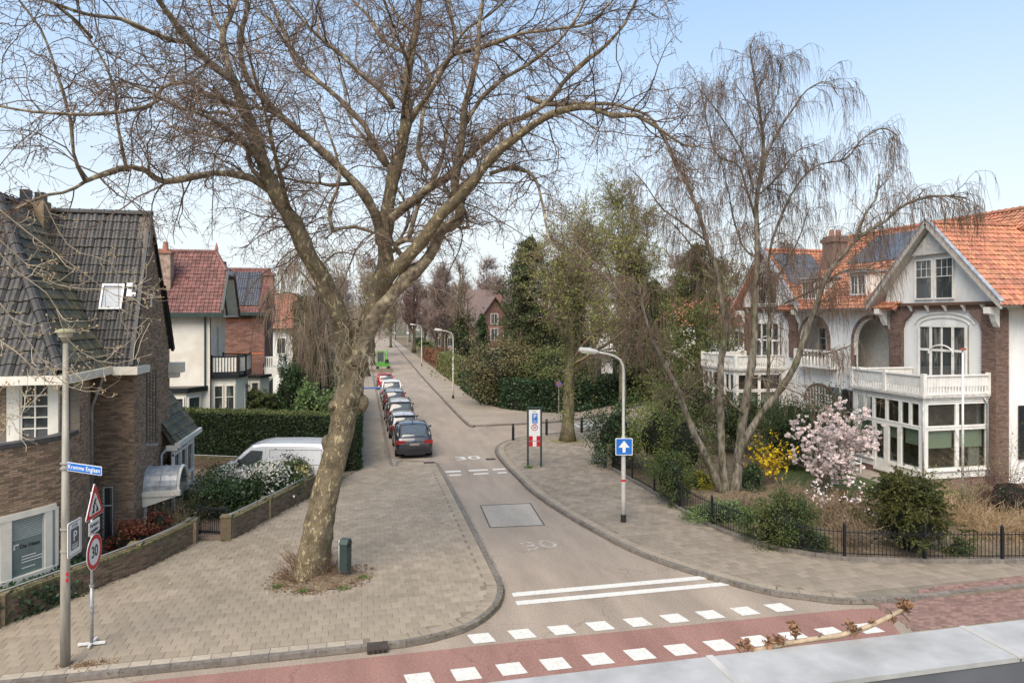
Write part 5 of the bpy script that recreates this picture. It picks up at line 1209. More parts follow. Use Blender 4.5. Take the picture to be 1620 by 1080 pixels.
CORE = M('dark_foliage_core', (.012, .016, .008), rough=1, var=.3)
TWIG = M('brown_twig', (.165, .125, .085), rough=.9, var=.25, scale=3, island=.3); TWIGD = M('plane_twig', (.148, .106, .080), rough=.9, var=.25, scale=3, island=.35)
TWIGP = M('pale_twig', (.36, .30, .21), rough=.8, var=.2, island=.15); TWIGB = M('birch_twig', (.125, .088, .065), rough=.9, var=.25, scale=2, island=.3); BUD = M('twig_bud', (.17, .095, .06), rough=.8, island=.3)
BARKG = M('grey_bark', (.165, .145, .115), rough=.95, var=.6, scale=8, bump=1., bscale=14, stretch=(1, 1, .35), col2=(.105, .10, .058), c2scale=2.2, c2lo=.45, c2hi=.65)
BARKD = M('dark_bark', (.12, .09, .065), rough=.95, var=.3, scale=8, bump=1., bscale=15, stretch=(1, 1, .3), col2=(.10, .11, .05), c2scale=2)
BARKM = M('mossy_bark', (.17, .15, .08), rough=.95, var=.3, scale=7, bump=.9, bscale=15, col2=(.10, .08, .055), c2scale=2)

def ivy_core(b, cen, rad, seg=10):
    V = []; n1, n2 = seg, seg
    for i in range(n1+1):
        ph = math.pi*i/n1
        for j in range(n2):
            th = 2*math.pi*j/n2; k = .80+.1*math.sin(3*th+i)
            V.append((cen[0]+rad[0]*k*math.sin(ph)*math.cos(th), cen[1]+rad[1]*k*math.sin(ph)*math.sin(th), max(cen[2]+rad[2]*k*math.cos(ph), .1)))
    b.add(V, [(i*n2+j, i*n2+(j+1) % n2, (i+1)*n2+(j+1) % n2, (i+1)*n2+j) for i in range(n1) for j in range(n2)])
def bush(name, label, cat, cen, rad, mat, n=3000, leaf=.08, nclump=70, core=True, flowers=None, group=None, sig=.15, asp=.55, coref=.78, flat=.4, stems=0):
    t = thing(name, label, cat, (cen[0], cen[1], .1), group)
    q, nr = clump_cloud(n, cen, rad, nclump, sig)
    b = MB(); b.leaves(q, leaf, asp, nr, flat); b.build('foliage', mat, t, kind='stuff')
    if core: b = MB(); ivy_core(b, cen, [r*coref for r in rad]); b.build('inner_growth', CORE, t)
    if stems:
        O = np.tile(np.array([[cen[0], cen[1], .1]]), (stems, 1)); tg = cen+np.array(rad)*rng.normal(0, .5, (stems, 3)); d = unit(tg-O); A, r = grow(O, d, np.linalg.norm(tg-O, axis=1), .02, .006, 5, .1); b = MB(); b.twigs(A, r); b.build('stem', TWIG, t, kind='stuff')
    if flowers:
        fm, fn, fs, up = flowers
        q, nr = clump_cloud(fn*3, cen, [r*1.04 for r in rad], nclump, .13, shell=.92); q = q[np.argsort(-(nr @ np.array([.1, -.5, up])))][:fn]
        b = MB()
        for k in range(3): b.leaves(q+rng.normal(0, fs*.25, q.shape), fs, .8)
        b.build('blossom', fm, t, kind='stuff')
    return t
def hedge(name, label, path, w, h, mat, top=None, dens=170, leaf=.09, inner=1, z0=.1, cat='hedge', near=None, jitter=.06):
    """clipped hedge along a plan path (centre line)"""
    t = thing(name, label, cat, (path[0][0], path[0][1], .1)); b = MB(); lf = MB(); tp = MB()
    for (x0, y0), (x1, y1) in zip(path[:-1], path[1:]):
        L_ = math.hypot(x1-x0, y1-y0); d = np.array(((x1-x0)/L_, (y1-y0)/L_, 0)); n = np.array((d[1], -d[0], 0)); o = np.array((x0, y0, 0))
        b.obox(o-n*(w/2-.1)+(0, 0, z0), d, n, (0, 0, 1), L_, w-.2, h-.1)
        Yc = max(10, (x0+x1)/2*.2152+(y0+y1)/2*.9766); dd = dens*min(1, (38/Yc)**1.3); ll = leaf*max(1, (Yc/38)**.6)
        for sg in (1, -1):
            N = int(L_*h*dd*(1 if sg*(-n[1]) > -.3 or True else .3)); u_ = rng.random(N)*L_; z = z0+rng.random(N)*h; off = w/2+rng.normal(0, jitter, N)+.04*np.sin(u_*2.3)+.03*np.sin(z*5+u_)
            q = o+d*u_[:, None]+n*(sg*off)[:, None]; q[:, 2] = z; lf.leaves(q, ll, .6, np.tile(n*sg, (N, 1)), .5)
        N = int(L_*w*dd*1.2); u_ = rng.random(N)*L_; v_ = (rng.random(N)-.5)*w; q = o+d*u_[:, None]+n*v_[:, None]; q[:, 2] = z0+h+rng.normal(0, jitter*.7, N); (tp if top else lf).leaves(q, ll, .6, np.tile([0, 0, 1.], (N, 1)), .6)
        for e_ in (0, L_):
            N = int(w*h*dd*.8); v_ = (rng.random(N)-.5)*w; q = o+d*(e_+rng.normal(0, jitter, N))[:, None]+n*v_[:, None]; q[:, 2] = z0+rng.random(N)*h; lf.leaves(q, ll, .6)
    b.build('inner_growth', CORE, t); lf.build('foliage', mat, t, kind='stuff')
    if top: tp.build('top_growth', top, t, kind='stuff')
    return t
def twig_bush(name, label, cat, cen, r, h, n=60, mat=TWIG, leafm=None, leaf=.05, nl=0, group=None, spread=.6, sub=6, rad=.008, z0=.1):
    t = thing(name, label, cat, (cen[0], cen[1], z0), group)
    O = np.column_stack([cen[0]+rng.normal(0, r*.25, n), cen[1]+rng.normal(0, r*.25, n), np.full(n, z0)]); D = unit(np.column_stack([rng.normal(0, spread, n), rng.normal(0, spread, n), np.ones(n)]))
    A, Rr = grow(O, D, h*(.6+.5*rng.random(n)), rad, rad*.4, 6, .12, (0, 0, -1), .12)
    O2, D2, r2, _ = spawn(A, Rr, sub, .2, 1., (20, 60)); A2, R2 = grow(O2, D2, h*.35*(.4+.8*rng.random(len(O2))), rad*.5, rad*.3, 4, .2)
    b = MB(); b.twigs(A, Rr); b.twigs(A2, R2); b.build('stem', mat, t, kind='stuff')
    if leafm is not None:
        O3, D3, _, _ = spawn(A2, R2, max(1, nl), .2, 1.05); b = MB(); b.leaves(O3+D3*leaf*.5, leaf, .6); b.build('foliage', leafm, t, kind='stuff')
    return t

# ------------------------------------------------------------------ THE PLANE TREE
PT = thing('plane_tree', 'huge leaning plane tree with mottled bark and wide bare crown over the pavement', 'tree', (TREE[0], TREE[1], .1))
def px(pts, Y0, Y1):
    """survey points of a limb: picture position + camera distance running from Y0 to Y1"""
    n = len(pts); return [P(u, v, Y=Y0+(Y1-Y0)*k/(n-1)) for k, (u, v) in enumerate(pts)]
TB = 19.75
trunk_px = [(489, 924), (494, 890), (503, 840), (512, 795), (524, 745), (535, 700), (542, 665), (550, 630), (556, 597), (560, 560), (565, 525)]
tr = np.array(px(trunk_px, TB, TB+.5)); tr_r = np.array([.60, .47, .41, .385, .37, .37, .385, .44, .40, .41, .46])
q = spline(np.column_stack([tr, tr_r]), 46)
def trunkmesh(q, sides=22, seed=3):
    b = MB(); rg = np.random.default_rng(seed); n = len(q); V = []
    ph = rg.random(5)*6.28
    for i in range(n):
        f = i/n
        for j in range(sides):
            a = 2*math.pi*j/sides
            fl = math.exp(-i/3.0)
            r = q[i, 3]*(1+.06*math.sin(2*a+ph[0]+f*5)+.045*math.sin(3*a+ph[1]-f*9)+.03*math.sin(5*a+ph[2]+f*14)+fl*.22*max(0, math.sin(2.5*a+ph[3]))+.03*math.sin(7*a+f*30)*math.sin(f*17+ph[4])+rg.normal(0, .02))
            V.append((q[i, 0]+math.cos(a)*r, q[i, 1]+math.sin(a)*r, q[i, 2]))
    b.add(V, [(i*sides+j, i*sides+(j+1) % sides, (i+1)*sides+(j+1) % sides, (i+1)*sides+j) for i in range(n-1) for j in range(sides)], polys=[[(n-1)*sides+j for j in range(sides)]])
    return b
tbm = trunkmesh(q)
def knob(b, p, r, s=(1, 1, 1)):
    V = []
    for i in range(7):
        for j in range(10):
            ph = math.pi*i/6; th = 2*math.pi*j/10; k = 1+rng.normal(0, .08); V.append((p[0]+r*s[0]*k*math.sin(ph)*math.cos(th), p[1]+r*s[1]*k*math.sin(ph)*math.sin(th), p[2]+r*s[2]*k*math.cos(ph)))
    b.add(V, [(i*10+j, i*10+(j+1) % 10, (i+1)*10+(j+1) % 10, (i+1)*10+j) for i in range(6) for j in range(10)])
knob(tbm, P(528, 641, Y=19.85), .17, (1, 1, .9)); knob(tbm, P(574, 637, Y=20.1), .17, (1, 1, 1.5)); knob(tbm, P(516, 700, Y=19.9), .14, (1, 1, 1.6)); knob(tbm, P(580, 548, Y=20.3), .26); knob(tbm, P(560, 522, Y=20.2), .40, (1, 1, .8))
tbm.build('trunk', BARK_PLANE, PT, smooth=True)
R_ = []   # (pts, r0, r1)
def limb(pts, Y0, Y1, r0, r1):
    r0, r1 = (r0*.84 if r0 < .22 else r0*.93), r1*.72
    R_.append((np.array(px(pts, Y0, Y1)), r0, r1))
# left great limb and what grows from it
limb([(553, 585), (545, 545), (536, 508), (526, 484), (504, 434), (486, 404), (462, 351), (438, 312), (415, 256), (394, 194), (380, 155), (370, 128)], 20.2, 17.5, .34, .17)
limb([(370, 128), (332, 100), (297, 62), (273, 31), (249, -5), (215, -70)], 17.5, 15.5, .15, .05)
limb([(370, 128), (359, 90), (352, 52), (366, 20), (375, -8), (395, -80)], 17.5, 18, .12, .05)
limb([(352, 52), (335, 22), (322, -10), (300, -60)], 17.7, 18.5, .06, .03)
limb([(300, 66), (276, 64), (242, 52), (194, 31), (145, 24), (97, 10), (40, -12)], 16.8, 13.5, .085, .03)
limb([(145, 60), (115, 30), (80, 5), (40, -30)], 15.0, 13.5, .05, .02)
limb([(429, 304), (397, 283), (346, 277), (304, 283), (256, 289), (235, 273), (200, 266), (162, 277), (135, 287)], 18.6, 15.0, .12, .07)
limb([(135, 287), (104, 304), (69, 311), (30, 330), (-30, 352)], 15.0, 13.0, .05, .02)
limb([(135, 287), (118, 256), (111, 194), (98, 150), (66, 52), (35, 10), (10, -30)], 15.0, 13.5, .05, .025)
limb([(380, 169), (345, 152), (321, 145), (297, 128), (256, 138), (242, 166), (180, 180), (86, 180), (0, 169), (-60, 150)], 17.6, 12.5, .075, .025)
limb([(412, 255), (400, 225), (362, 182), (320, 178), (298, 160), (295, 110), (292, 70)], 18, 16.5, .06, .025)
limb([(200, 266), (186, 190), (185, 150), (160, 90), (130, 50), (95, 10)], 15.6, 14, .045, .02)
limb([(424, 290), (400, 270), (392, 240), (400, 225)], 18.4, 17.6, .075, .05)
# second limb: leaves the centre, sweeps up left
limb([(604, 385), (597, 352), (585, 325), (560, 290), (512, 242), (449, 190), (410, 150), (385, 118), (378, 60), (390, 10), (380, -50)], 20.6, 17.5, .19, .06)
limb([(449, 190), (420, 175), (399, 168)], 19, 18, .07, .06)
limb([(612, 262), (594, 233), (576, 201), (540, 161), (505, 130), (470, 100), (455, 60), (440, 20), (410, -40)], 20.8, 21.5, .13, .045)
limb([(505, 130), (480, 100), (430, 40), (400, 5), (380, -30)], 21.3, 22, .06, .03)
limb([(560, 290), (527, 293), (498, 289), (459, 283), (430, 275)], 20, 19, .07, .03)
# centre leader
limb([(562, 590), (572, 545), (584, 505), (592, 480), (600, 450), (607, 413), (604, 384), (607, 354), (613, 310), (622, 269), (637, 201), (637, 143), (644, 90), (655, 36), (660, -20), (665, -90)], 20.3, 20.6, .33, .07)
limb([(622, 172), (612, 150), (583, 125), (540, 86), (495, 50), (455, 5), (430, -40)], 20.7, 19, .10, .035)
limb([(637, 82), (604, 61), (583, 29), (558, 4), (530, -40)], 20.7, 22, .08, .03)
limb([(650, 50), (625, 20), (600, -30)], 20.7, 21.5, .05, .03)
limb([(630, 215), (658, 176), (683, 140), (698, 108), (716, 86), (762, 75), (798, 64), (827, 54), (880, 50), (934, 39), (963, 10), (990, -20)], 20.7, 17.0, .12, .03)
limb([(716, 86), (720, 54), (712, 21), (705, -30)], 19.6, 19.3, .07, .03)
limb([(722, 70), (737, 47), (769, 29), (798, 3), (830, -30)], 19.4, 18.5, .05, .03)
limb([(607, 354), (622, 342), (652, 315), (675, 298), (702, 280), (741, 244), (773, 215), (805, 193), (834, 183), (870, 158), (891, 129), (927, 97), (959, 72), (988, 36), (1006, 0), (1020, -40)], 20.5, 16.5, .16, .035)
limb([(676, 269), (662, 244), (665, 208), (673, 161), (680, 118), (658, 86), (610, 55)], 20.1, 22, .09, .035)
# inner right limb
limb([(565, 580), (575, 530), (590, 485), (605, 458), (619, 434), (655, 398), (678, 372), (696, 345), (726, 318), (755, 284), (791, 240), (823, 215), (862, 186), (898, 175), (934, 172), (970, 186), (1002, 183), (1042, 204), (1077, 226), (1098, 232)], 20.3, 16.0, .27, .03)
# outer right limb (lower, pale)
limb([(568, 575), (582, 530), (596, 500), (606, 484), (619, 470), (643, 440), (667, 419), (684, 392), (696, 362), (720, 352), (724, 325), (716, 294), (722, 255), (730, 215), (733, 168), (745, 130), (755, 80), (760, 20), (770, -40)], 19.9, 18.5, .25, .045)
limb([(733, 201), (755, 161), (791, 125), (827, 104), (862, 79), (884, 61), (915, 20), (930, -20)], 19, 17, .08, .03)
limb([(834, 154), (873, 165), (952, 165), (999, 175), (1030, 190), (1060, 240), (1075, 270)], 18.4, 16.3, .08, .03)
limb([(775, 275), (816, 267), (845, 283), (855, 312), (862, 345), (870, 385), (880, 400)], 19, 17, .07, .02)
limb([(637, 419), (634, 400), (625, 387), (595, 369), (560, 358), (527, 366), (515, 378)], 19.9, 18.8, .085, .035)
limb([(625, 387), (640, 381), (665, 381), (684, 368)], 19.9, 19.8, .10, .09)
limb([(646, 380), (658, 339), (670, 307), (690, 275), (703, 235), (712, 180)], 19.9, 20.5, .09, .05)
limb([(527, 366), (524, 330), (540, 292), (530, 230), (505, 170)], 18.9, 18.0, .06, .03)
limb([(716, 350), (735, 365), (738, 340), (715, 310), (700, 290)], 19.6, 19.4, .07, .05)
# limbs that lean towards and away from the camera, outside the measured silhouettes
for (u, v, u2, v2, Ya, Yb) in ((620, 269, 520, 60, 20.6, 27), (637, 201, 760, 40, 20.6, 28), (600, 430, 700, 200, 20.4, 26.5), (504, 434, 380, 300, 19.8, 25.5), (462, 351, 380, 40, 19, 12.5), (636, 190, 600, -20, 20.6, 14), (415, 256, 250, 190, 18.3, 23.5), (690, 370, 800, 200, 19.8, 25), (415, 256, 180, 120, 18, 12)):
    m1 = ((u*2+u2)/3+rng.normal(0, 14), (v*2+v2)/3-12); m2 = ((u+2*u2)/3+rng.normal(0, 20), (v+2*v2)/3-8)
    limb([(u, v), m1, m2, (u2, v2)], Ya, Yb, .075, .022)
for p_, r0, r1 in R_:
    n_ = max(8, int(np.linalg.norm(np.diff(p_, axis=0), axis=1).sum()/.28)); qq = spline(p_, n_)
    wob = rng.normal(0, 1, (n_, 3)); wob = np.cumsum(wob, axis=0)*.012; wob -= np.linspace(0, 1, n_)[:, None]*wob[-1]; wob[0] = 0; qq = qq+wob
    rr = (r0*(1-np.linspace(0, 1, n_))+r1*np.linspace(0, 1, n_))*(1+rng.normal(0, .045, n_)+.07*np.sin(np.arange(n_)*1.1+rng.random()*6))*(1+(rng.random(n_) < .07)*.22)
    if r0 > .2: rr[0] *= 1.25; 
    b = MB(); b.tube(qq, rr, 14 if r0 > .15 else 8, bumpy=.045); b.build('limb', BARK_PLANE if r0 > .24 else BARK_LIMB, PT, smooth=True)
# twigs: three orders, grown from every limb
K0 = 24
LA = np.array([spline(p_, K0) for p_, _, _ in R_]); LRr = np.array([np.linspace(r0, r1, K0) for _, r0, r1 in R_])
wts = np.linalg.norm(np.diff(LA, axis=1), axis=2).sum(1)
O, D, r, Wt = [], [], [], []
for i in range(len(LA)):
    n_ = int(wts[i]*3.5); t0 = .45 if R_[i][1] > .24 else (.25 if R_[i][1] > .14 else .06)
    o_, d_, rr_, _ = spawn(LA[i:i+1], LRr[i:i+1], n_, t0, 1.0, (30, 80), nrm_up=.35); O.append(o_); D.append(d_); r.append(rr_)
O = np.concatenate(O); D = np.concatenate(D); r = np.concatenate(r)
print('plane order1', len(O))
Ln = 1.1+2.1*rng.random(len(O))**1.3
# outer low twigs droop, others rise
low = np.clip((13.8-O[:, 2])/4.5, -.35, 1.15)
A1, R1 = grow(O, D, Ln, np.minimum(r*.5, .026), .008, 9, .24, (0, 0, -1), .0, zig=.12)
# droop applied as sag
sag = (np.linspace(0, 1, 9)**2)[None, :]*(Ln*.46*low)[:, None]; A1[:, :, 2] -= sag
O2, D2, r2, _ = spawn(A1, R1, 8, .12, 1.0, (30, 75)); L2 = .35+.75*rng.random(len(O2)); A2, R2 = grow(O2, D2, L2, np.minimum(r2*.6, .0095), .005, 6, .30, (0, 0, -1), .10, zig=.2)
O3, D3, r3, _ = spawn(A2, R2, 4, .2, 1.0, (30, 75)); L3 = .10+.26*rng.random(len(O3)); A3, R3 = grow(O3, D3, L3, .0047, .0036, 3, .30, (0, 0, -1), .05)
b = MB(); b.twigs(A1, R1); b.build('branch', TWIGD, PT, kind='stuff')
b = MB(); b.twigs(A2, R2); b.twigs(A3, R3); b.build('twig', TWIGD, PT, kind='stuff')
sel = rng.random(len(A3)) < .55; b = MB(); buds(b, A3[sel][:, -1], .013); buds(b, A2[::9, -1], .018); b.build('bud', BUD, PT, kind='stuff')
# near, light-coloured hanging twigs at the left edge
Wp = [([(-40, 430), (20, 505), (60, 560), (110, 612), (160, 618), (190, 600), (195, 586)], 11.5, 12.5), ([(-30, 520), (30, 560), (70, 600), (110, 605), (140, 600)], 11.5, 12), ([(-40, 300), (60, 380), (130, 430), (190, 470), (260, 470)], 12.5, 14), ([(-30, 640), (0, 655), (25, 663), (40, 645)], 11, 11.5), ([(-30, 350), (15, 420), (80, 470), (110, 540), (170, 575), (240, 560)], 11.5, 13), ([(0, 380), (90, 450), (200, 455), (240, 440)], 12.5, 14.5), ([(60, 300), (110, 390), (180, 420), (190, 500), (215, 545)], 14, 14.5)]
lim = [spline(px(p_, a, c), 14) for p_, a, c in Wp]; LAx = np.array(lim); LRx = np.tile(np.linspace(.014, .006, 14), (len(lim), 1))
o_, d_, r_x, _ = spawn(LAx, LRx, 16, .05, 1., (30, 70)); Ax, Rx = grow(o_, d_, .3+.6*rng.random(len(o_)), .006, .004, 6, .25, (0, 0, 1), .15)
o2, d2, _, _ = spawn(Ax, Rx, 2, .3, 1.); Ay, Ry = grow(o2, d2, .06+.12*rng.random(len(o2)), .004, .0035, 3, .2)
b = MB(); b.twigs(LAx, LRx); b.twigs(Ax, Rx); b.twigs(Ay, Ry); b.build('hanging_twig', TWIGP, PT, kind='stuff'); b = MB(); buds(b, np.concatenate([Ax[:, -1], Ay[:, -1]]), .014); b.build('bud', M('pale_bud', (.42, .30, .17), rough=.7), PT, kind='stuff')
# epicormic sprouts on the fork, and suckers around the foot
o_ = np.array([P(u, v, Y=19.9) for u, v in zip(rng.uniform(470, 600, 60), rng.uniform(430, 600, 60))]); cxx = tr[-1]
sel = [k for k in range(60)]; d_ = unit(rng.normal(0, 1, (60, 3))+np.array([-.3, -.6, -.5])); As, Rs = grow(np.array([P(rng.uniform(530, 590), rng.uniform(480, 600), Y=19.6) for _ in range(60)])[:34], d_[:34], .5+1.1*rng.random(34), .012, .004, 8, .28, (0, 0, -1), .3)
o2, d2, _, _ = spawn(As, Rs, 4, .2, 1.); At, Rt = grow(o2, d2, .2+.4*rng.random(len(o2)), .005, .003, 4, .3)
b = MB(); b.twigs(As, Rs); b.twigs(At, Rt); b.build('sprout', M('pale_sprout', (.30, .25, .17), rough=.85, island=.2), PT, kind='stuff')
N = 420; an = rng.uniform(0, 6.28, N); rr = rng.uniform(.35, .75, N); o_ = np.column_stack([tr[0][0]+np.cos(an)*rr, tr[0][1]+np.sin(an)*rr*.9, np.full(N, .15)+rng.random(N)*.5*(rr < .6)]); d_ = unit(np.column_stack([np.cos(an)*.8, np.sin(an)*.8, .4+rng.random(N)])); As, Rs = grow(o_, d_, .15+.45*rng.random(N), .007, .003, 5, .35)
b = MB(); b.twigs(As, Rs); b.build('sucker', M('sucker_twig', (.15, .09, .05), rough=.9, island=.35), PT, kind='stuff')
lt = thing('leaf_litter', 'dead leaves and twigs lying on the soil around the foot of the plane tree', 'leaf litter', (TREE[0], TREE[1], .12)); lt['kind'] = 'stuff'
N = 900; an = rng.uniform(0, 6.28, N); rr = 1.6*np.sqrt(rng.random(N)); q = np.column_stack([TREE[0]+np.cos(an)*rr, TREE[1]+np.sin(an)*rr*.75, .13+.09*np.clip(1-rr, 0, 1)]); b = MB(); b.leaves(q, .07, .6, np.tile([0, 0, 1.], (N, 1)), .8); b.build('dead_leaf', M('dead_leaf', (.17, .10, .05), rough=.9, island=.5), lt, kind='stuff')
b = MB(); 
for (x, y) in ((-1.6, 19.35), (-.5, 19.3), (.1, 20.0), (-2.3, 19.8)):
    N = 120; q = np.column_stack([rng.normal(x, .10, N), rng.normal(y, .06, N), .12+rng.random(N)*.06]); b.leaves(q, .06, .3, droop=None)
N = 240; q = np.column_stack([rng.normal(-5.75, .28, N), rng.normal(16.33, .09, N), .112+rng.random(N)*.02]); q_lit = q
b.build('grass_tuft', leafmat('tuft_green', (.10, .16, .03)), lt, kind='stuff')

bl2 = MB(); bl2.leaves(q_lit, .06, .35, np.tile([0, 0, 1.], (len(q_lit), 1)), .7); o_ = bl2.build('fallen_needles', MATS['dead_leaf'], kind='stuff'); tag(o_, 'reddish-brown fallen needles at the foot of the near lamp post', 'leaf litter')
# ------------------------------------------------------------------ THE BIRCH
def weeping_tree(root, limbs, dens0, l1, hang, twm, barkm, n2=5, top_r=.03, hangr=.005, nstrand=5, leafm=None, leafn=0, wig=.16, l2=1., t0=.3, zmin=0.):
    dens = dens0
    for p_, r0, r1 in limbs:
        n_ = max(8, int(np.linalg.norm(np.diff(p_, axis=0), axis=1).sum()/.3)); qq = spline(p_, n_); wob = np.cumsum(rng.normal(0, 1, (n_, 3)), axis=0)*.012; wob -= np.linspace(0, 1, n_)[:, None]*wob[-1]; qq += wob
        b = MB(); b.tube(qq, np.linspace(r0, r1, n_)*(1+rng.normal(0, .05, n_)), 10 if r0 > .1 else 6, bumpy=.06); b.build('limb', barkm, root, smooth=True)
    O, D, r = [], [], []
    for p_, r0, r1 in limbs:
        q = spline(p_, 20)[None]; rr = np.linspace(r0, r1, 20)[None]; L_ = np.linalg.norm(np.diff(q[0], axis=0), axis=1).sum()
        o_, d_, x_, _ = spawn(q, rr, max(2, int(L_*dens)), t0 if r0 > .1 else .05, 1., (25, 60), nrm_up=.3); O.append(o_); D.append(d_); r.append(x_)
    O = np.concatenate(O); D = np.concatenate(D); r = np.concatenate(r)
    A1, R1 = grow(O, D, l1*(.5+rng.random(len(O))), np.minimum(r*.5, .022), .006, 8, wig, (0, 0, -1), .12)
    O2, D2, r2, _ = spawn(A1, R1, n2, .2, 1., (25, 60)); A2, R2 = grow(O2, D2, l2*(.4+.7*rng.random(len(O2))), .008, .0045, 6, .18, (0, 0, -1), .35)
    O3, D3, _, _ = spawn(A2, R2, nstrand, .2, 1., (20, 70)); D3 = unit(D3*.5+np.array([0, 0, -.8])); kp = (O3[:, 2] > zmin) | (rng.random(len(O3)) < .18); O3, D3 = O3[kp], D3[kp]; A3, R3 = grow(O3, D3, hang*(.25+.9*rng.random(len(O3))), hangr, hangr*.7, 6, .10, (0, 0, -1), .5)
    b = MB(); b.twigs(A1, R1); b.twigs(A2, R2); b.build('branch', twm, root, kind='stuff'); b = MB(); b.twigs(A3, R3); b.build('hanging_twig', twm, root, kind='stuff')
    if leafm is not None:
        O4, D4, _, _ = spawn(A3, R3, leafn, .1, 1.); b = MB(); b.leaves(O4, .035, .7); b.build('foliage', leafm, root, kind='stuff')
BT = thing('birch_tree', 'tall multi-stemmed weeping birch, bare, in the garden before the white villa', 'tree', (15.2, 26.7, .1))
BL = []
def bl_(pts, a, c, r0, r1): BL.append((np.array(px(pts, a, c)), r0, r1))
Y_ = 29.3
bl_([(1143, 790), (1140, 776), (1118, 723), (1090, 666), (1069, 610), (1044, 561), (1023, 508), (1010, 450)], Y_, 27.5, .27, .05)
bl_([(1146, 790), (1147, 772), (1141, 702), (1138, 645), (1140, 571), (1147, 526), (1140, 470), (1134, 433), (1119, 384), (1101, 325), (1082, 281), (1058, 240)], Y_, 30, .26, .05)
bl_([(1160, 790), (1164, 776), (1168, 719), (1175, 666), (1185, 596), (1192, 540), (1192, 473), (1197, 410), (1197, 336), (1201, 292), (1208, 240), (1204, 188), (1197, 133), (1186, 77)], Y_, 29, .30, .03)
bl_([(1168, 740), (1171, 712), (1206, 652), (1238, 610), (1259, 568), (1280, 508), (1295, 470), (1308, 433), (1353, 381), (1397, 351), (1438, 321), (1486, 310), (1530, 314)], Y_, 26, .24, .03)
bl_([(1353, 381), (1371, 336), (1386, 314), (1392, 275)], 27.5, 27.5, .09, .03)
bl_([(1215, 640), (1219, 500), (1219, 403), (1241, 336), (1264, 292), (1293, 262), (1338, 251), (1367, 218), (1397, 203), (1420, 215)], Y_, 30.5, .10, .03)
bl_([(1204, 290), (1212, 247), (1234, 203), (1256, 170), (1275, 144), (1308, 129), (1325, 150)], 29, 28, .09, .02)
bl_([(1197, 350), (1182, 307), (1167, 262), (1130, 240), (1108, 144), (1095, 120)], 29.2, 31, .08, .02)
bl_([(1192, 300), (1178, 247), (1153, 203), (1123, 162), (1105, 140)], 29.2, 28, .07, .02)
bl_([(1119, 384), (1090, 360), (1050, 330), (1020, 290), (1000, 270)], 30, 28, .07, .02)
bl_([(1137, 440), (1100, 400), (1060, 350), (1030, 340)], 29.8, 31, .07, .02)
bl_([(1262, 560), (1300, 560), (1350, 545)], 28.6, 26, .05, .02)
bl_([(1240, 480), (1300, 452), (1330, 430), (1380, 428), (1398, 445)], 29, 25.5, .08, .03)
bl_([(1185, 596), (1225, 605), (1300, 640), (1360, 655)], 29.2, 26, .05, .015)
bl_([(1175, 655), (1120, 600), (1070, 560), (1000, 545), (950, 555)], 29, 27.5, .07, .02)
bl_([(1197, 410), (1170, 380), (1150, 300), (1140, 250)], 29, 33, .07, .02); bl_([(1200, 310), (1230, 280), (1260, 240), (1290, 230)], 29, 33, .07, .02); bl_([(1192, 480), (1230, 440), (1262, 380), (1280, 330)], 29.2, 32, .08, .02)
bl_([(1204, 200), (1230, 150), (1235, 105), (1240, 90)], 28.9, 28.5, .04, .015); bl_([(1199, 150), (1215, 110), (1220, 80)], 28.9, 28.5, .03, .012); bl_([(1206, 220), (1180, 160), (1160, 130)], 28.9, 28, .04, .015)
BL = [(p_, a_*.72, c_) for p_, a_, c_ in BL]
weeping_tree(BT, BL, 4.4, 1.15, .95, TWIGB, BARKG, n2=5, hangr=.0055, nstrand=5, t0=.45, zmin=6.0)

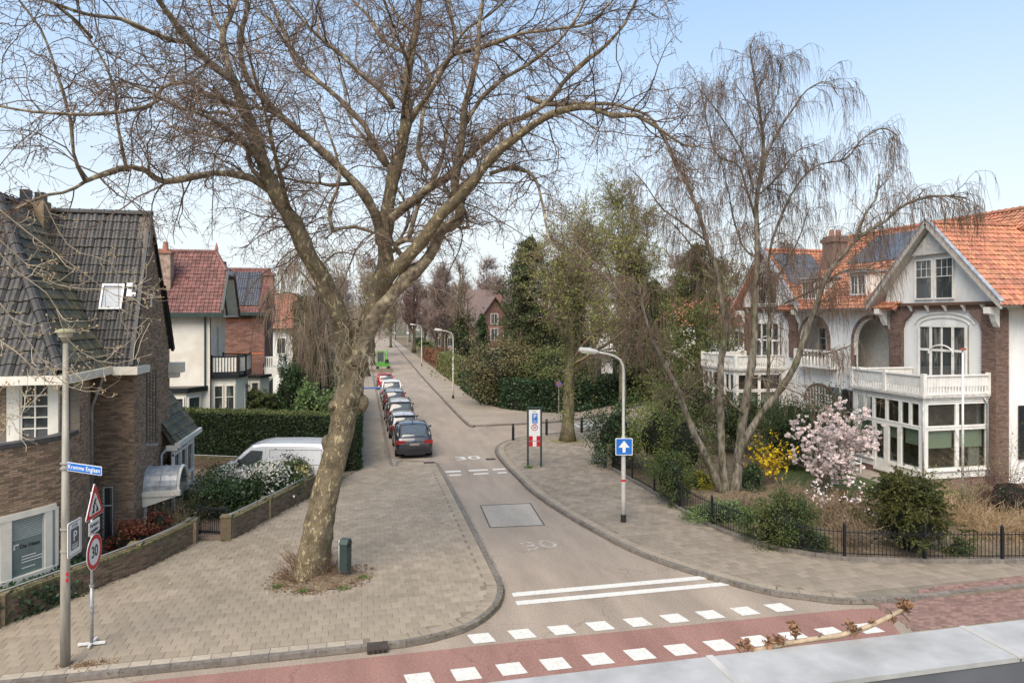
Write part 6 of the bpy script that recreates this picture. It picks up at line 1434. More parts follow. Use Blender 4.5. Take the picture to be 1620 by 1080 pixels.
# ------------------------------------------------------------------ small street tree, ivy clad, on the paved corner
def generic_tree(name, label, base, h, trunk_r, spread, barkm, twm, n1=10, n2=8, n3=6, n4=0, crown0=.3, up=.7, leafm=None, leafn=0, leafs=.06, group=None, lean=(0, 0), tw=.012, droop=0., local=False, ttrunk=1., cat='tree'):
    t = thing(name, label, cat, (base[0], base[1], .1), group) if not local else thing(name, label, cat, (0, 0, 0), group, local=True)
    bx, by = (0, 0) if local else base[:2]
    q = spline([(bx, by, .05), (bx+lean[0]*.3, by+lean[1]*.3, h*.35), (bx+lean[0]*.7, by+lean[1]*.7, h*.7), (bx+lean[0], by+lean[1], h)], 16); rr = trunk_r*(1-np.linspace(0, 1, 16)**1.1*.93); rr[0] *= 1.35
    b = MB(); b.tube(q, rr, 10, bumpy=.03); b.build('trunk', barkm, t, smooth=True)
    O, D, r, tt = spawn(q[None], rr[None], n1, crown0, .97, (30, 65)); D = unit(D+np.array([0, 0, up*.4])); A1, R1 = grow(O, D, spread*(1.15-tt)*(.7+.5*rng.random(len(O))), np.minimum(r*.55, trunk_r*.4), .018*trunk_r/.2, 8, .13, (0, 0, 1), up*.25)
    b = MB(); b.twigs(A1, R1)
    O, D, r, _ = spawn(A1, R1, n2, .2, 1., (25, 65)); A2, R2 = grow(O, D, spread*.38*(.4+.8*rng.random(len(O))), np.minimum(r*.6, tw*2.2), tw*.8, 6, .2, (0, 0, 1 if droop == 0 else -1), .15+droop)
    b.twigs(A2, R2); b.build('branch', twm, t, kind='stuff')
    O, D, r, _ = spawn(A2, R2, n3, .15, 1., (25, 70)); A3, R3 = grow(O, D, spread*.17*(.4+.9*rng.random(len(O))), tw*.75, tw*.5, 5, .25, (0, 0, -1), droop)
    b = MB(); b.twigs(A3, R3); last = (A3, R3)
    if n4: O, D, r, _ = spawn(A3, R3, n4, .15, 1., (25, 70)); A4, R4 = grow(O, D, spread*.08*(.4+.9*rng.random(len(O))), tw*.5, tw*.4, 3, .25); b.twigs(A4, R4); last = (A4, R4)
    b.build('twig', twm, t, kind='stuff')
    if leafm is not None: O, D, _, _ = spawn(last[0], last[1], leafn, .2, 1.05); b = MB(); b.leaves(O, leafs, .65); b.build('foliage', leafm, t, kind='stuff')
    return t
ST = generic_tree('street_tree', 'small street tree with mossy trunk and fresh green shoots in a pavement pit', (12.1, 39.4), 13.2, .40, 6.2, BARKM, TWIG, n1=26, n2=9, n3=7, n4=3, crown0=.26, up=.35, leafm=L_SPRING, leafn=3, leafs=.10, lean=(.6, .5), tw=.013)
q_ = np.column_stack([12.1+rng.normal(0, .36, 2600), 39.4+rng.normal(0, .36, 2600), 1.2+rng.random(2600)*9]); b = MB(); b.leaves(q_, .12, .6); b.build('ivy', leafmat('olive_leaf', (.13, .14, .045)), ST, kind='stuff')
# weeping ornamental behind the plane tree (left of the street), and evergreen columns
WL = thing('weeping_willow', 'brown catkin-hung weeping tree seen behind the fork of the plane tree', 'tree', (-3.0, 47, .1))
WLl = [(np.array([(-3.1, 47, .1), (-3.1, 47, 4), (-2.95, 47, 8), (-2.85, 47.2, 11)]), .28, .10)]
for k in range(12): a = k*1.9; z = 5+k*.55 if k < 20 else 0; WLl.append((np.array([(-3.0, 47, z), (-3.0+math.cos(a)*1.4, 47+math.sin(a)*1.4, z+1.3), (-3.0+math.cos(a)*2.9, 47+math.sin(a)*2.9, z+1.2)]), .10, .03))
weeping_tree(WL, WLl, 2.2, 1.3, 1.9, M('catkin_twig', (.29, .225, .16), rough=.9, island=.3), BARKD, n2=5, hangr=.011, nstrand=5)
# ------------------------------------------------------------------ hedges and shrubs, left
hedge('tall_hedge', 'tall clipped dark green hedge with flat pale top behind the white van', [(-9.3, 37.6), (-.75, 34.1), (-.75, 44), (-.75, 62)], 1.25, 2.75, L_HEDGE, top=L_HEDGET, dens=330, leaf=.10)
garden_wall([(-9.2, 36.6), (-5.5, 35.05)], 'low reddish brick wall at the foot of the tall hedge behind the van', h=.62, posts=())
bush('holly_bush', 'dark glossy round bush beside the black garden gate', 'bush', (-5.35, 27.5, .72), (1.25, 1.25, .85), L_LAUREL, 9000, .085, 90)
bush('rhododendron', 'dark evergreen bush covered with white blossom behind the low brick wall', 'bush', (-3.95, 28.9, .80), (1.25, 1.4, .82), L_LAUREL, 9000, .085, 90, flowers=(L_WHITE, 420, .095, .6))
bush('viburnum', 'evergreen bush with pale cream blossom at the pavement end of the low wall', 'bush', (-2.85, 30.3, .72), (.75, 1.0, .72), L_LAUREL, 4500, .085, 60, flowers=(L_CREAMF, 260, .09, .4))
bush('rhododendron', 'leafy green bush between the white van and the blossoming shrubs', 'bush', (-3.2, 30.0, .95), (1.0, .8, .75), leafmat('mid_green_leaf', (.055, .085, .03)), 4500, .09, 60)
t = hedge('ivy_bed', 'low dense ivy bed between the garden wall and the rounded bay', [(-12.4, 15.0), (-10.4, 17.4), (-8.75, 19.6), (-7.5, 21.6)], 1.3, .62, L_IVY, dens=420, leaf=.11, cat='ivy', jitter=.07)
bush('photinia', 'red-brown leaved shrub under the tall narrow window of the brick house', 'shrub', (-7.15, 23.6, .55), (.75, .8, .65), L_RED, 2600, .09, 50)
bush('photinia', 'small red-brown leaved shrub beside the front door canopy', 'shrub', (-6.75, 25.0, .50), (.5, .6, .55), L_RED, 1500, .08, 40)
twig_bush('rose_bush', 'thin yellow-green shrub climbing beside the front door', 'shrub', (-6.3, 26.5), .7, 1.5, 60, TWIG, L_SPRING, .05, 1)
twig_bush('young_shrub', 'loose green shrub inside the wall near the brick gate pier', 'shrub', (-5.9, 25.2), .6, .9, 60, TWIG, L_LIGHT, .05, 1)
def ub(u, v, Y): return P(u, v, Y=Y)
a = ub(461, 615, 43); bush('clipped_yew', 'tall rounded dark green yew standing behind the hedge', 'bush', a, (.9, .9, 1.9), L_LAUREL, 8000, .12, 120, sig=.09)
a = ub(496, 634, 41); bush('laurel_bush', 'light green broad-leaved bush beside the dark rounded yew', 'bush', a, (1.05, 1.0, 1.0), L_LIGHT, 3500, .16, 60)
a = ub(406, 633, 42); bush('box_ball', 'clipped green ball bush at the corner of the white house', 'bush', a, (.95, .9, .75), L_HEDGET, 5000, .08, 120, sig=.08)
a = ub(432, 637, 43); bush('box_ball', 'smaller clipped green bush between the ball bush and the dark yew', 'bush', a, (.6, .8, .55), L_HEDGE, 2500, .08, 90, sig=.08)
a = ub(498, 592, 50); bush('beech_bush', 'rust-brown leaved beech bush behind the light green bush', 'bush', a, (1.9, 1.5, 1.6), L_BROWN, 5000, .13, 80)
a = ub(505, 560, 49); bush('ivy_column', 'tall ivy-green conifer column behind the leaning trunk', 'tree', a, (1.25, 1.25, 5.6), L_CONIF, 14000, .14, 200, sig=.07)
a = ub(478, 520, 56); bush('ivy_column', 'olive green conifer beside the far white house', 'tree', a, (.9, .9, 3.2), leafmat('olive_conifer', (.10, .11, .03)), 6000, .14, 120, sig=.08)

# ------------------------------------------------------------------ hedges, shrubs and trees across the street
hedge('ivy_hedge', 'dark ivy-covered hedge curving round the far corner of the side street', [(24, 57.2), (21.4, 55.8), (15.9, 51.5), (13.7, 52.2), (12.1, 54.1), (10.85, 58), (10.8, 70)], 1.4, 2.4, L_IVY, dens=260, leaf=.14, jitter=.12)
hedge('clipped_hedge', 'pale olive clipped hedge block further down the street', [(10.9, 73), (10.9, 92)], 1.5, 2.7, leafmat('pale_hedge_leaf', (.15, .165, .06)), dens=260, leaf=.14)
hedge('beech_hedge', 'reddish brown hedge far down the street', [(11.2, 95), (11.4, 122)], 1.3, 1.9, L_BROWN, dens=300, leaf=.2)
a = ub(835, 500, 62); 
def conifer(name, label, base, h, r, n, mat, tiers=60, leaf=.28, z0=.08, tw=BARKD, pw=.75):
    t = thing(name, label, 'tree', (base[0], base[1], .1)); b = MB(); b.tube([(base[0], base[1], .05), (base[0], base[1], h*.95)], [r*.09, .03], 8); b.build('trunk', tw, t)
    Q = []; per = n//tiers
    for k in range(tiers):
        f = z0+(1-z0)*(k+rng.random())/tiers; rr = r*(1-f)**pw*(.55+.65*rng.random())+.15; a0 = rng.random()*6.28; nb = 3
        for j in range(nb):
            a = a0+j*2.1+rng.normal(0, .4); m = per//nb; q = rng.random(m)**.7; w = .22*rr*q+.12
            Q.append(np.column_stack([base[0]+math.cos(a)*rr*q+rng.normal(0, 1, m)*w*.6, base[1]+math.sin(a)*rr*q+rng.normal(0, 1, m)*w*.6, h*f-rr*.22*q+rng.normal(0, .16, m)]))
    Q = np.concatenate(Q); Q[:, 2] = np.maximum(Q[:, 2], .2); b = MB(); b.leaves(Q, leaf, .35, droop=.35); b.build('foliage', mat, t, kind='stuff'); return t
def at(u, Y): q = P(u, 500, Y=Y); return (q[0], q[1])
conifer('dark_conifer', 'tallest dark conifer rising over the ivy hedge in the middle of the picture', at(838, 62), 14.6, 4.3, 34000, L_CONIF, 90, pw=.42)
conifer('dark_conifer', 'dark conifer right behind the tallest one over the ivy hedge', at(885, 68), 13.4, 4.0, 18000, L_CONIF, 70, pw=.5)
conifer('dark_conifer', 'slim dark cypress standing at the left end of the ivy hedge', at(762, 64), 7.6, 1.9, 8000, L_HEDGE, 50, leaf=.2)
a = ub(800, 583, 58); bush('spreading_yew', 'wide brown-tinged yew hanging over the ivy hedge', 'tree', a, (4.2, 2.6, 2.5), leafmat('brownish_yew', (.17, .14, .07), col2=(.11, .12, .045)), 15000, .17, 150, sig=.12)
a = ub(885, 590, 56); bush('spreading_yew', 'wide green yew behind the small street tree', 'tree', a, (3.4, 2.4, 2.2), leafmat('greenish_yew', (.12, .14, .05)), 9000, .17, 110, sig=.12)
conifer('dark_conifer', 'ivy-dark evergreen partly screening the balcony house at its left', at(915, 64), 9.5, 2.2, 9000, L_CONIF, 50, pw=.45)
conifer('dark_conifer', 'evergreen partly screening the right end of the balcony house', at(1010, 62), 12.0, 2.6, 12000, L_CONIF, 60, pw=.45)
conifer('pine_tree', 'dark pine between the birch stems and the white villa', at(1105, 52), 13.0, 4.0, 26000, leafmat('pine_leaf', (.11, .13, .04)), 70, leaf=.24, pw=.5)
conifer('pine_tree', 'broad green pine behind the left birch stems', at(1035, 60), 10.5, 4.2, 18000, leafmat('olive_pine', (.16, .18, .06)), 60, pw=.4)
generic_tree('spring_tree', 'tall tree hazed with fresh yellow-green leaf beside the white balcony house', at(985, 56)+(0,), 17.0, .33, 7.2, BARKM, TWIG, n1=34, n2=9, n3=7, n4=3, crown0=.2, up=.35, leafm=leafmat('olive_spring', (.30, .32, .09)), leafn=4, leafs=.12, tw=.018)
generic_tree('ivy_tree', 'ivy-clad bare tree by the brick houses far down the street', at(728, 92)+(0,), 14.5, .4, 4.5, BARKD, TWIG, n1=22, n2=8, n3=7, n4=0, crown0=.3, tw=.02)
a = ub(731, 540, 92); bush('ivy_clump', 'dark ivy mass climbing the bare tree far down the street', 'ivy', a, (1.7, 1.7, 4.0), L_CONIF, 6000, .22, 90, sig=.12)
# shrubs inside the villa garden
F_ = [('laurel_bush', 'large dark glossy laurel at the corner post of the iron fence', (972, 690, 34.2), (1.25, 1.2, 1.75), L_LAUREL, 9000, .11, 90),
      ('spring_shrub', 'loose yellow-green shrub behind the one way sign', (1045, 690, 32.5), (1.6, 1.4, 1.9), leafmat('fresh_green', (.17, .21, .05)), 7000, .10, 110),
      ('spring_shrub', 'green shrub left of the birch stems', (1085, 705, 30.5), (1.2, 1.1, 1.7), leafmat('olive_green', (.115, .13, .045)), 5000, .09, 90),
      ('yew_bush', 'dark yew hanging over the fence left of the birch', (1062, 752, 27.3), (.85, .8, 1.05), L_YEW, 7000, .07, 80),
      ('yew_bush', 'dark spreading yew pushing through the fence below the magnolia', (1235, 826, 22.5), (1.25, .95, .98), L_YEW, 12000, .07, 70),
      ('yew_bush', 'low dark yew skirt on the pavement side of the fence right of the spreading one', (1275, 858, 22.2), (.75, .55, .42), L_YEW, 3500, .07, 50),
      ('yew_bush', 'small low yew at the fence near the right edge', (1515, 872, 21.7), (.55, .45, .40), L_YEW, 2500, .07, 50),
      ('mahonia', 'yellow-leaved low shrub at the foot of the birch', (1108, 760, 30.0), (.8, .7, .45), leafmat('yellow_green_leaf', (.38, .36, .04)), 2500, .07, 50),
      ('laurel_bush', 'dark green bush between birch stems and forsythia', (1190, 765, 29.6), (.55, .55, .8), L_LAUREL, 4000, .09, 60),
      ('holly_bush', 'dark bush filling the back of the garden left of the magnolia', (1165, 668, 37.0), (1.9, 1.5, 1.4), L_YEW, 8000, .11, 90),
      ('holly_bush', 'dark bush beneath the entrance arch of the villa', (1250, 668, 37.5), (1.9, 1.4, 1.5), L_HEDGE, 8000, .10, 90),
      ('euphorbia', 'pale green low plant inside the fence near the birch', (1155, 805, 25.6), (.55, .5, .35), leafmat('pale_green_leaf', (.16, .22, .10)), 1500, .09, 40),
      ('photinia', 'reddish shrub below the magnolia blossom', (1340, 800, 26.5), (.8, .7, .7), leafmat('mixed_red_leaf', (.17, .09, .045)), 2500, .07, 60),
      ('laurel_bush', 'broad green bush under the left gable bay of the villa', (1090, 640, 40.0), (2.6, 1.6, 1.5), leafmat('dull_green', (.09, .10, .035)), 8000, .13, 90),
      ('holly_bush', 'dark evergreen mass right behind the yellow forsythia', (1238, 700, 33.5), (1.5, 1.0, 1.7), L_YEW, 9000, .09, 90),
      ('laurel_bush', 'dark evergreen mass behind the magnolia blossom', (1310, 690, 32.0), (1.3, .9, 1.7), L_LAUREL, 9000, .09, 90),
      ('ground_ivy', 'low green cover inside the fence between birch and spreading yew', (1140, 812, 25.2), (1.5, 1.0, .35), L_LIGHT, 4500, .07, 80),
      ('ground_ivy', 'low mixed green cover inside the fence behind the largest yew', (1400, 815, 25.0), (1.8, 1.2, .45), leafmat('dull_green', (.09, .10, .035)), 5000, .07, 80),
      ('heather', 'reddish-green low shrub between magnolia and the largest yew', (1335, 822, 24.6), (.9, .8, .55), leafmat('mixed_red_leaf', (.17, .09, .045)), 3000, .06, 70),
      ('photinia', 'green shrub with orange blossom at the foot of the flag pole', (1528, 800, 26.2), (1.1, .8, .55), leafmat('olive_green', (.115, .13, .045)), 3500, .07, 70),
      ('barberry', 'dark red-purple twiggy shrub at the right edge of the garden', (1598, 790, 25.2), (1.3, 1.1, 1.0), L_PURPLE, 7000, .055, 90)]
for nm, lb, (u, v, Y), rd, mt, n, lf, nc in F_: bush(nm, lb, 'bush' if 'bush' in nm else 'shrub', ub(u, v, Y), rd, mt, n, lf, nc, coref=.70)
# the big yew by the fence: sprays rather than a ball
yw = thing('yew_bush', 'largest olive-green yew, shaggy and pointed, in front of the glazed bay', 'bush', ub(1437, 890, 21.9)[:2]+(.1,))
bx, by = ub(1437, 830, 21.9)[:2]; n_ = 210; O = np.column_stack([bx+rng.normal(0, .25, n_), by+rng.normal(0, .25, n_), rng.uniform(.15, 1.9, n_)]); D = unit(np.column_stack([rng.normal(0, 1, n_), rng.normal(0, 1, n_), .75+rng.random(n_)*1.3]))
A, Rr = grow(O, D, (1.6-.35*O[:, 2])*(.6+.5*rng.random(n_)), .015, .006, 7, .12, (0, 0, -1), .08); O2, D2, _, _ = spawn(A, Rr, 9, .2, 1., (25, 60)); A2, R2 = grow(O2, D2, .22+.25*rng.random(len(O2)), .005, .003, 5, .15, (0, 0, -1), .12)
b = MB(); b.twigs(A, Rr); b.twigs(A2, R2); b.build('branch', BARKD, yw, kind='stuff'); O3, D3, _, _ = spawn(A2, R2, 22, .0, 1.05, (30, 80)); O3[:, 2] = np.maximum(O3[:, 2], .15)
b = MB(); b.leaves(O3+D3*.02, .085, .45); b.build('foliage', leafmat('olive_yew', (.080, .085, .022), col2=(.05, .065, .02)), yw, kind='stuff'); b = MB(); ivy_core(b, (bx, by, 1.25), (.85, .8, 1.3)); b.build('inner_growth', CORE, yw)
DRY = M('dry_twig', (.20, .15, .10), rough=.9, island=.35)
for k, (u, v, Y, r, h, lab) in enumerate([(1345, 870, 22.3, .7, 1.25, 'pale budding shrub against the fence left of the largest yew'), (1320, 845, 24.2, .8, 1.3, 'bare brown shrub inside the fence under the magnolia'), (1375, 850, 24.5, .7, 1.2, 'bare brown shrub just left of the largest yew'), (1180, 815, 26.0, .9, .9, 'low brown bare shrub inside the fence by the birch'), (1250, 800, 27.2, 1.0, 1.1, 'bare brown shrub left below the magnolia'), (1530, 850, 24.3, .9, 1.3, 'dry reddish shrub inside the fence behind the flag pole'), (1575, 870, 23.0, .8, 1.2, 'dry straw-brown shrub inside the fence near the right edge'), (1500, 830, 25.0, .7, 1.1, 'dry shrub between the largest yew and the flag pole'), (1610, 860, 23.2, .7, 1.1, 'dry brown shrub cut by the right edge'), (1560, 820, 26.5, .9, 1.0, 'pale dry shrub below the brick corner pilaster')]):
    x, y, _ = P(u, v, z=.1)
    x, y = ub(u, 500, Y)[:2]
    twig_bush('dry_shrub', lab, 'shrub', (x, y), r, h, 75, DRY if k < 5 else M('straw_twig', (.36, .26, .15), rough=.9, island=.35), leafmat('bud_leaf', (.30, .22, .12)) if k == 0 else leafmat('dry_leaf', (.23, .14, .07)), .045, 1, spread=.5, sub=8)
for u, v, Y, lab in ((1590, 720, 26.6, 'thin young tree with yellow-green buds before the corner pilaster'), (1545, 740, 25.5, 'thin sapling with new leaves right of the glazed bay')):
    x, y = ub(u, 500, Y)[:2]; twig_bush('young_sapling', lab, 'sapling', (x, y), .3, 3.3, 14, TWIG, L_SPRING, .07, 1, spread=.22, sub=9)
x, y = ub(1435, 500, 26.8)[:2]; twig_bush('young_shrub', 'bright spring-green shrub under the bay windows', 'shrub', (x+1.2, y+.2), .5, 1.6, 30, TWIG, L_SPRING, .08, 2, spread=.35)
# forsythia and magnolia
x, y = ub(1214, 500, 30.4)[:2]; t = twig_bush('forsythia', 'bright yellow flowering forsythia beside the birch', 'shrub', (x, y), .3, 2.1, 26, TWIG, L_YELLOW, .12, 6, spread=.20, sub=6)
mg = thing('magnolia', 'pale pink flowering magnolia in front of the villa entrance', 'tree', ub(1295, 790, 28.2)[:2]+(.1,)); x, y = ub(1297, 500, 28.6)[:2]
O = np.tile([[x, y, .1]], (9, 1)); D = unit(np.column_stack([rng.normal(0, .27, 9), rng.normal(0, .27, 9), np.ones(9)])); A, Rr = grow(O, D, 2.6+1.2*rng.random(9), .04, .015, 8, .12); O2, D2, r2, _ = spawn(A, Rr, 9, .15, 1., (35, 75)); A2, R2 = grow(O2, D2, .6+.7*rng.random(len(O2)), .016, .007, 6, .2, (0, 0, 1), .1); O3, D3, _, _ = spawn(A2, R2, 6, .2, 1., (30, 70)); A3, R3 = grow(O3, D3, .15+.35*rng.random(len(O3)), .007, .005, 3, .2, (0, 0, 1), .3)
b = MB(); b.twigs(A, Rr); b.twigs(A2, R2); b.twigs(A3, R3); b.build('branch', BARKG, mg, kind='stuff')
C = np.concatenate([A3[:, -1], A2[:, -1], A3[::2, 1]]); b = MB()
for k in range(7): a = k*.9; b.leaves(C+np.column_stack([np.full(len(C), math.cos(a)*.045), np.full(len(C), math.sin(a)*.045), rng.normal(.02, .03, len(C))]), .135, .7)
b.build('blossom', L_PINK, mg, kind='stuff')
x2, y2 = ub(1325, 500, 25.2)[:2]; N = 260; twig_bush('magnolia_shrub', 'low pink-blossomed branches spreading below the magnolia crown', 'shrub', (x2, y2), 1.2, 1.7, 26, BARKG, L_PINK, .12, 2, spread=.8, sub=6)
# iron fence with stone corner post, posts and bars
fe = thing('iron_fence', 'black iron bar fence on a low kerb round the villa garden', 'fence', (12.1, 27.3, .1))
FP = [(x, y) for x, y in FENCE[1:-2]]; fq = spline([(x, y, 0) for x, y in FP], 900); fl_ = np.concatenate([[0], np.cumsum(np.linalg.norm(np.diff(fq, axis=0), axis=1))]); FL = fl_[-1]
def fpt(t): return np.array([np.interp(t, fl_, fq[:, 0]), np.interp(t, fl_, fq[:, 1])])
barm = MB(); barm.tube([(0, 0, .22), (0, 0, 1.02)], .011, 5); bar_me = barm.mesh('bar'); bar_me.materials.append(BLACKP); cap = 0
n_ = int(FL/.118)
for k in range(n_):
    p_ = fpt((k+.5)*FL/n_); link('bar', bar_me, fe, mat4=Matrix.Translation((p_[0], p_[1], .02)))
for k in range(int(FL/2.35)+1):
    p_ = fpt(k*2.35); b = MB(); b.box(p_[0]-.035, p_[1]-.035, .1, p_[0]+.035, p_[1]+.035, 1.18); b.tube([(p_[0], p_[1], 1.18), (p_[0], p_[1], 1.25)], [.045, .02], 8); b.build('post', BLACKP, fe)
rp = [tuple(fpt(t))+(0,) for t in np.linspace(0, FL, 60)]
for z in (.30, .95):
    b = MB()
    for q0, q1 in zip(rp[:-1], rp[1:]): b.beam((q0[0], q0[1], z), (q1[0], q1[1], z), .03, .025)
    b.build('rail', BLACKP, fe)
b = MB()
for q0, q1 in zip(rp[:-1], rp[1:]): b.beam((q0[0], q0[1], .14), (q1[0], q1[1], .14), .16, .13)
b.build('fence_kerb', KERBM, fe)
sp = thing('stone_post', 'short pale stone post at the start of the iron fence', 'post', (12.0, 31.9, .1)); b = MB(); b.box(11.88, 31.78, .1, 12.12, 32.02, 1.22); b.build('shaft', M('sandstone', (.30, .25, .18), rough=.9, var=.2), sp); b = MB(); b.box(11.85, 31.75, 1.22, 12.15, 32.05, 1.30); b.build('cap', M('sandstone', ()), sp)

# ------------------------------------------------------------------ houses across the street
H6 = thing('balcony_house', 'white house with a dark balcony rail behind the trees in the middle distance', 'house', (20, 75, 0))
x0 = at(885, 76); x1 = at(1028, 74)
d_ = np.array((x1[0]-x0[0], x1[1]-x0[1], 0)); LL = np.linalg.norm(d_); d_ /= LL; nr = np.array((d_[1], -d_[0], 0)); o = np.array((x0[0], x0[1], 0))
b = MB(); b.obox(o, d_, -nr, (0, 0, 1), LL, 7, 9.4); b.build('wall', STUCCO, H6)
for k in range(4):
    window(H6, o+d_*(1.0+k*2.4)+nr*.01+np.array((0, 0, 1.0)), d_, nr, 1.3, 2.0, cols=2, name='window'); window(H6, o+d_*(1.0+k*2.4)+nr*.01+np.array((0, 0, 5.2)), d_, nr, 1.3, 2.2, cols=2, name='window')
b = MB(); b.obox(o+nr*1.2+(0, 0, 3.8), d_, -nr, (0, 0, 1), LL, 1.2, .2); b.build('balcony', WHITE, H6)
b = MB(); b.obox(o+nr*1.2+(0, 0, 4.85), d_, -nr, (0, 0, 1), LL, .06, .08)
for k in range(int(LL/.2)): b.obox(o+nr*1.2+d_*k*.2+(0, 0, 4.0), d_, -nr, (0, 0, 1), .04, .04, .85)
b.build('balcony_rail', BLACKP, H6)
b = MB(); q0 = o+(0, 0, 9.4)+nr*.4; b.xprism([q0, q0-nr*7.8, q0-nr*3.9+(0, 0, 1.6)], d_*LL); b.build('roof', M('grey_roofing', (.14, .13, .125), rough=.8), H6)
def far_house(name, label, base, w, dp, h, rh, wm, rm, gable=True, nwin=3, yaw=0.):
    t = thing(name, label, 'house', (base[0], base[1], 0)); u = np.array((math.cos(yaw), math.sin(yaw), 0)); n = np.array((u[1], -u[0], 0)); o = np.array((base[0], base[1], 0.))
    b = MB(); b.obox(o, u, -n, (0, 0, 1), w, dp, h); b.build('wall', wm, t)
    b = MB(); 
    if gable:
        b.xprism([o+(0, 0, h)+n*.02, o+u*w+(0, 0, h)+n*.02, o+u*w/2+(0, 0, h+rh)+n*.02], -n*(dp+.02)); b.build('gable_wall', wm, t); b = MB()
        for s in (0, 1):
            a = o+u*(-.4 if s == 0 else w+.4)+(0, 0, h-.3)+n*.5; c = o+u*w/2+(0, 0, h+rh+.15)+n*.5; b.xprism([a, c, c+(0, 0, .25), a+(0, 0, .25)], -n*(dp+1))
    else: q = o+(0, 0, h)+n*.4-u*.4; b.xprism([q, q-n*(dp+.8), q-n*(dp+.8)/2+(0, 0, rh)], u*(w+.8))
    b.build('roof', rm, t)
    for i in range(nwin):
        for z in (1.0, 4.0): window(t, o+u*(w*(i+.5)/nwin-.6)+n*.01+(0, 0, z), u, n, 1.2, 1.8, cols=2, name='window')
    if gable: window(t, o+u*(w/2-.6)+n*.03+(0, 0, h+.2), u, n, 1.2, 1.6, cols=2, name='window')
    b = MB(); b.obox(o+u*w*.7-n*dp*.4+(0, 0, h+rh*.3), u, -n, (0, 0, 1), .9, .7, rh*.9); b.build('chimney', BRICKR, t)
    return t
ROOFB = M('brown_grey_tile', (.15, .105, .09), rough=.7, var=.2, scale=3)
far_house('far_villa', 'distant brick house with pale gable right of the street', at(684, 150)+(0,), 8, 8, 6.0, 3.4, M('pale_render', (.42, .36, .30), rough=.9), ROOFB, yaw=.15)
far_house('far_villa', 'distant red brick villa with steep dark roof behind the bare ivy tree', at(742, 108)+(0,), 9, 10, 6.6, 5.4, BRICKR, ROOFB, gable=False, yaw=.1)
far_house('far_villa', 'distant villa with white trimmed gable left of the dark conifers', at(752, 100)+(0,), 6, 5, 6.2, 4.0, BRICKR, ROOFB, yaw=.2)
far_house('far_villa', 'orange roofed house glimpsed behind the birch stems', at(1050, 80)+(0,), 11, 8, 6.5, 3.5, STUCCO, TILEO, gable=False, yaw=-.1)
far_house('far_villa', 'grey roofed terrace at the far left end of the street', (-9, 118, 0), 4, 20, 6.5, 4, STUCCO, ROOFB, yaw=0)

# ------------------------------------------------------------------ background trees
tA = generic_tree('bare_tree', 'x', (0, 0), 15, .32, 5.5, BARKD, M('far_twig', (.20, .15, .125), rough=.9, island=.3), n1=38, n2=10, n3=8, crown0=.15, local=True, tw=.034, up=.6)
tB = generic_tree('bare_tree', 'x', (0, 0), 17, .36, 6.2, BARKD, M('far_twig_red', (.19, .125, .105), rough=.9, island=.3), n1=38, n2=10, n3=8, crown0=.15, local=True, tw=.036, up=.6)
tC = generic_tree('budding_tree', 'x', (0, 0), 12, .28, 5, BARKD, MATS['far_twig'], n1=26, n2=9, n3=7, crown0=.2, local=True, tw=.026, leafm=leafmat('far_spring', (.24, .26, .06)), leafn=1, leafs=.25)
spots = [(tC, 618, 165, 'yellow-green budding tree at the far end of the street'), (tA, 672, 150, 'bare tree right of the street end, nearest the pale gable'), (tB, 700, 175, 'bare reddish tree behind the pale gabled house'), (tA, 735, 160, 'bare tree rising behind the red brick villa'), (tB, 770, 140, 'bare tree between red brick villa and conifers'), (tA, 648, 200, 'bare tree just right of the street vanishing point'), (tA, 540, 120, 'bare tree behind the weeping tree, left side of the street'), (tB, 925, 95, 'bare tree behind the balcony house roof'), (tA, 1000, 100, 'bare tree above the white balcony house'), (tB, 1070, 88, 'bare tree behind the orange roofed house'), (tC, 1150, 75, 'budding tree behind the left gable of the villa'), (tA, 1240, 95, 'bare tree behind the villa chimney'), (tA, 420, 125, 'bare tree beyond the red brick house'), (tB, 340, 130, 'bare tree beyond the white house roof'), (tA, 600, 240, 'farthest bare tree above the street end'), (tB, 625, 220, 'bare tree exactly at the end of the street'), (tA, 690, 118, 'bare tree hiding the distant pale gabled house'), (tC, 706, 128, 'budding tree before the distant pale gabled house'), (tB, 655, 140, 'bare tree right behind the white street flag'), (tA, 700, 125, 'bare tree between the pale gabled and the red brick house'), (tA, 790, 110, 'bare tree left of the tallest conifer'), (tB, 960, 120, 'bare tree far behind the balcony house'), (tA, 1130, 100, 'bare tree far behind the left birch stems'), (tB, 590, 130, 'bare tree left of the green digger'), (tB, 820, 130, 'bare tree behind the tallest conifer'), (tC, 590, 105, 'budding tree on the left of the street beyond the cars')]
used = set()
for tt, u, Y, lab in spots:
    x, y = at(u, Y); s_ = .85+.3*rng.random()
    if tt.name in used: o = dup(tt)
    else: o = tt; used.add(tt.name)
    o.location = (x, y, 0); o.rotation_euler = (0, 0, rng.random()*6.28); o.scale = (s_, s_, s_*.95); o['label'] = lab; o['group'] = 'trees in the background'
N = 30000; uu = rng.uniform(-250, 1900, N); YY = rng.uniform(250, 330, N); X = np.array([P(u, 500, Y=Y)[:2] for u, Y in zip(uu, YY)]); hh = 9+4*np.sin(uu*.013)+2.5*np.sin(uu*.05+1)
O = np.column_stack([X, rng.random(N)**.7*hh]); D = unit(rng.normal(0, .5, (N, 3))+[0, 0, 1]); A, Rr = grow(O, D, 2+2.5*rng.random(N), .10, .04, 3, .2)
b = MB(); b.twigs(A, Rr); o = b.build('distant_wood', M('distant_twig', (.20, .17, .15), rough=1, island=.3), kind='stuff'); tag(o, 'distant bare wood along the horizon behind all houses', 'wood')

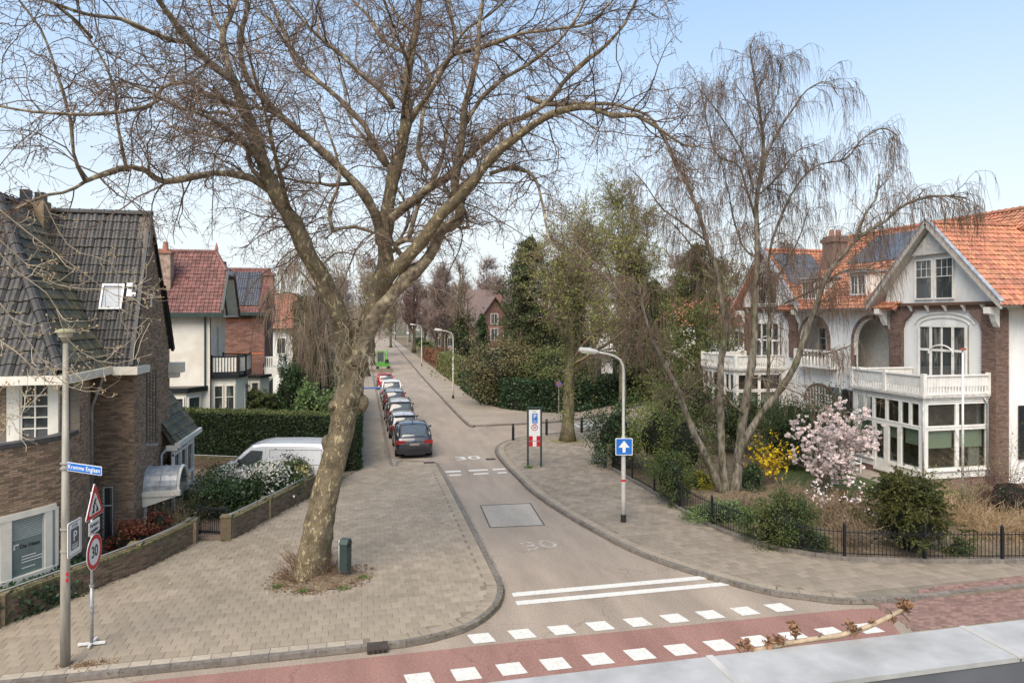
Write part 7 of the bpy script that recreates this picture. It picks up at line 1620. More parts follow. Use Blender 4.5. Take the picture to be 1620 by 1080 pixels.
for k, (u, Yd, r_, m_, lab) in enumerate([(672, 128, 1.6, L_LIGHT, 'light green shrub in a far front garden right of the street'), (683, 105, 1.5, L_RED, 'reddish shrub in a front garden beyond the pale clipped hedge'), (664, 150, 2.0, L_SPRING, 'yellow-green shrub near the far end of the right pavement'), (700, 100, 1.8, L_CONIF, 'dark shrub beside the reddish hedge far down the street'), (656, 175, 2.2, L_HEDGE, 'dark shrub at the foot of the far white flag')]):
    q_ = at(u, Yd); bush('garden_shrub', lab, 'shrub', (q_[0]+1.2, q_[1], 1.1), (r_, r_, 1.3), m_, 1600, .2, 40)
# ------------------------------------------------------------------ cars
PAINT = {}
def paint(name, col, rough=.28, metal=.3):
    m = M(name, col, rough=rough, var=.04, metal=metal, spec=.6)
    b = m.node_tree.nodes['Principled BSDF']; b.inputs['Coat Weight'].default_value = .8; b.inputs['Coat Roughness'].default_value = .06
    return m
CARG = M('car_glass', (.07, .08, .085), rough=.05, spec=.9, var=.1); LAMPR = M('tail_lamp_red', (.24, .012, .014), rough=.15, spec=.7); PLATE = M('yellow_plate', (.62, .42, .03), rough=.4); RIM = M('alloy_rim', (.35, .35, .36), rough=.35, metal=.7); CHROME = M('chrome', (.6, .6, .6), rough=.15, metal=1.)  # car glass base lightened to stand in for reflected sky
BPL = M('bumper_black', (.022, .022, .024), rough=.55)
def loft(b, secs, capped=True):
    n = len(secs[0]); V = [p for s in secs for p in s]; Q = [(i*n+j, i*n+j+1, (i+1)*n+j+1, (i+1)*n+j) for i in range(len(secs)-1) for j in range(n-1)]
    b.add(V, Q, polys=[list(range(n))[::-1], [(len(secs)-1)*n+j for j in range(n)]] if capped else None)
def make_car(label, loc, rz, L_=4.5, W=1.8, H=1.5, belt=.95, mat=None, style='hatch', lamps='wide', plate=True, roofmat=None, rails=False, group='cars parked along the kerb', name='parked_car', raked=.9, cat='car', dark_low=True):
    t = thing(name, label, cat, (0, 0, 0), group, local=True); hw = W/2
    # body: stations along y (rear 0 -> front L)
    st = [(-.02, .80, belt*.60, .30), (.03, .90, belt*.97, .27), (.18, .975, belt*1.0, .22), (L_*.2, 1.0, belt*1.01, .20), (L_*.5, 1.0, belt*.99, .20), (L_*.70, .99, belt*.97, .20), (L_*.80, .98, belt*.93, .20), (L_*.93, .93, belt*.82, .22), (L_*.985, .84, belt*.70, .27), (L_, .70, belt*.55, .32)]
    def sec(y, w, top, bot):
        w *= hw; h = top-bot; half = [(0, bot), (w*.80, bot), (w*.95, bot+.06), (w*1.0, bot+h*.30), (w*1.0, bot+h*.62), (w*.975, bot+h*.86), (w*.90, top-.015), (w*.72, top+.012), (0, top+.03)]
        return [(-x, y, z) for x, z in half[::-1]]+[(x, y, z) for x, z in half[1:-1]]+[(0, y, half[-1][1])]
    secs = [sec(*s) for s in st]; b = MB(); loft(b, secs); body = b.build('body', mat, t, smooth=True)
    # glasshouse
    yr0, yr1, yf1, yf0 = {'hatch': (.10, .42, L_*.52, L_*.74), 'suv': (.10, .50, L_*.54, L_*.74), 'estate': (.08, .38, L_*.55, L_*.76), 'coupe': (.22, 1.35, L_*.50, L_*.73), 'van': (.04, .22, L_*.66, L_*.84)}[style]
    def gs(y, wb, wt, top):
        z0 = belt-.02; zt = top; pts = [(wb, z0), (wb*.985, z0+(zt-z0)*.35), (wt*1.03, zt-.10), (wt*.95, zt-.03), (wt*.75, zt), (0, zt+.02)]
        return [(-x, y, z) for x, z in pts]+[(x, y, z) for x, z in pts[::-1][1:]]
    wb, wt = hw*.93, hw*.74
    G_ = [gs(yr0, wb*.90, wt*.90, belt+.04), gs((yr0*2+yr1)/3, wb*.95, wt*.93, belt+(H-belt)*.42), gs((yr0+yr1*2)/3, wb*.97, wt*.96, belt+(H-belt)*.80), gs(yr1, wb*.98, wt*.97, H-.03), gs((yr1+yf1)/2, wb, wt, H), gs(yf1, wb, wt, H-.02), gs((yf1+yf0)/2, wb*.98, wt*1.0, belt+(H-belt)*.55), gs(yf0, wb*.93, wt*1.08, belt+.02)]
    b = MB(); loft(b, G_); b.build('windows', CARG, t, smooth=True)
    # roof skin and pillars, proud of the glass
    rm = roofmat or mat; b = MB(); R2_ = []
    for y, k in ((yr1-.12, .97), (yr1+.05, 1.0), ((yr1+yf1)/2, 1.01), (yf1-.05, 1.0), (yf1+.08, .97)):
        zt = (H if k >= 1 else H-.055)+.012; R2_.append([(x*wt, y, zt-d) for x, d in ((-1.0, .085), (-.96, .035), (-.75, .0), (0, -.02), (.75, .0), (.96, .035), (1.0, .085))])
    loft(b, R2_, False); b.build('roof', rm, t, smooth=True)
    for s in (-1, 1):
        b = MB(); b.tube([(s*wb*.93, yr0+.02, belt), (s*(wb*.5+wt*.5)*.985, (yr0+yr1)/2+.03, (belt+H)/2+.03), (s*wt*.99, yr1, H-.06)], [.085, .07, .05], 6)
        b.tube([(s*wb*.95, yf0-.03, belt), (s*(wb*.5+wt*.5)*1.01, (yf0+yf1)/2-.02, (belt+H)/2+.02), (s*wt*1.0, yf1, H-.06)], [.05, .045, .045], 6)
        yb = (yr1+yf1)/2; b.tube([(s*wb*1.0, yb, belt), (s*wt*1.02, yb, H-.06)], .035, 6)
        b.tube([(s*wt*1.0, yr1-.05, H-.075), (s*wt*1.03, yb, H-.055), (s*wt*1.0, yf1, H-.07)], .03, 6)
        if style in ('estate', 'suv', 'hatch', 'van'): yc = yr1+.35; b.tube([(s*wb*1.0, yc, belt), (s*wt*1.01, yc-.05, H-.06)], [.07, .05], 6)
        b.build('pillar', mat, t, smooth=True)
    if style in ('suv', 'coupe', 'hatch'): b = MB(); b.box(-wt*.9, yr1-.20, H-.09, wt*.9, yr1+.02, H-.035); b.build('spoiler', mat, t)
    # wheels
    wr = .33 if H < 1.55 else .36
    for s in (-1, 1):
        for y in (L_*.185, L_*.80):
            b = MB(); b.cyl((s*(hw-.235), y, wr), (s*(hw+.005), y, wr), wr, 20); w_ = b.build('wheel', RUBBER, t, smooth=False)
            b = MB(); b.cyl((s*(hw-.02), y, wr), (s*(hw+.014), y, wr), wr*.66, 14)
            b.build('rim', RIM, w_)
            b = MB()
            an = np.linspace(0, math.pi, 14); b.xprism([(s*(hw-.03), y+math.cos(a)*(wr+.06), wr*.9+math.sin(a)*(wr+.06)) for a in an], (s*.026, 0, 0)); b.build('wheel_arch', BPL, t)
    # rear end
    b = MB(); b.box(-hw*.86, -.07, .26, hw*.86, .06, .44); b.box(-hw*.55, -.085, .20, hw*.55, 0, .27); b.build('rear_bumper', BPL if dark_low else mat, t)
    if lamps == 'wide': L1 = [(.50, .97, belt-.36, belt-.13)]
    elif lamps == 'tall': L1 = [(.78, .95, belt-.28, belt+.42)]
    else: L1 = [(.70, .96, belt-.33, belt-.04)]
    for s in (-1, 1):
        for x0, x1, z0, z1 in L1:
            b = MB(); pts = [(s*hw*x0, z0+.05), (s*hw*x0, z1-.03), (s*hw*x1, z1), (s*hw*x1, z0)]
            k = (.96 if lamps != 'tall' else .86)
            b.xprism([(px_*k if lamps == 'tall' and z > belt else px_, -.035 if z < belt else yr0-.02, z) for px_, z in pts], (0, .22, 0)); b.build('tail_light', LAMPR, t)
    b = MB(); zc = belt-.25 if lamps != 'wide' else belt-.36; b.box(-.26, -.045, zc-.06, .26, -.0, zc+.06); b.build('number_plate', PLATE if plate else M('plate_recess', (.26, .23, .20), rough=.4), t)
    if style != 'van': b = MB(); b.box(-hw*.55, yr0+.0, belt+.03, hw*.55, yr0+.02, belt+.05); b.build('wiper', BPL, t)
    for s in (-1, 1):
        b = MB(); yy = yf0-.35; b.beam((s*hw*.95, yy, belt+.02), (s*(hw+.08), yy, belt+.05), .04); knob2(b, (s*(hw+.13), yy, belt+.08), (.10, .06, .07)); b.build('mirror', mat, t, smooth=True)
        b = MB()
        for y in (L_*.34, L_*.53): b.box(s*hw*.985-.012, y, belt-.14, s*hw*.985+.014, y+.16, belt-.11)
        b.build('door_handle', mat, t)
    if rails:
        for s in (-1, 1): b = MB(); b.tube([(s*wt*.95, yr1, H-.02), (s*wt*.97, yr1+.15, H+.05), (s*wt*.97, yf1-.2, H+.05), (s*wt*.95, yf1, H-.02)], .018, 6); b.build('roof_rail', CHROME if rails == 'c' else BPL, t)
    b = MB(); b.beam((0, yr1+.22, H), (0, yr1+.12, H+.10), .04, .03); b.build('aerial', mat, t)
    t.location = loc; t.rotation_euler = (0, 0, rz); return t
def knob2(b, c, s):
    V = [(c[0]+s[0]*math.sin(ph)*math.cos(th), c[1]+s[1]*math.sin(ph)*math.sin(th), c[2]+s[2]*math.cos(ph)) for ph in np.linspace(0, math.pi, 6) for th in np.linspace(0, 2*math.pi, 8, endpoint=False)]
    b.add(V, [(i*8+j, i*8+(j+1) % 8, (i+1)*8+(j+1) % 8, (i+1)*8+j) for i in range(5) for j in range(8)])
cx0 = 2.72
c1 = make_car('black coupe-backed suv with wide red tail lights, nearest car of the parked row', (cx0+.05, 36.75, 0), 0, 4.9, 1.99, 1.68, 1.12, paint('metallic_black', (.035, .033, .038)), 'coupe', 'wide', plate=False, dark_low=True)
b = MB(); b.cyl((0, -.03, .98), (0, .0, .98), .045, 14); b.build('badge', BLUE, c1); b = MB(); b.cyl((0, -.034, .98), (0, -.03, .98), .02, 10); b.build('badge_centre', SWHITE, c1)
b = MB(); b.box(-.8, -.05, .80, .8, .02, .815); b.build('chrome_strip', CHROME, c1)
make_car('dark car with pale silver roof, second in the parked row', (cx0-.15, 42.5, 0), .01, 4.3, 1.80, 1.5, .96, paint('dark_grey_paint', (.05, .05, .052)), 'hatch', 'small', roofmat=paint('silver_paint', (.45, .43, .40)))
make_car('brown suv with light roof and roof rails, third in the parked row', (cx0-.10, 47.4, 0), .01, 4.65, 1.92, 1.72, 1.12, paint('brown_paint', (.07, .055, .045)), 'suv', 'small', roofmat=paint('champagne_roof', (.50, .47, .42)), rails=True)
make_car('black estate with tall red lights and yellow plate, fourth in the parked row', (cx0-.12, 55.6, 0), .0, 4.7, 1.82, 1.56, .98, paint('dark_green_black', (.03, .032, .032)), 'estate', 'tall', rails='c', roofmat=paint('warm_silver', (.36, .34, .31)))
make_car('white small van with wide rear window parked before the red car', (cx0-.10, 61.3, 0), .0, 4.3, 1.88, 1.84, 1.05, paint('white_car_paint', (.66, .66, .64), metal=0), 'suv', 'small', plate=False, name='parked_van', cat='van', dark_low=False)
make_car('red hatchback, farthest car of the parked row', (cx0-.25, 73.5, 0), .0, 4.0, 1.72, 1.48, .93, paint('red_car_paint', (.36, .03, .028), metal=0), 'hatch', 'small', dark_low=False)
dx, dy = ub(281, 640, 33.2)[:2]
make_car('small dark car half hidden behind the side wing of the brick house', (dx-.3, dy, .1), R(60), 4.0, 1.7, 1.45, .92, paint('metallic_black', ()), 'hatch', 'small', group='cars on the drives')
# ------------------------------------------------------------------ white panel van by the hedge
PV = thing('panel_van', 'white panel van parked nose left in front of the tall hedge', 'van', (0, 0, 0), None, local=True)
VW = paint('van_white', (.64, .65, .66), rough=.3, metal=0)
outl = [(0, .32), (0, .95), (.12, 1.60), (.25, 1.88), (.45, 1.95), (1.5, 1.98), (2.9, 1.97), (3.35, 1.90), (3.75, 1.62), (4.15, 1.22), (4.45, 1.12), (4.80, .98), (4.97, .80), (5.0, .5), (4.95, .30), (4.4, .26), (.2, .26)]
op = np.array(outl); cen = np.array([2.5, 1.0]); b = MB(); n = len(op); hw = .95
lay = [(-hw+.0, .0), (-hw, .05), (-hw+.10, .0)]
def ring(x, ins): 
    out = []
    for (y, z) in op: k = 1-ins/ max(.3, abs(z-1.0)+.8); out.append((x*(1 if z < 1.1 else 1-.10*(z-1.1)/.88), y+(.06 if y < 2.5 else -.06)*(ins > 0), z-(ins if z > 1.6 else 0)+(0)))
    return out
R3 = [ring(-hw, .10), ring(-hw+.09, .0), ring(0, -.02), ring(hw-.09, .0), ring(hw, .10)]
V = [p for r_ in R3 for p in r_]; b.add(V, [(i*n+j, i*n+(j+1) % n, (i+1)*n+(j+1) % n, (i+1)*n+j) for i in range(4) for j in range(n)], polys=[list(range(n)), [4*n+j for j in range(n)][::-1]]); b.build('body', VW, PV)
for s in (-1, 1):
    def sidep(pts, d=.012): return [(s*(hw*(1 if z < 1.1 else 1-.10*(z-1.1)/.88)+.002), y, z) for y, z in pts]
    b = MB(); b.xprism(sidep([(2.95, 1.12), (2.88, 1.68), (3.38, 1.70), (3.62, 1.50), (4.02, 1.17), (4.0, 1.08), (3.3, 1.05)]), (s*.012, 0, 0)); b.build('cab_window', CARG, PV)
    b = MB()
    for (a_, c_) in (((.35, 1.10), (2.55, 1.08)), ((.35, 1.72), (2.6, 1.74)), ((.35, 1.10), (.35, 1.72)), ((2.55, 1.08), (2.6, 1.74)), ((2.75, .4), (2.76, 1.80)), ((.2, .72), (4.6, .72))):
        A_, C_ = sidep([a_, c_]); b.beam(A_, C_, .018, .012)
    b.build('panel_crease', M('panel_shadow_grey', (.30, .31, .32), rough=.5), PV)
    b = MB(); knob2(b, (s*(hw+.12), 3.85, 1.22), (.10, .08, .16)); b.build('mirror', BPL, PV, smooth=True)
    b = MB(); b.box(s*hw-.02, .1, .30, s*hw+.012, 4.6, .46); b.build('side_strip', BPL, PV)
    for y in (1.0, 4.1):
        b = MB(); b.cyl((s*(hw-.22), y, .33), (s*(hw+.02), y, .33), .33, 20); w_ = b.build('wheel', RUBBER, PV); b = MB(); b.cyl((s*(hw), y, .33), (s*(hw+.03), y, .33), .2, 14); b.build('hub_cap', RIM, w_)
    b = MB(); b.xprism([(s*.62, 4.86, .72), (s*.90, 4.72, .76), (s*.92, 4.62, .98), (s*.70, 4.78, .95)], (0, .03, .02)); b.build('headlight', M('clear_lamp', (.5, .5, .5), rough=.1), PV)
b = MB(); b.xprism([(-.78, 3.44, 1.86), (.78, 3.44, 1.86), (.88, 4.13, 1.24), (-.88, 4.13, 1.24)], (0, .03, .03)); b.build('windscreen', CARG, PV)
vx, vy = ub(441, 600, 30.3)[:2]; ang = math.atan2(.2152, -.9766)-math.pi/2; fwd = np.array((-.9766, .2152)); PV.location = (vx-fwd[0]*2.5, vy-fwd[1]*2.5, .12); PV.rotation_euler = (0, 0, ang)

# ------------------------------------------------------------------ street lamps
def arm_lamp(x, y, label, thick=1.):
    t = thing('street_lamp', label, 'street lamp', (0, 0, 0), 'curved-arm street lamps along the street', local=True)
    b = MB(); b.tube([(0, 0, 0), (0, 0, .9), (0, 0, 3.1), (0, 0, 3.15), (0, 0, 5.5), (-.03, 0, 5.72), (-.14, 0, 5.92), (-.35, 0, 6.05), (-.62, 0, 6.13), (-1.0, .0, 6.2)], [.085, .085, .08, .055, .05, .048, .045, .042, .04, .038], 12); b.build('pole', ALUP, t, smooth=True)
    b = MB(); b.cyl((0, 0, 0), (0, 0, .28), .10, 12); b.build('pole_foot', BPL, t)
    b = MB(); b.tube([(-.95, 0, 6.19), (-1.05, 0, 6.21), (-1.3, 0, 6.25), (-1.65, 0, 6.29), (-1.72, 0, 6.28)], [.05, .085, .11, .10, .03], 10); b.build('lamp_head', M('lamp_housing', (.50, .49, .44), rough=.4), t, smooth=True)
    b = MB(); b.xprism([(-1.12, -.07, 6.17), (-1.62, -.07, 6.21), (-1.62, .07, 6.21), (-1.12, .07, 6.17)], (0, 0, -.035)); b.build('lamp_glass', M('lamp_lens', (.45, .42, .32), rough=.3), t)
    t.location = (x, y, .1); return t
LP = arm_lamp(9.33, 23.45, 'curved-arm street lamp carrying the blue one way sign')
l2 = dup(LP, (8.15, 61.9, .1), None, 'curved-arm street lamp on the right pavement by the ivy hedge'); l3 = dup(LP, (8.8, 103, .1), None, 'farther curved-arm street lamp beside the brown hedge')
b = MB(); b.box(9.25, 23.34, 2.22, 9.41, 23.36, 2.30)
b.build('sticker', RED, None) if False else None
t = thing('one_way_sign', 'square blue one way sign with white upward arrow on the lamp post', 'road sign', (9.30, 23.3, 2.5))
fx = np.array((.9766, -.2152, 0)); fn = np.array((-.2152, -.9766, 0)); o = np.array((9.33, 23.45, 2.56))+fn*.13
def plate(o, u, n, w, h, name, mat, parent, th=.012, r=.03):
    """rounded rectangle plate, o = lower centre"""
    o, u, n = [np.array(q, float) for q in (o, u, n)]; pts = []
    for cx_, cz_, a0 in ((w/2-r, r, -90), (w/2-r, h-r, 0), (-w/2+r, h-r, 90), (-w/2+r, r, 180)):
        for k in range(4): a = R(a0+k*30); pts.append(o+u*(cx_+math.cos(a)*r)+np.array((0, 0, cz_+math.sin(a)*r)))
    b = MB(); b.xprism(pts, n*th); return b.build(name, mat, parent)
def disc(o, u, n, rad, name, mat, parent, th=.012, rin=0, seg=40):
    o, u, n = [np.array(q, float) for q in (o, u, n)]; b = MB(); Z = np.array((0, 0, 1.))
    if rin:
        for k in range(seg): a0, a1 = 2*math.pi*k/seg, 2*math.pi*(k+1)/seg; b.xprism([o+(u*math.cos(a)+Z*math.sin(a))*q for q, a in ((rin, a0), (rad, a0), (rad, a1), (rin, a1))], n*th)
    else: b.xprism([o+(u*math.cos(a)+Z*math.sin(a))*rad for a in np.linspace(0, 2*math.pi, seg, endpoint=False)], n*th)
    return b.build(name, mat, parent)
plate(o, fx, fn, .62, .62, 'border', SWHITE, t); plate(o+np.array((0, 0, .025))+fn*.012, fx, fn, .57, .57, 'face', BLUE, t, .004)
Z = np.array((0, 0, 1.)); b = MB(); aw = [(-.055, .10), (.055, .10), (.055, .28), (.20, .28), (0, .53), (-.20, .28), (-.055, .28)]
b.xprism([o+fn*.016+fx*x+Z*z for x, z in aw], fn*.004); b.build('arrow', SWHITE, t); b = MB(); b.beam(o+Z*.2-fn*.0, o+Z*.2-fn*.13, .06); b.beam(o+Z*.42, o+Z*.42-fn*.13, .06); b.build('bracket', GALV, t)
st = thing('sticker', 'small red sticker on the lamp post with the one way sign', 'sticker', (9.3, 23.3, 1.6)); b = MB(); b.cyl((9.33, 23.45, 1.58), (9.33, 23.45, 1.66), .084, 12); b.build('label', RED, st)
# left post-top lamp
PX, PY = -6.22, 16.4
t = thing('street_lamp', 'straight post-top street lamp with round cap, nearest the camera at the left', 'street lamp', (PX, PY, .1)); TOPZ = 7.05
b = MB(); b.tube([(PX, PY, .1), (PX, PY, 1.7), (PX, PY, 3.0), (PX+.005, PY, TOPZ)], [.098, .095, .08, .052], 14); b.build('pole', POLEM, t, smooth=True)
b = MB(); b.tube([(PX, PY, TOPZ-.02), (PX, PY, TOPZ+.08), (PX, PY, TOPZ+.12)], [.06, .09, .12], 16); b.build('lamp_neck', POLEM, t, smooth=True)
b = MB(); b.tube([(PX, PY, TOPZ+.10), (PX, PY, TOPZ+.2)], [.12, .15], 20); b.build('lamp_glass', M('lamp_lens', ()), t)
b = MB(); b.tube([(PX, PY, TOPZ+.19), (PX, PY, TOPZ+.215), (PX, PY, TOPZ+.25), (PX, PY, TOPZ+.28)], [.19, .205, .17, .08], 24); b.build('lamp_cap', M('lichen_cap', (.33, .32, .20), rough=.8, var=.25), t, smooth=True)
for z, c_ in ((2.05, RED), (1.92, RED)): b = MB(); b.cyl((PX+.0, PY, z), (PX, PY, z+.06), .0985, 14) if False else b.obox((PX+.05, PY-.088, z), (1, .3, 0), (0, 0, 1), (0, -1, 0), .04, .07, .012); b.build('sticker', c_, t)
# street name sign
ns = thing('street_name_sign', 'blue street name sign reading Kromme Englaan on the near lamp post', 'street sign', (PX, PY, 4.4))
du = np.array((.798, -.606, 0)); du /= np.linalg.norm(du); dn = np.array((du[1], -du[0], 0)); o = np.array((PX, PY, 4.30))+du*.67+dn*.02
plate(o, du, dn, 1.12, .185, 'plate', SWHITE, ns, .012, .012); plate(o+Z*.012+dn*.012, du, dn, 1.095, .16, 'face', BLUE, ns, .003, .01)
text('Kromme Englaan', .125, tuple(o+Z*.092+dn*.016), tuple(du), (0, 0, 1), SWHITE, ns, sx=1.1, space=1.1)
b = MB(); b.cyl((PX, PY, 4.32), (PX, PY, 4.36), .10, 14); b.cyl((PX, PY, 4.43), (PX, PY, 4.46), .10, 14); b.build('bracket', GALV, ns)
# parking zone sign
a_ = R(96); un = np.array((math.sin(a_)*.9766-math.cos(a_)*.2152, -math.sin(a_)*.2152-math.cos(a_)*.9766, 0)); ux = np.array((-un[1], un[0], 0))
pz = thing('parking_zone_sign', 'white parking zone sign with grey P on the near lamp post', 'road sign', (PX, PY, 2.8)); o = np.array((PX, PY, 2.42))+un*.12+ux*.12
plate(o, ux, un, .56, .76, 'border', SWHITE, pz, .014, .05)
b = MB()
for (x, z, w_, h_) in ((-.25, .03, .5, .012), (-.25, .715, .5, .012), (-.25, .03, .012, .70), (.238, .03, .012, .70)): b.obox(o+ux*x+Z*z+un*.0142, ux, Z, un, w_, h_, .002)
b.build('border_line', SBLACK, pz); plate(o+Z*.14+un*.0142, ux, un, .33, .46, 'panel', M('panel_dark_grey', (.10, .10, .10), rough=.5), pz, .003, .03)
text('P', .30, tuple(o+Z*.42+un*.018), tuple(ux), (0, 0, 1), SWHITE, pz, 'letter'); text('ZONE', .085, tuple(o+Z*.655+un*.0165), tuple(ux), (0, 0, 1), SGREY, pz)
b = MB()
for z, w_ in ((.245, .22), (.20, .26), (.165, .18)): b.obox(o-ux*w_/2+Z*z+un*.0175, ux, Z, un, w_, .016, .002)
b.build('small_print', SWHITE, pz)
b = MB()
for z in (2.55, 3.02): b.cyl((PX, PY, z), (PX, PY, z+.03), .10, 14)
b.build('clamp', GALV, pz)
# temporary sign post with triangle, sub-plate, 30 sign
SX, SY = -6.0, 17.24
sg = thing('sign_post', 'galvanised temporary sign post on a cross foot beside the near lamp post', 'sign post', (SX, SY, .1))
b = MB(); b.tube([(SX, SY, .12), (SX, SY, 3.6)], .027, 10); b.tube([(SX, SY, .12), (SX, SY, 1.5)], .036, 10); b.build('post', GALV, sg, smooth=True)
b = MB(); b.beam((SX-.28, SY+.0, .16), (SX+.28, SY, .16), .05); b.beam((SX, SY-.2, .16), (SX, SY+.3, .16), .04); b.build('foot', M('foot_white', (.62, .62, .6)), sg)
b = MB()
for z in (.85, .98, 1.45): b.cyl((SX, SY, z), (SX, SY, z+.05), .05, 10)
b.beam((SX-.09, SY, 1.02), (SX+.10, SY, 1.02), .03); b.beam((SX, SY, .84), (SX+.13, SY, .84), .03); b.build('clamp', GALV, sg)
a_ = R(100); un = np.array((math.sin(a_)*.9766-math.cos(a_)*.2152, -math.sin(a_)*.2152-math.cos(a_)*.9766, 0)); ux = np.array((-un[1], un[0], 0)); base = np.array((SX, SY, 0))+un*.045
ws = thing('warning_sign', 'red bordered triangle warning sign with a digging worker', 'road sign', (SX, SY, 3.0))
def tri(k, z0, th, off, name, mat):
    b = MB(); W_ = .46*k; pts = []; c = base+Z*(z0)
    for cx_, cz_, a0 in ((W_-.05*k, -.25*k+.04, -90), (0, .52*k-.06, 30), (-W_+.05*k, -.25*k+.04, 150)):
        for q in range(5): a = R(a0+q*30); pts.append(c+ux*(cx_+math.cos(a)*.045)+Z*(cz_+math.sin(a)*.045)+un*off)
    b.xprism(pts, un*th); return b.build(name, mat, ws)
tri(1.0, 3.28, .02, 0, 'plate', SWHITE); tri(.965, 3.283, .003, .02, 'border', RED); tri(.62, 3.27, .003, .0235, 'face', SWHITE)
b = MB(); c = base+Z*3.14+un*.028
for poly in ([(-.19, .0), (-.05, .0), (-.03, .14), (-.06, .22), (-.12, .17), (-.11, .09)], [(-.10, .17), (-.03, .30), (.03, .25), (-.04, .16)], [(-.01, .27), (.03, .33), (.07, .29), (.03, .24)], [(0, .20), (.09, .08), (.11, .09), (.02, .22)], [(.03, .0), (.19, .0), (.12, .12), (.08, .10)]):
    b.xprism([c+ux*(x)+Z*z for x, z in poly], un*.003)
b.build('worker_symbol', SBLACK, ws)
sb = thing('sub_plate', 'small white plate reading Verkeers regelaar below the triangle sign', 'road sign', (SX, SY, 2.7)); o = base+Z*2.66; plate(o, ux, un, .56, .30, 'plate', SWHITE, sb, .012, .02)
text('Verkeers', .125, tuple(o+Z*.205+un*.014), tuple(ux), (0, 0, 1), SBLACK, sb); text('regelaar', .125, tuple(o+Z*.085+un*.014), tuple(ux), (0, 0, 1), SBLACK, sb)
s3 = thing('speed_limit_sign', 'round red bordered 30 speed limit sign on the temporary post', 'road sign', (SX, SY, 2.2)); o = base+Z*2.24
disc(o, ux, un, .40, 'plate', SWHITE, s3, .015); disc(o+un*.015, ux, un, .385, 'border', RED, s3, .004, .29); text('30', .36, tuple(o+un*.019-Z*.0), tuple(ux), (0, 0, 1), SBLACK, s3, 'number', sx=.95)
# ------------------------------------------------------------------ zone totem
tt = thing('zone_totem', 'dark framed zone totem with parking, 30 and red-white panels on the right corner', 'road sign', (8.4, 33.0, .1))
o = np.array((8.42, 33.0, .1)); tu = np.array((.985, -.17, 0)); tn = np.array((tu[1], -tu[0], 0))
b = MB()
for s in (-1, 1): b.obox(o+tu*(s*.33-.045)-tn*.05, tu, Z, tn, .09, 2.92, .10)
b.build('post', GREENP, tt); b = MB(); b.obox(o-tu*.375-tn*.05+Z*2.90, tu, Z, tn, .75, .08, .10); b.build('top_bar', GREENP, tt)
def tp(z0, z1, mat, name, x0=-.28, x1=.28, d=.03, th=.02): b = MB(); b.obox(o+tu*x0+Z*z0+tn*d, tu, Z, tn, x1-x0, z1-z0, th); return b.build(name, mat, tt)
tp(1.80, 2.84, SWHITE, 'zone_panel'); tp(2.18, 2.66, BLUE, 'parking_panel', -.12, .15, .05, .004); text('P', .30, tuple(o+tu*.015+Z*2.50+tn*.056), tuple(tu), (0, 0, 1), SWHITE, tt, 'letter')
text('zone', .09, tuple(o+Z*2.755+tn*.052), tuple(tu), (0, 0, 1), SGREY, tt); text('zone', .09, tuple(o+Z*2.13+tn*.052), tuple(tu), (0, 0, 1), SGREY, tt)
b = MB()
for z in (2.29, 2.235): b.obox(o+tu*-.085+Z*z+tn*.0545, tu, Z, tn, .2, .02, .002)
b.build('small_print', SWHITE, tt)
disc(o+Z*1.96+tn*.05, tu, tn, .16, 'ring', RED, tt, .004, .125); text('30', .16, tuple(o+Z*1.96+tn*.052), tuple(tu), (0, 0, 1), SBLACK, tt, 'number')
for (x0, z0, m_) in ((-.28, 1.30, RED), (-.09, 1.30, SWHITE), (.09, 1.30, RED), (-.28, 1.02, RED), (-.09, 1.02, SWHITE), (.09, 1.02, RED)): tp(z0, z0+.24, m_, 'chequer', x0, x0+.19, .03)
tp(1.54, 1.80, SWHITE, 'lower_panel')
q = MB(); q.leaves(np.column_stack([rng.normal(8.1, .12, 150), rng.normal(32.8, .08, 150), .12+rng.random(150)*.08]), .08, .4); o_ = q.build('weed_tuft', MATS['tuft_green'], None); tag(o_, 'weeds growing at the foot of the zone totem', 'weeds'); o_['kind'] = 'stuff'
# bollards
bo = thing('bollard', 'black bollard nearest the kerb, left of the zone totem', 'bollard', (0, 0, 0), 'black bollards on the paved corner', local=True)
b = MB(); b.tube([(0, 0, 0), (0, 0, .95), (0, 0, 1.0)], [.085, .08, .06], 12); b.build('shaft', BLACKP, bo); b = MB(); b.cyl((0, 0, .86), (0, 0, .90), .084, 12); b.build('band', M('band_grey', (.12, .12, .12)), bo)
bo.location = (8.95, 40.3, .1); dup(bo, (11.4, 41.6, .1), None, 'black bollard between the zone totem and the small street tree'); dup(bo, (13.85, 42.0, .1), None, 'black bollard right of the small street tree')
# no parking sign
x, y, _ = P(884, 656, z=.1); t = thing('no_parking_sign', 'round blue and red no parking sign on a grey post before the ivy hedge', 'road sign', (x, y, .1)); b = MB(); b.cyl((x, y, .1), (x, y, 2.7), .03, 8); b.build('post', GALV, t)
o = np.array((x, y, 2.45))+fn*.04; disc(o, fx, fn, .22, 'plate', RED, t, .01); disc(o+fn*.01, fx, fn, .175, 'face', BLUE, t, .004); b = MB(); b.beam(o+fn*.017+fx*-.12+Z*.12, o+fn*.017+fx*.12-Z*.12, .04, .004, up=tuple(fn)); b.build('bar', RED, t)
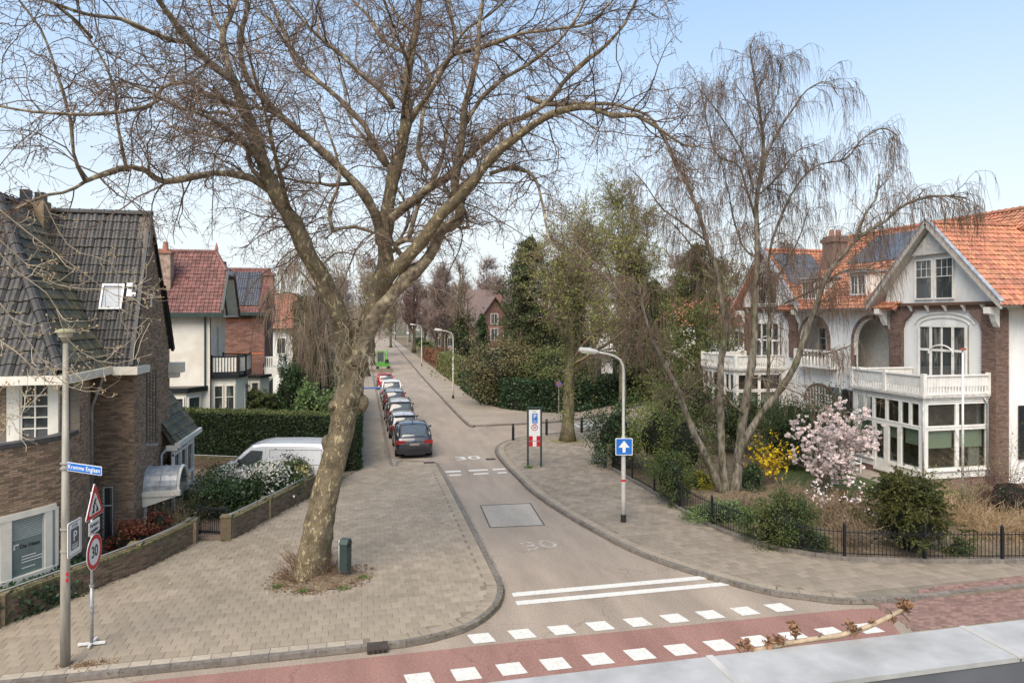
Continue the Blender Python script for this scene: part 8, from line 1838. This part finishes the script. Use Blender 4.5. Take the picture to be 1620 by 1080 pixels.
# litter bin
bx, by = -.62, 20.25; t = thing('litter_bin', 'dark green litter bin on a grey post beside the plane tree', 'litter bin', (bx, by, .1))
b = MB(); b.tube([(bx, by, .1), (bx, by, 1.18)], .035, 10); b.build('post', GALV, t, smooth=True)
b = MB(); V = [(-.17, .32), (.17, .32), (.20, 1.08), (.10, 1.20), (-.10, 1.20), (-.20, 1.08)]
yaw = R(-28); c, s = math.cos(yaw), math.sin(yaw); ax = np.array((c, s, 0)); ay = np.array((-s, c, 0)); oo = np.array((bx, by, 0))+ax*.19
b.xprism([oo+ay*x*.7+Z*z-ax*.12 for x, z in V], ax*.24); b.build('bin_body', GREENP, t)
b = MB(); b.xprism([oo+ay*x*.74+Z*z-ax*.13 for x, z in ((-.205, 1.08), (-.205, 1.10), (-.10, 1.225), (.10, 1.225), (.205, 1.10), (.205, 1.08), (.1, 1.19), (-.1, 1.19))], ax*.26); b.build('bin_lid', GREENP, t)
b = MB(); b.obox(oo+ax*.121-ay*.10+Z*.98, ay, Z, ax, .20, .12, .004); b.build('opening', SBLACK, t); b = MB(); b.obox(oo-ax*.13-ay*.03+Z*.3, ay, Z, -ax, .06, .9, .03); b.build('back_plate', GALV, t)
# blue tarpaulin lying on the far pavement
x, y, _ = P(590, 614, z=.1); b = MB(); b.xprism([(x-1.0, y-.6, .1), (x+.9, y-.5, .1), (x+.9, y+.7, .1), (x-1.0, y+.6, .1)], (0, 0, .06)); o_ = b.build('blue_mat', M('blue_mat', (.05, .10, .28), rough=.7), None); tag(o_, 'flat blue mat lying on the left pavement beside the white van', 'mat')
# green mini digger with barrier
x, y = at(606, 97); t = thing('mini_digger', 'bright green mini digger on the left of the street beyond the cars', 'digger', (x, y, 0)); LG = M('lime_green', (.09, .27, .05), rough=.4)
b = MB(); 
for s in (-1, 1): b.prism([(x+s*.75-.2, y-1), (x+s*.75+.2, y-1), (x+s*.75+.2, y+1), (x+s*.75-.2, y+1)], 0, .5)
b.build('track', RUBBER, t); b = MB(); b.box(x-.9, y-.9, .5, x+.9, y+.9, 1.15); b.build('chassis', LG, t); b = MB(); b.box(x-.8, y-.3, 1.15, x+.1, y+.8, 2.5); b.build('cab', CARG, t)
b = MB(); b.box(x-.85, y-.35, 2.5, x+.15, y+.85, 2.62); b.beam((x-.8, y-.3, 1.15), (x-.8, y-.3, 2.5), .1); b.beam((x+.1, y-.3, 1.15), (x+.1, y-.3, 2.5), .1); b.build('cab_frame', LG, t)
b = MB(); b.tube([(x+.4, y-.8, 1.0), (x+.45, y-1.2, 2.6), (x+.45, y-1.9, 2.9), (x+.45, y-2.6, 1.6)], .11, 8); b.build('boom', LG, t); b = MB(); b.box(x+.2, y-2.9, 1.1, x+.7, y-2.4, 1.6); b.build('bucket', BPL, t)
x, y = at(603, 92); t = thing('crash_barrier', 'low timber barrier in front of the green digger', 'barrier', (x, y, 0)); b = MB(); b.box(x-1.6, y-.1, .1, x+1.6, y+.1, .5); b.build('plank', M('old_timber', (.18, .15, .10)), t)
for s in (-1.3, 0, 1.3): b = MB(); b.box(x+s-.06, y-.14, 0, x+s+.06, y+.14, .9); b.build('post', M('old_timber', ()), t)
# level crossing masts and a flag far down the street
for (u, Yd, h, lab) in ((624, 175, 5.6, 'left grey portal mast at the far level crossing'), (645, 175, 5.6, 'right grey portal mast at the far level crossing')):
    x, y = at(u, Yd); t = thing('signal_mast', lab, 'mast', (x, y, 0)); b = MB(); b.tube([(x, y, 0), (x, y, h), (x-(1.2 if u > 630 else 0), y, h+.15)], .13, 8); b.build('pole', GALV, t); b = MB(); b.box(x-.25, y-.3, 3.0, x+.25, y-.1, 3.6); b.build('signal_head', SWHITE, t)
x, y = at(643, 120); x2_ = P(643, 500, Y=150); x, y = at(653, 150); t = thing('flag_pole', 'white pole with a hanging white flag far down the street', 'flag pole', (x, y, 0)); b = MB(); b.cyl((x, y, 0), (x, y, 6.3), .12, 8); b.build('pole', SWHITE, t); b = MB(); b.xprism([(x+.1, y, 6.2), (x+1.6, y, 4.9), (x+1.5, y, 4.2), (x+.9, y, 4.4), (x+.1, y, 5.3)], (0, .05, 0)); b.build('flag', SWHITE, t)
# ------------------------------------------------------------------ parapet of the viewer's own house, and the broken twig on it
pp = thing('parapet', 'pale zinc-capped parapet of the building the picture was taken from', 'parapet', (1, 1.9, 6.3)); CAPM = M('zinc_cap', (.35, .347, .335), rough=.6, var=.10, scale=9, metal=.0, col2=(.27, .265, .25), c2scale=4, c2lo=.44, c2hi=.72, bump=.1, bscale=20)
js = [-.93, .09, 1.10, 2.08, 3.08, 4.1]
for a_, c_ in zip(js[:-1], js[1:]): b = MB(); b.box(a_+.004, 1.80, 6.485, c_-.004, 2.02, 6.5); b.build('cap_sheet', CAPM, pp)
for a_ in js: b = MB(); b.box(a_-.012, 1.797, 6.496, a_+.012, 2.023, 6.503); b.build('cap_seam', M('seam_grey', (.40, .385, .355), rough=.8, var=.15), pp)
b = MB(); b.box(-.93, 1.803, 0, 4.1, 2.0, 6.485); b.build('parapet_wall', M('parapet_render', (.10, .105, .115), rough=.9, var=.1), pp)
b = MB(); b.box(-.93, 1.55, 5.55, 4.1, 1.815, 5.6); b.build('balcony_floor', ZINC, pp)
tw = thing('broken_twig', 'broken birch twig with dried buds lying along the edge of the parapet', 'twig', (1.4, 2.03, 6.5))
pts = [P(u, v, s=2.035) for u, v in ((1192, 1030), (1240, 1018), (1290, 1010), (1330, 1004), (1375, 990), (1412, 972), (1432, 962))]; b = MB(); q = spline(pts, 26); b.tube(q, np.linspace(.0095, .0075, 26)*(1+rng.normal(0, .06, 26)), 8); b.build('stem', M('pale_twig_bark', (.33, .255, .17), rough=.8, var=.25, scale=40), tw, smooth=True)
b = MB(); C_ = []
for (u, v, k, sp_) in ((1430, 960, 60, .011), (1435, 955, 50, .009), (1412, 975, 22, .007), (1350, 995, 50, .009), (1343, 986, 25, .007), (1258, 1000, 40, .008), (1256, 988, 25, .006), (1232, 1012, 60, .009), (1215, 1018, 40, .008), (1183, 1020, 30, .008), (1172, 1022, 20, .006), (1380, 985, 15, .005)):
    p_ = np.array(P(u, v, s=2.035)); C_.append(p_+rng.normal(0, sp_, (k, 3)))
b.leaves(np.concatenate(C_), .021, .5); b.build('dried_bud', M('dried_bud', (.20, .11, .06), rough=.9, island=.5), tw, kind='stuff')
b = MB()
for (u0, v0, u1, v1) in ((1345, 1003, 1345, 985), (1258, 1014, 1256, 988), (1412, 972, 1402, 962), (1424, 968, 1440, 985), (1290, 1010, 1300, 1000)): b.tube([P(u0, v0, s=2.035), P((u0+u1)/2+2, (v0+v1)/2, s=2.03), P(u1, v1, s=2.035)], [.0028, .0022, .0015], 5)
b.build('side_twig', BARKD, tw)
# scattered small things: pale litter, moss in the joints
lt = thing('pavement_litter', 'tiny pale petals and scraps scattered over pavements and road', 'litter', (0, 20, .1)); lt['kind'] = 'stuff'
N = 260; q = np.column_stack([rng.uniform(-8, 12, N), rng.uniform(16.3, 40, N), np.full(N, .108)]); q = q[[not (3.9 < a[0] < 7.6) for a in q]]; b = MB(); b.leaves(q, .045, .7, np.tile([0, 0, 1.], (len(q), 1)), .9); b.build('petal', M('pale_scrap', (.50, .46, .38)), lt, kind='stuff')
ms = []
for k in range(1500):
    t_ = rng.random(); pth = KL[1:] if rng.random() < .45 else KR[2:16]; i = rng.integers(0, len(pth)-1); f_ = rng.random(); x = pth[i][0]*(1-f_)+pth[i+1][0]*f_; y = pth[i][1]*(1-f_)+pth[i+1][1]*f_; ms.append((x+rng.normal(0, .05), y+rng.normal(0, .05), .113))
for k in range(700):
    i = rng.integers(2, 7); f_ = rng.random(); x = WALLLINE[i][0]*(1-f_)+WALLLINE[i+1][0]*f_; y = WALLLINE[i][1]*(1-f_)+WALLLINE[i+1][1]*f_; ms.append((x+.08+abs(rng.normal(0, .07)), y-.05, .108+rng.random()*.02))
b = MB(); b.leaves(np.array(ms), .04, .6, np.tile([0, 0, 1.], (len(ms), 1)), .6); o_ = b.build('moss_and_weeds', leafmat('moss', (.13, .12, .045)), None, kind='stuff'); tag(o_, 'moss and small weeds growing along kerbs and wall feet', 'moss')
for nm in ('paving_slab',): pass
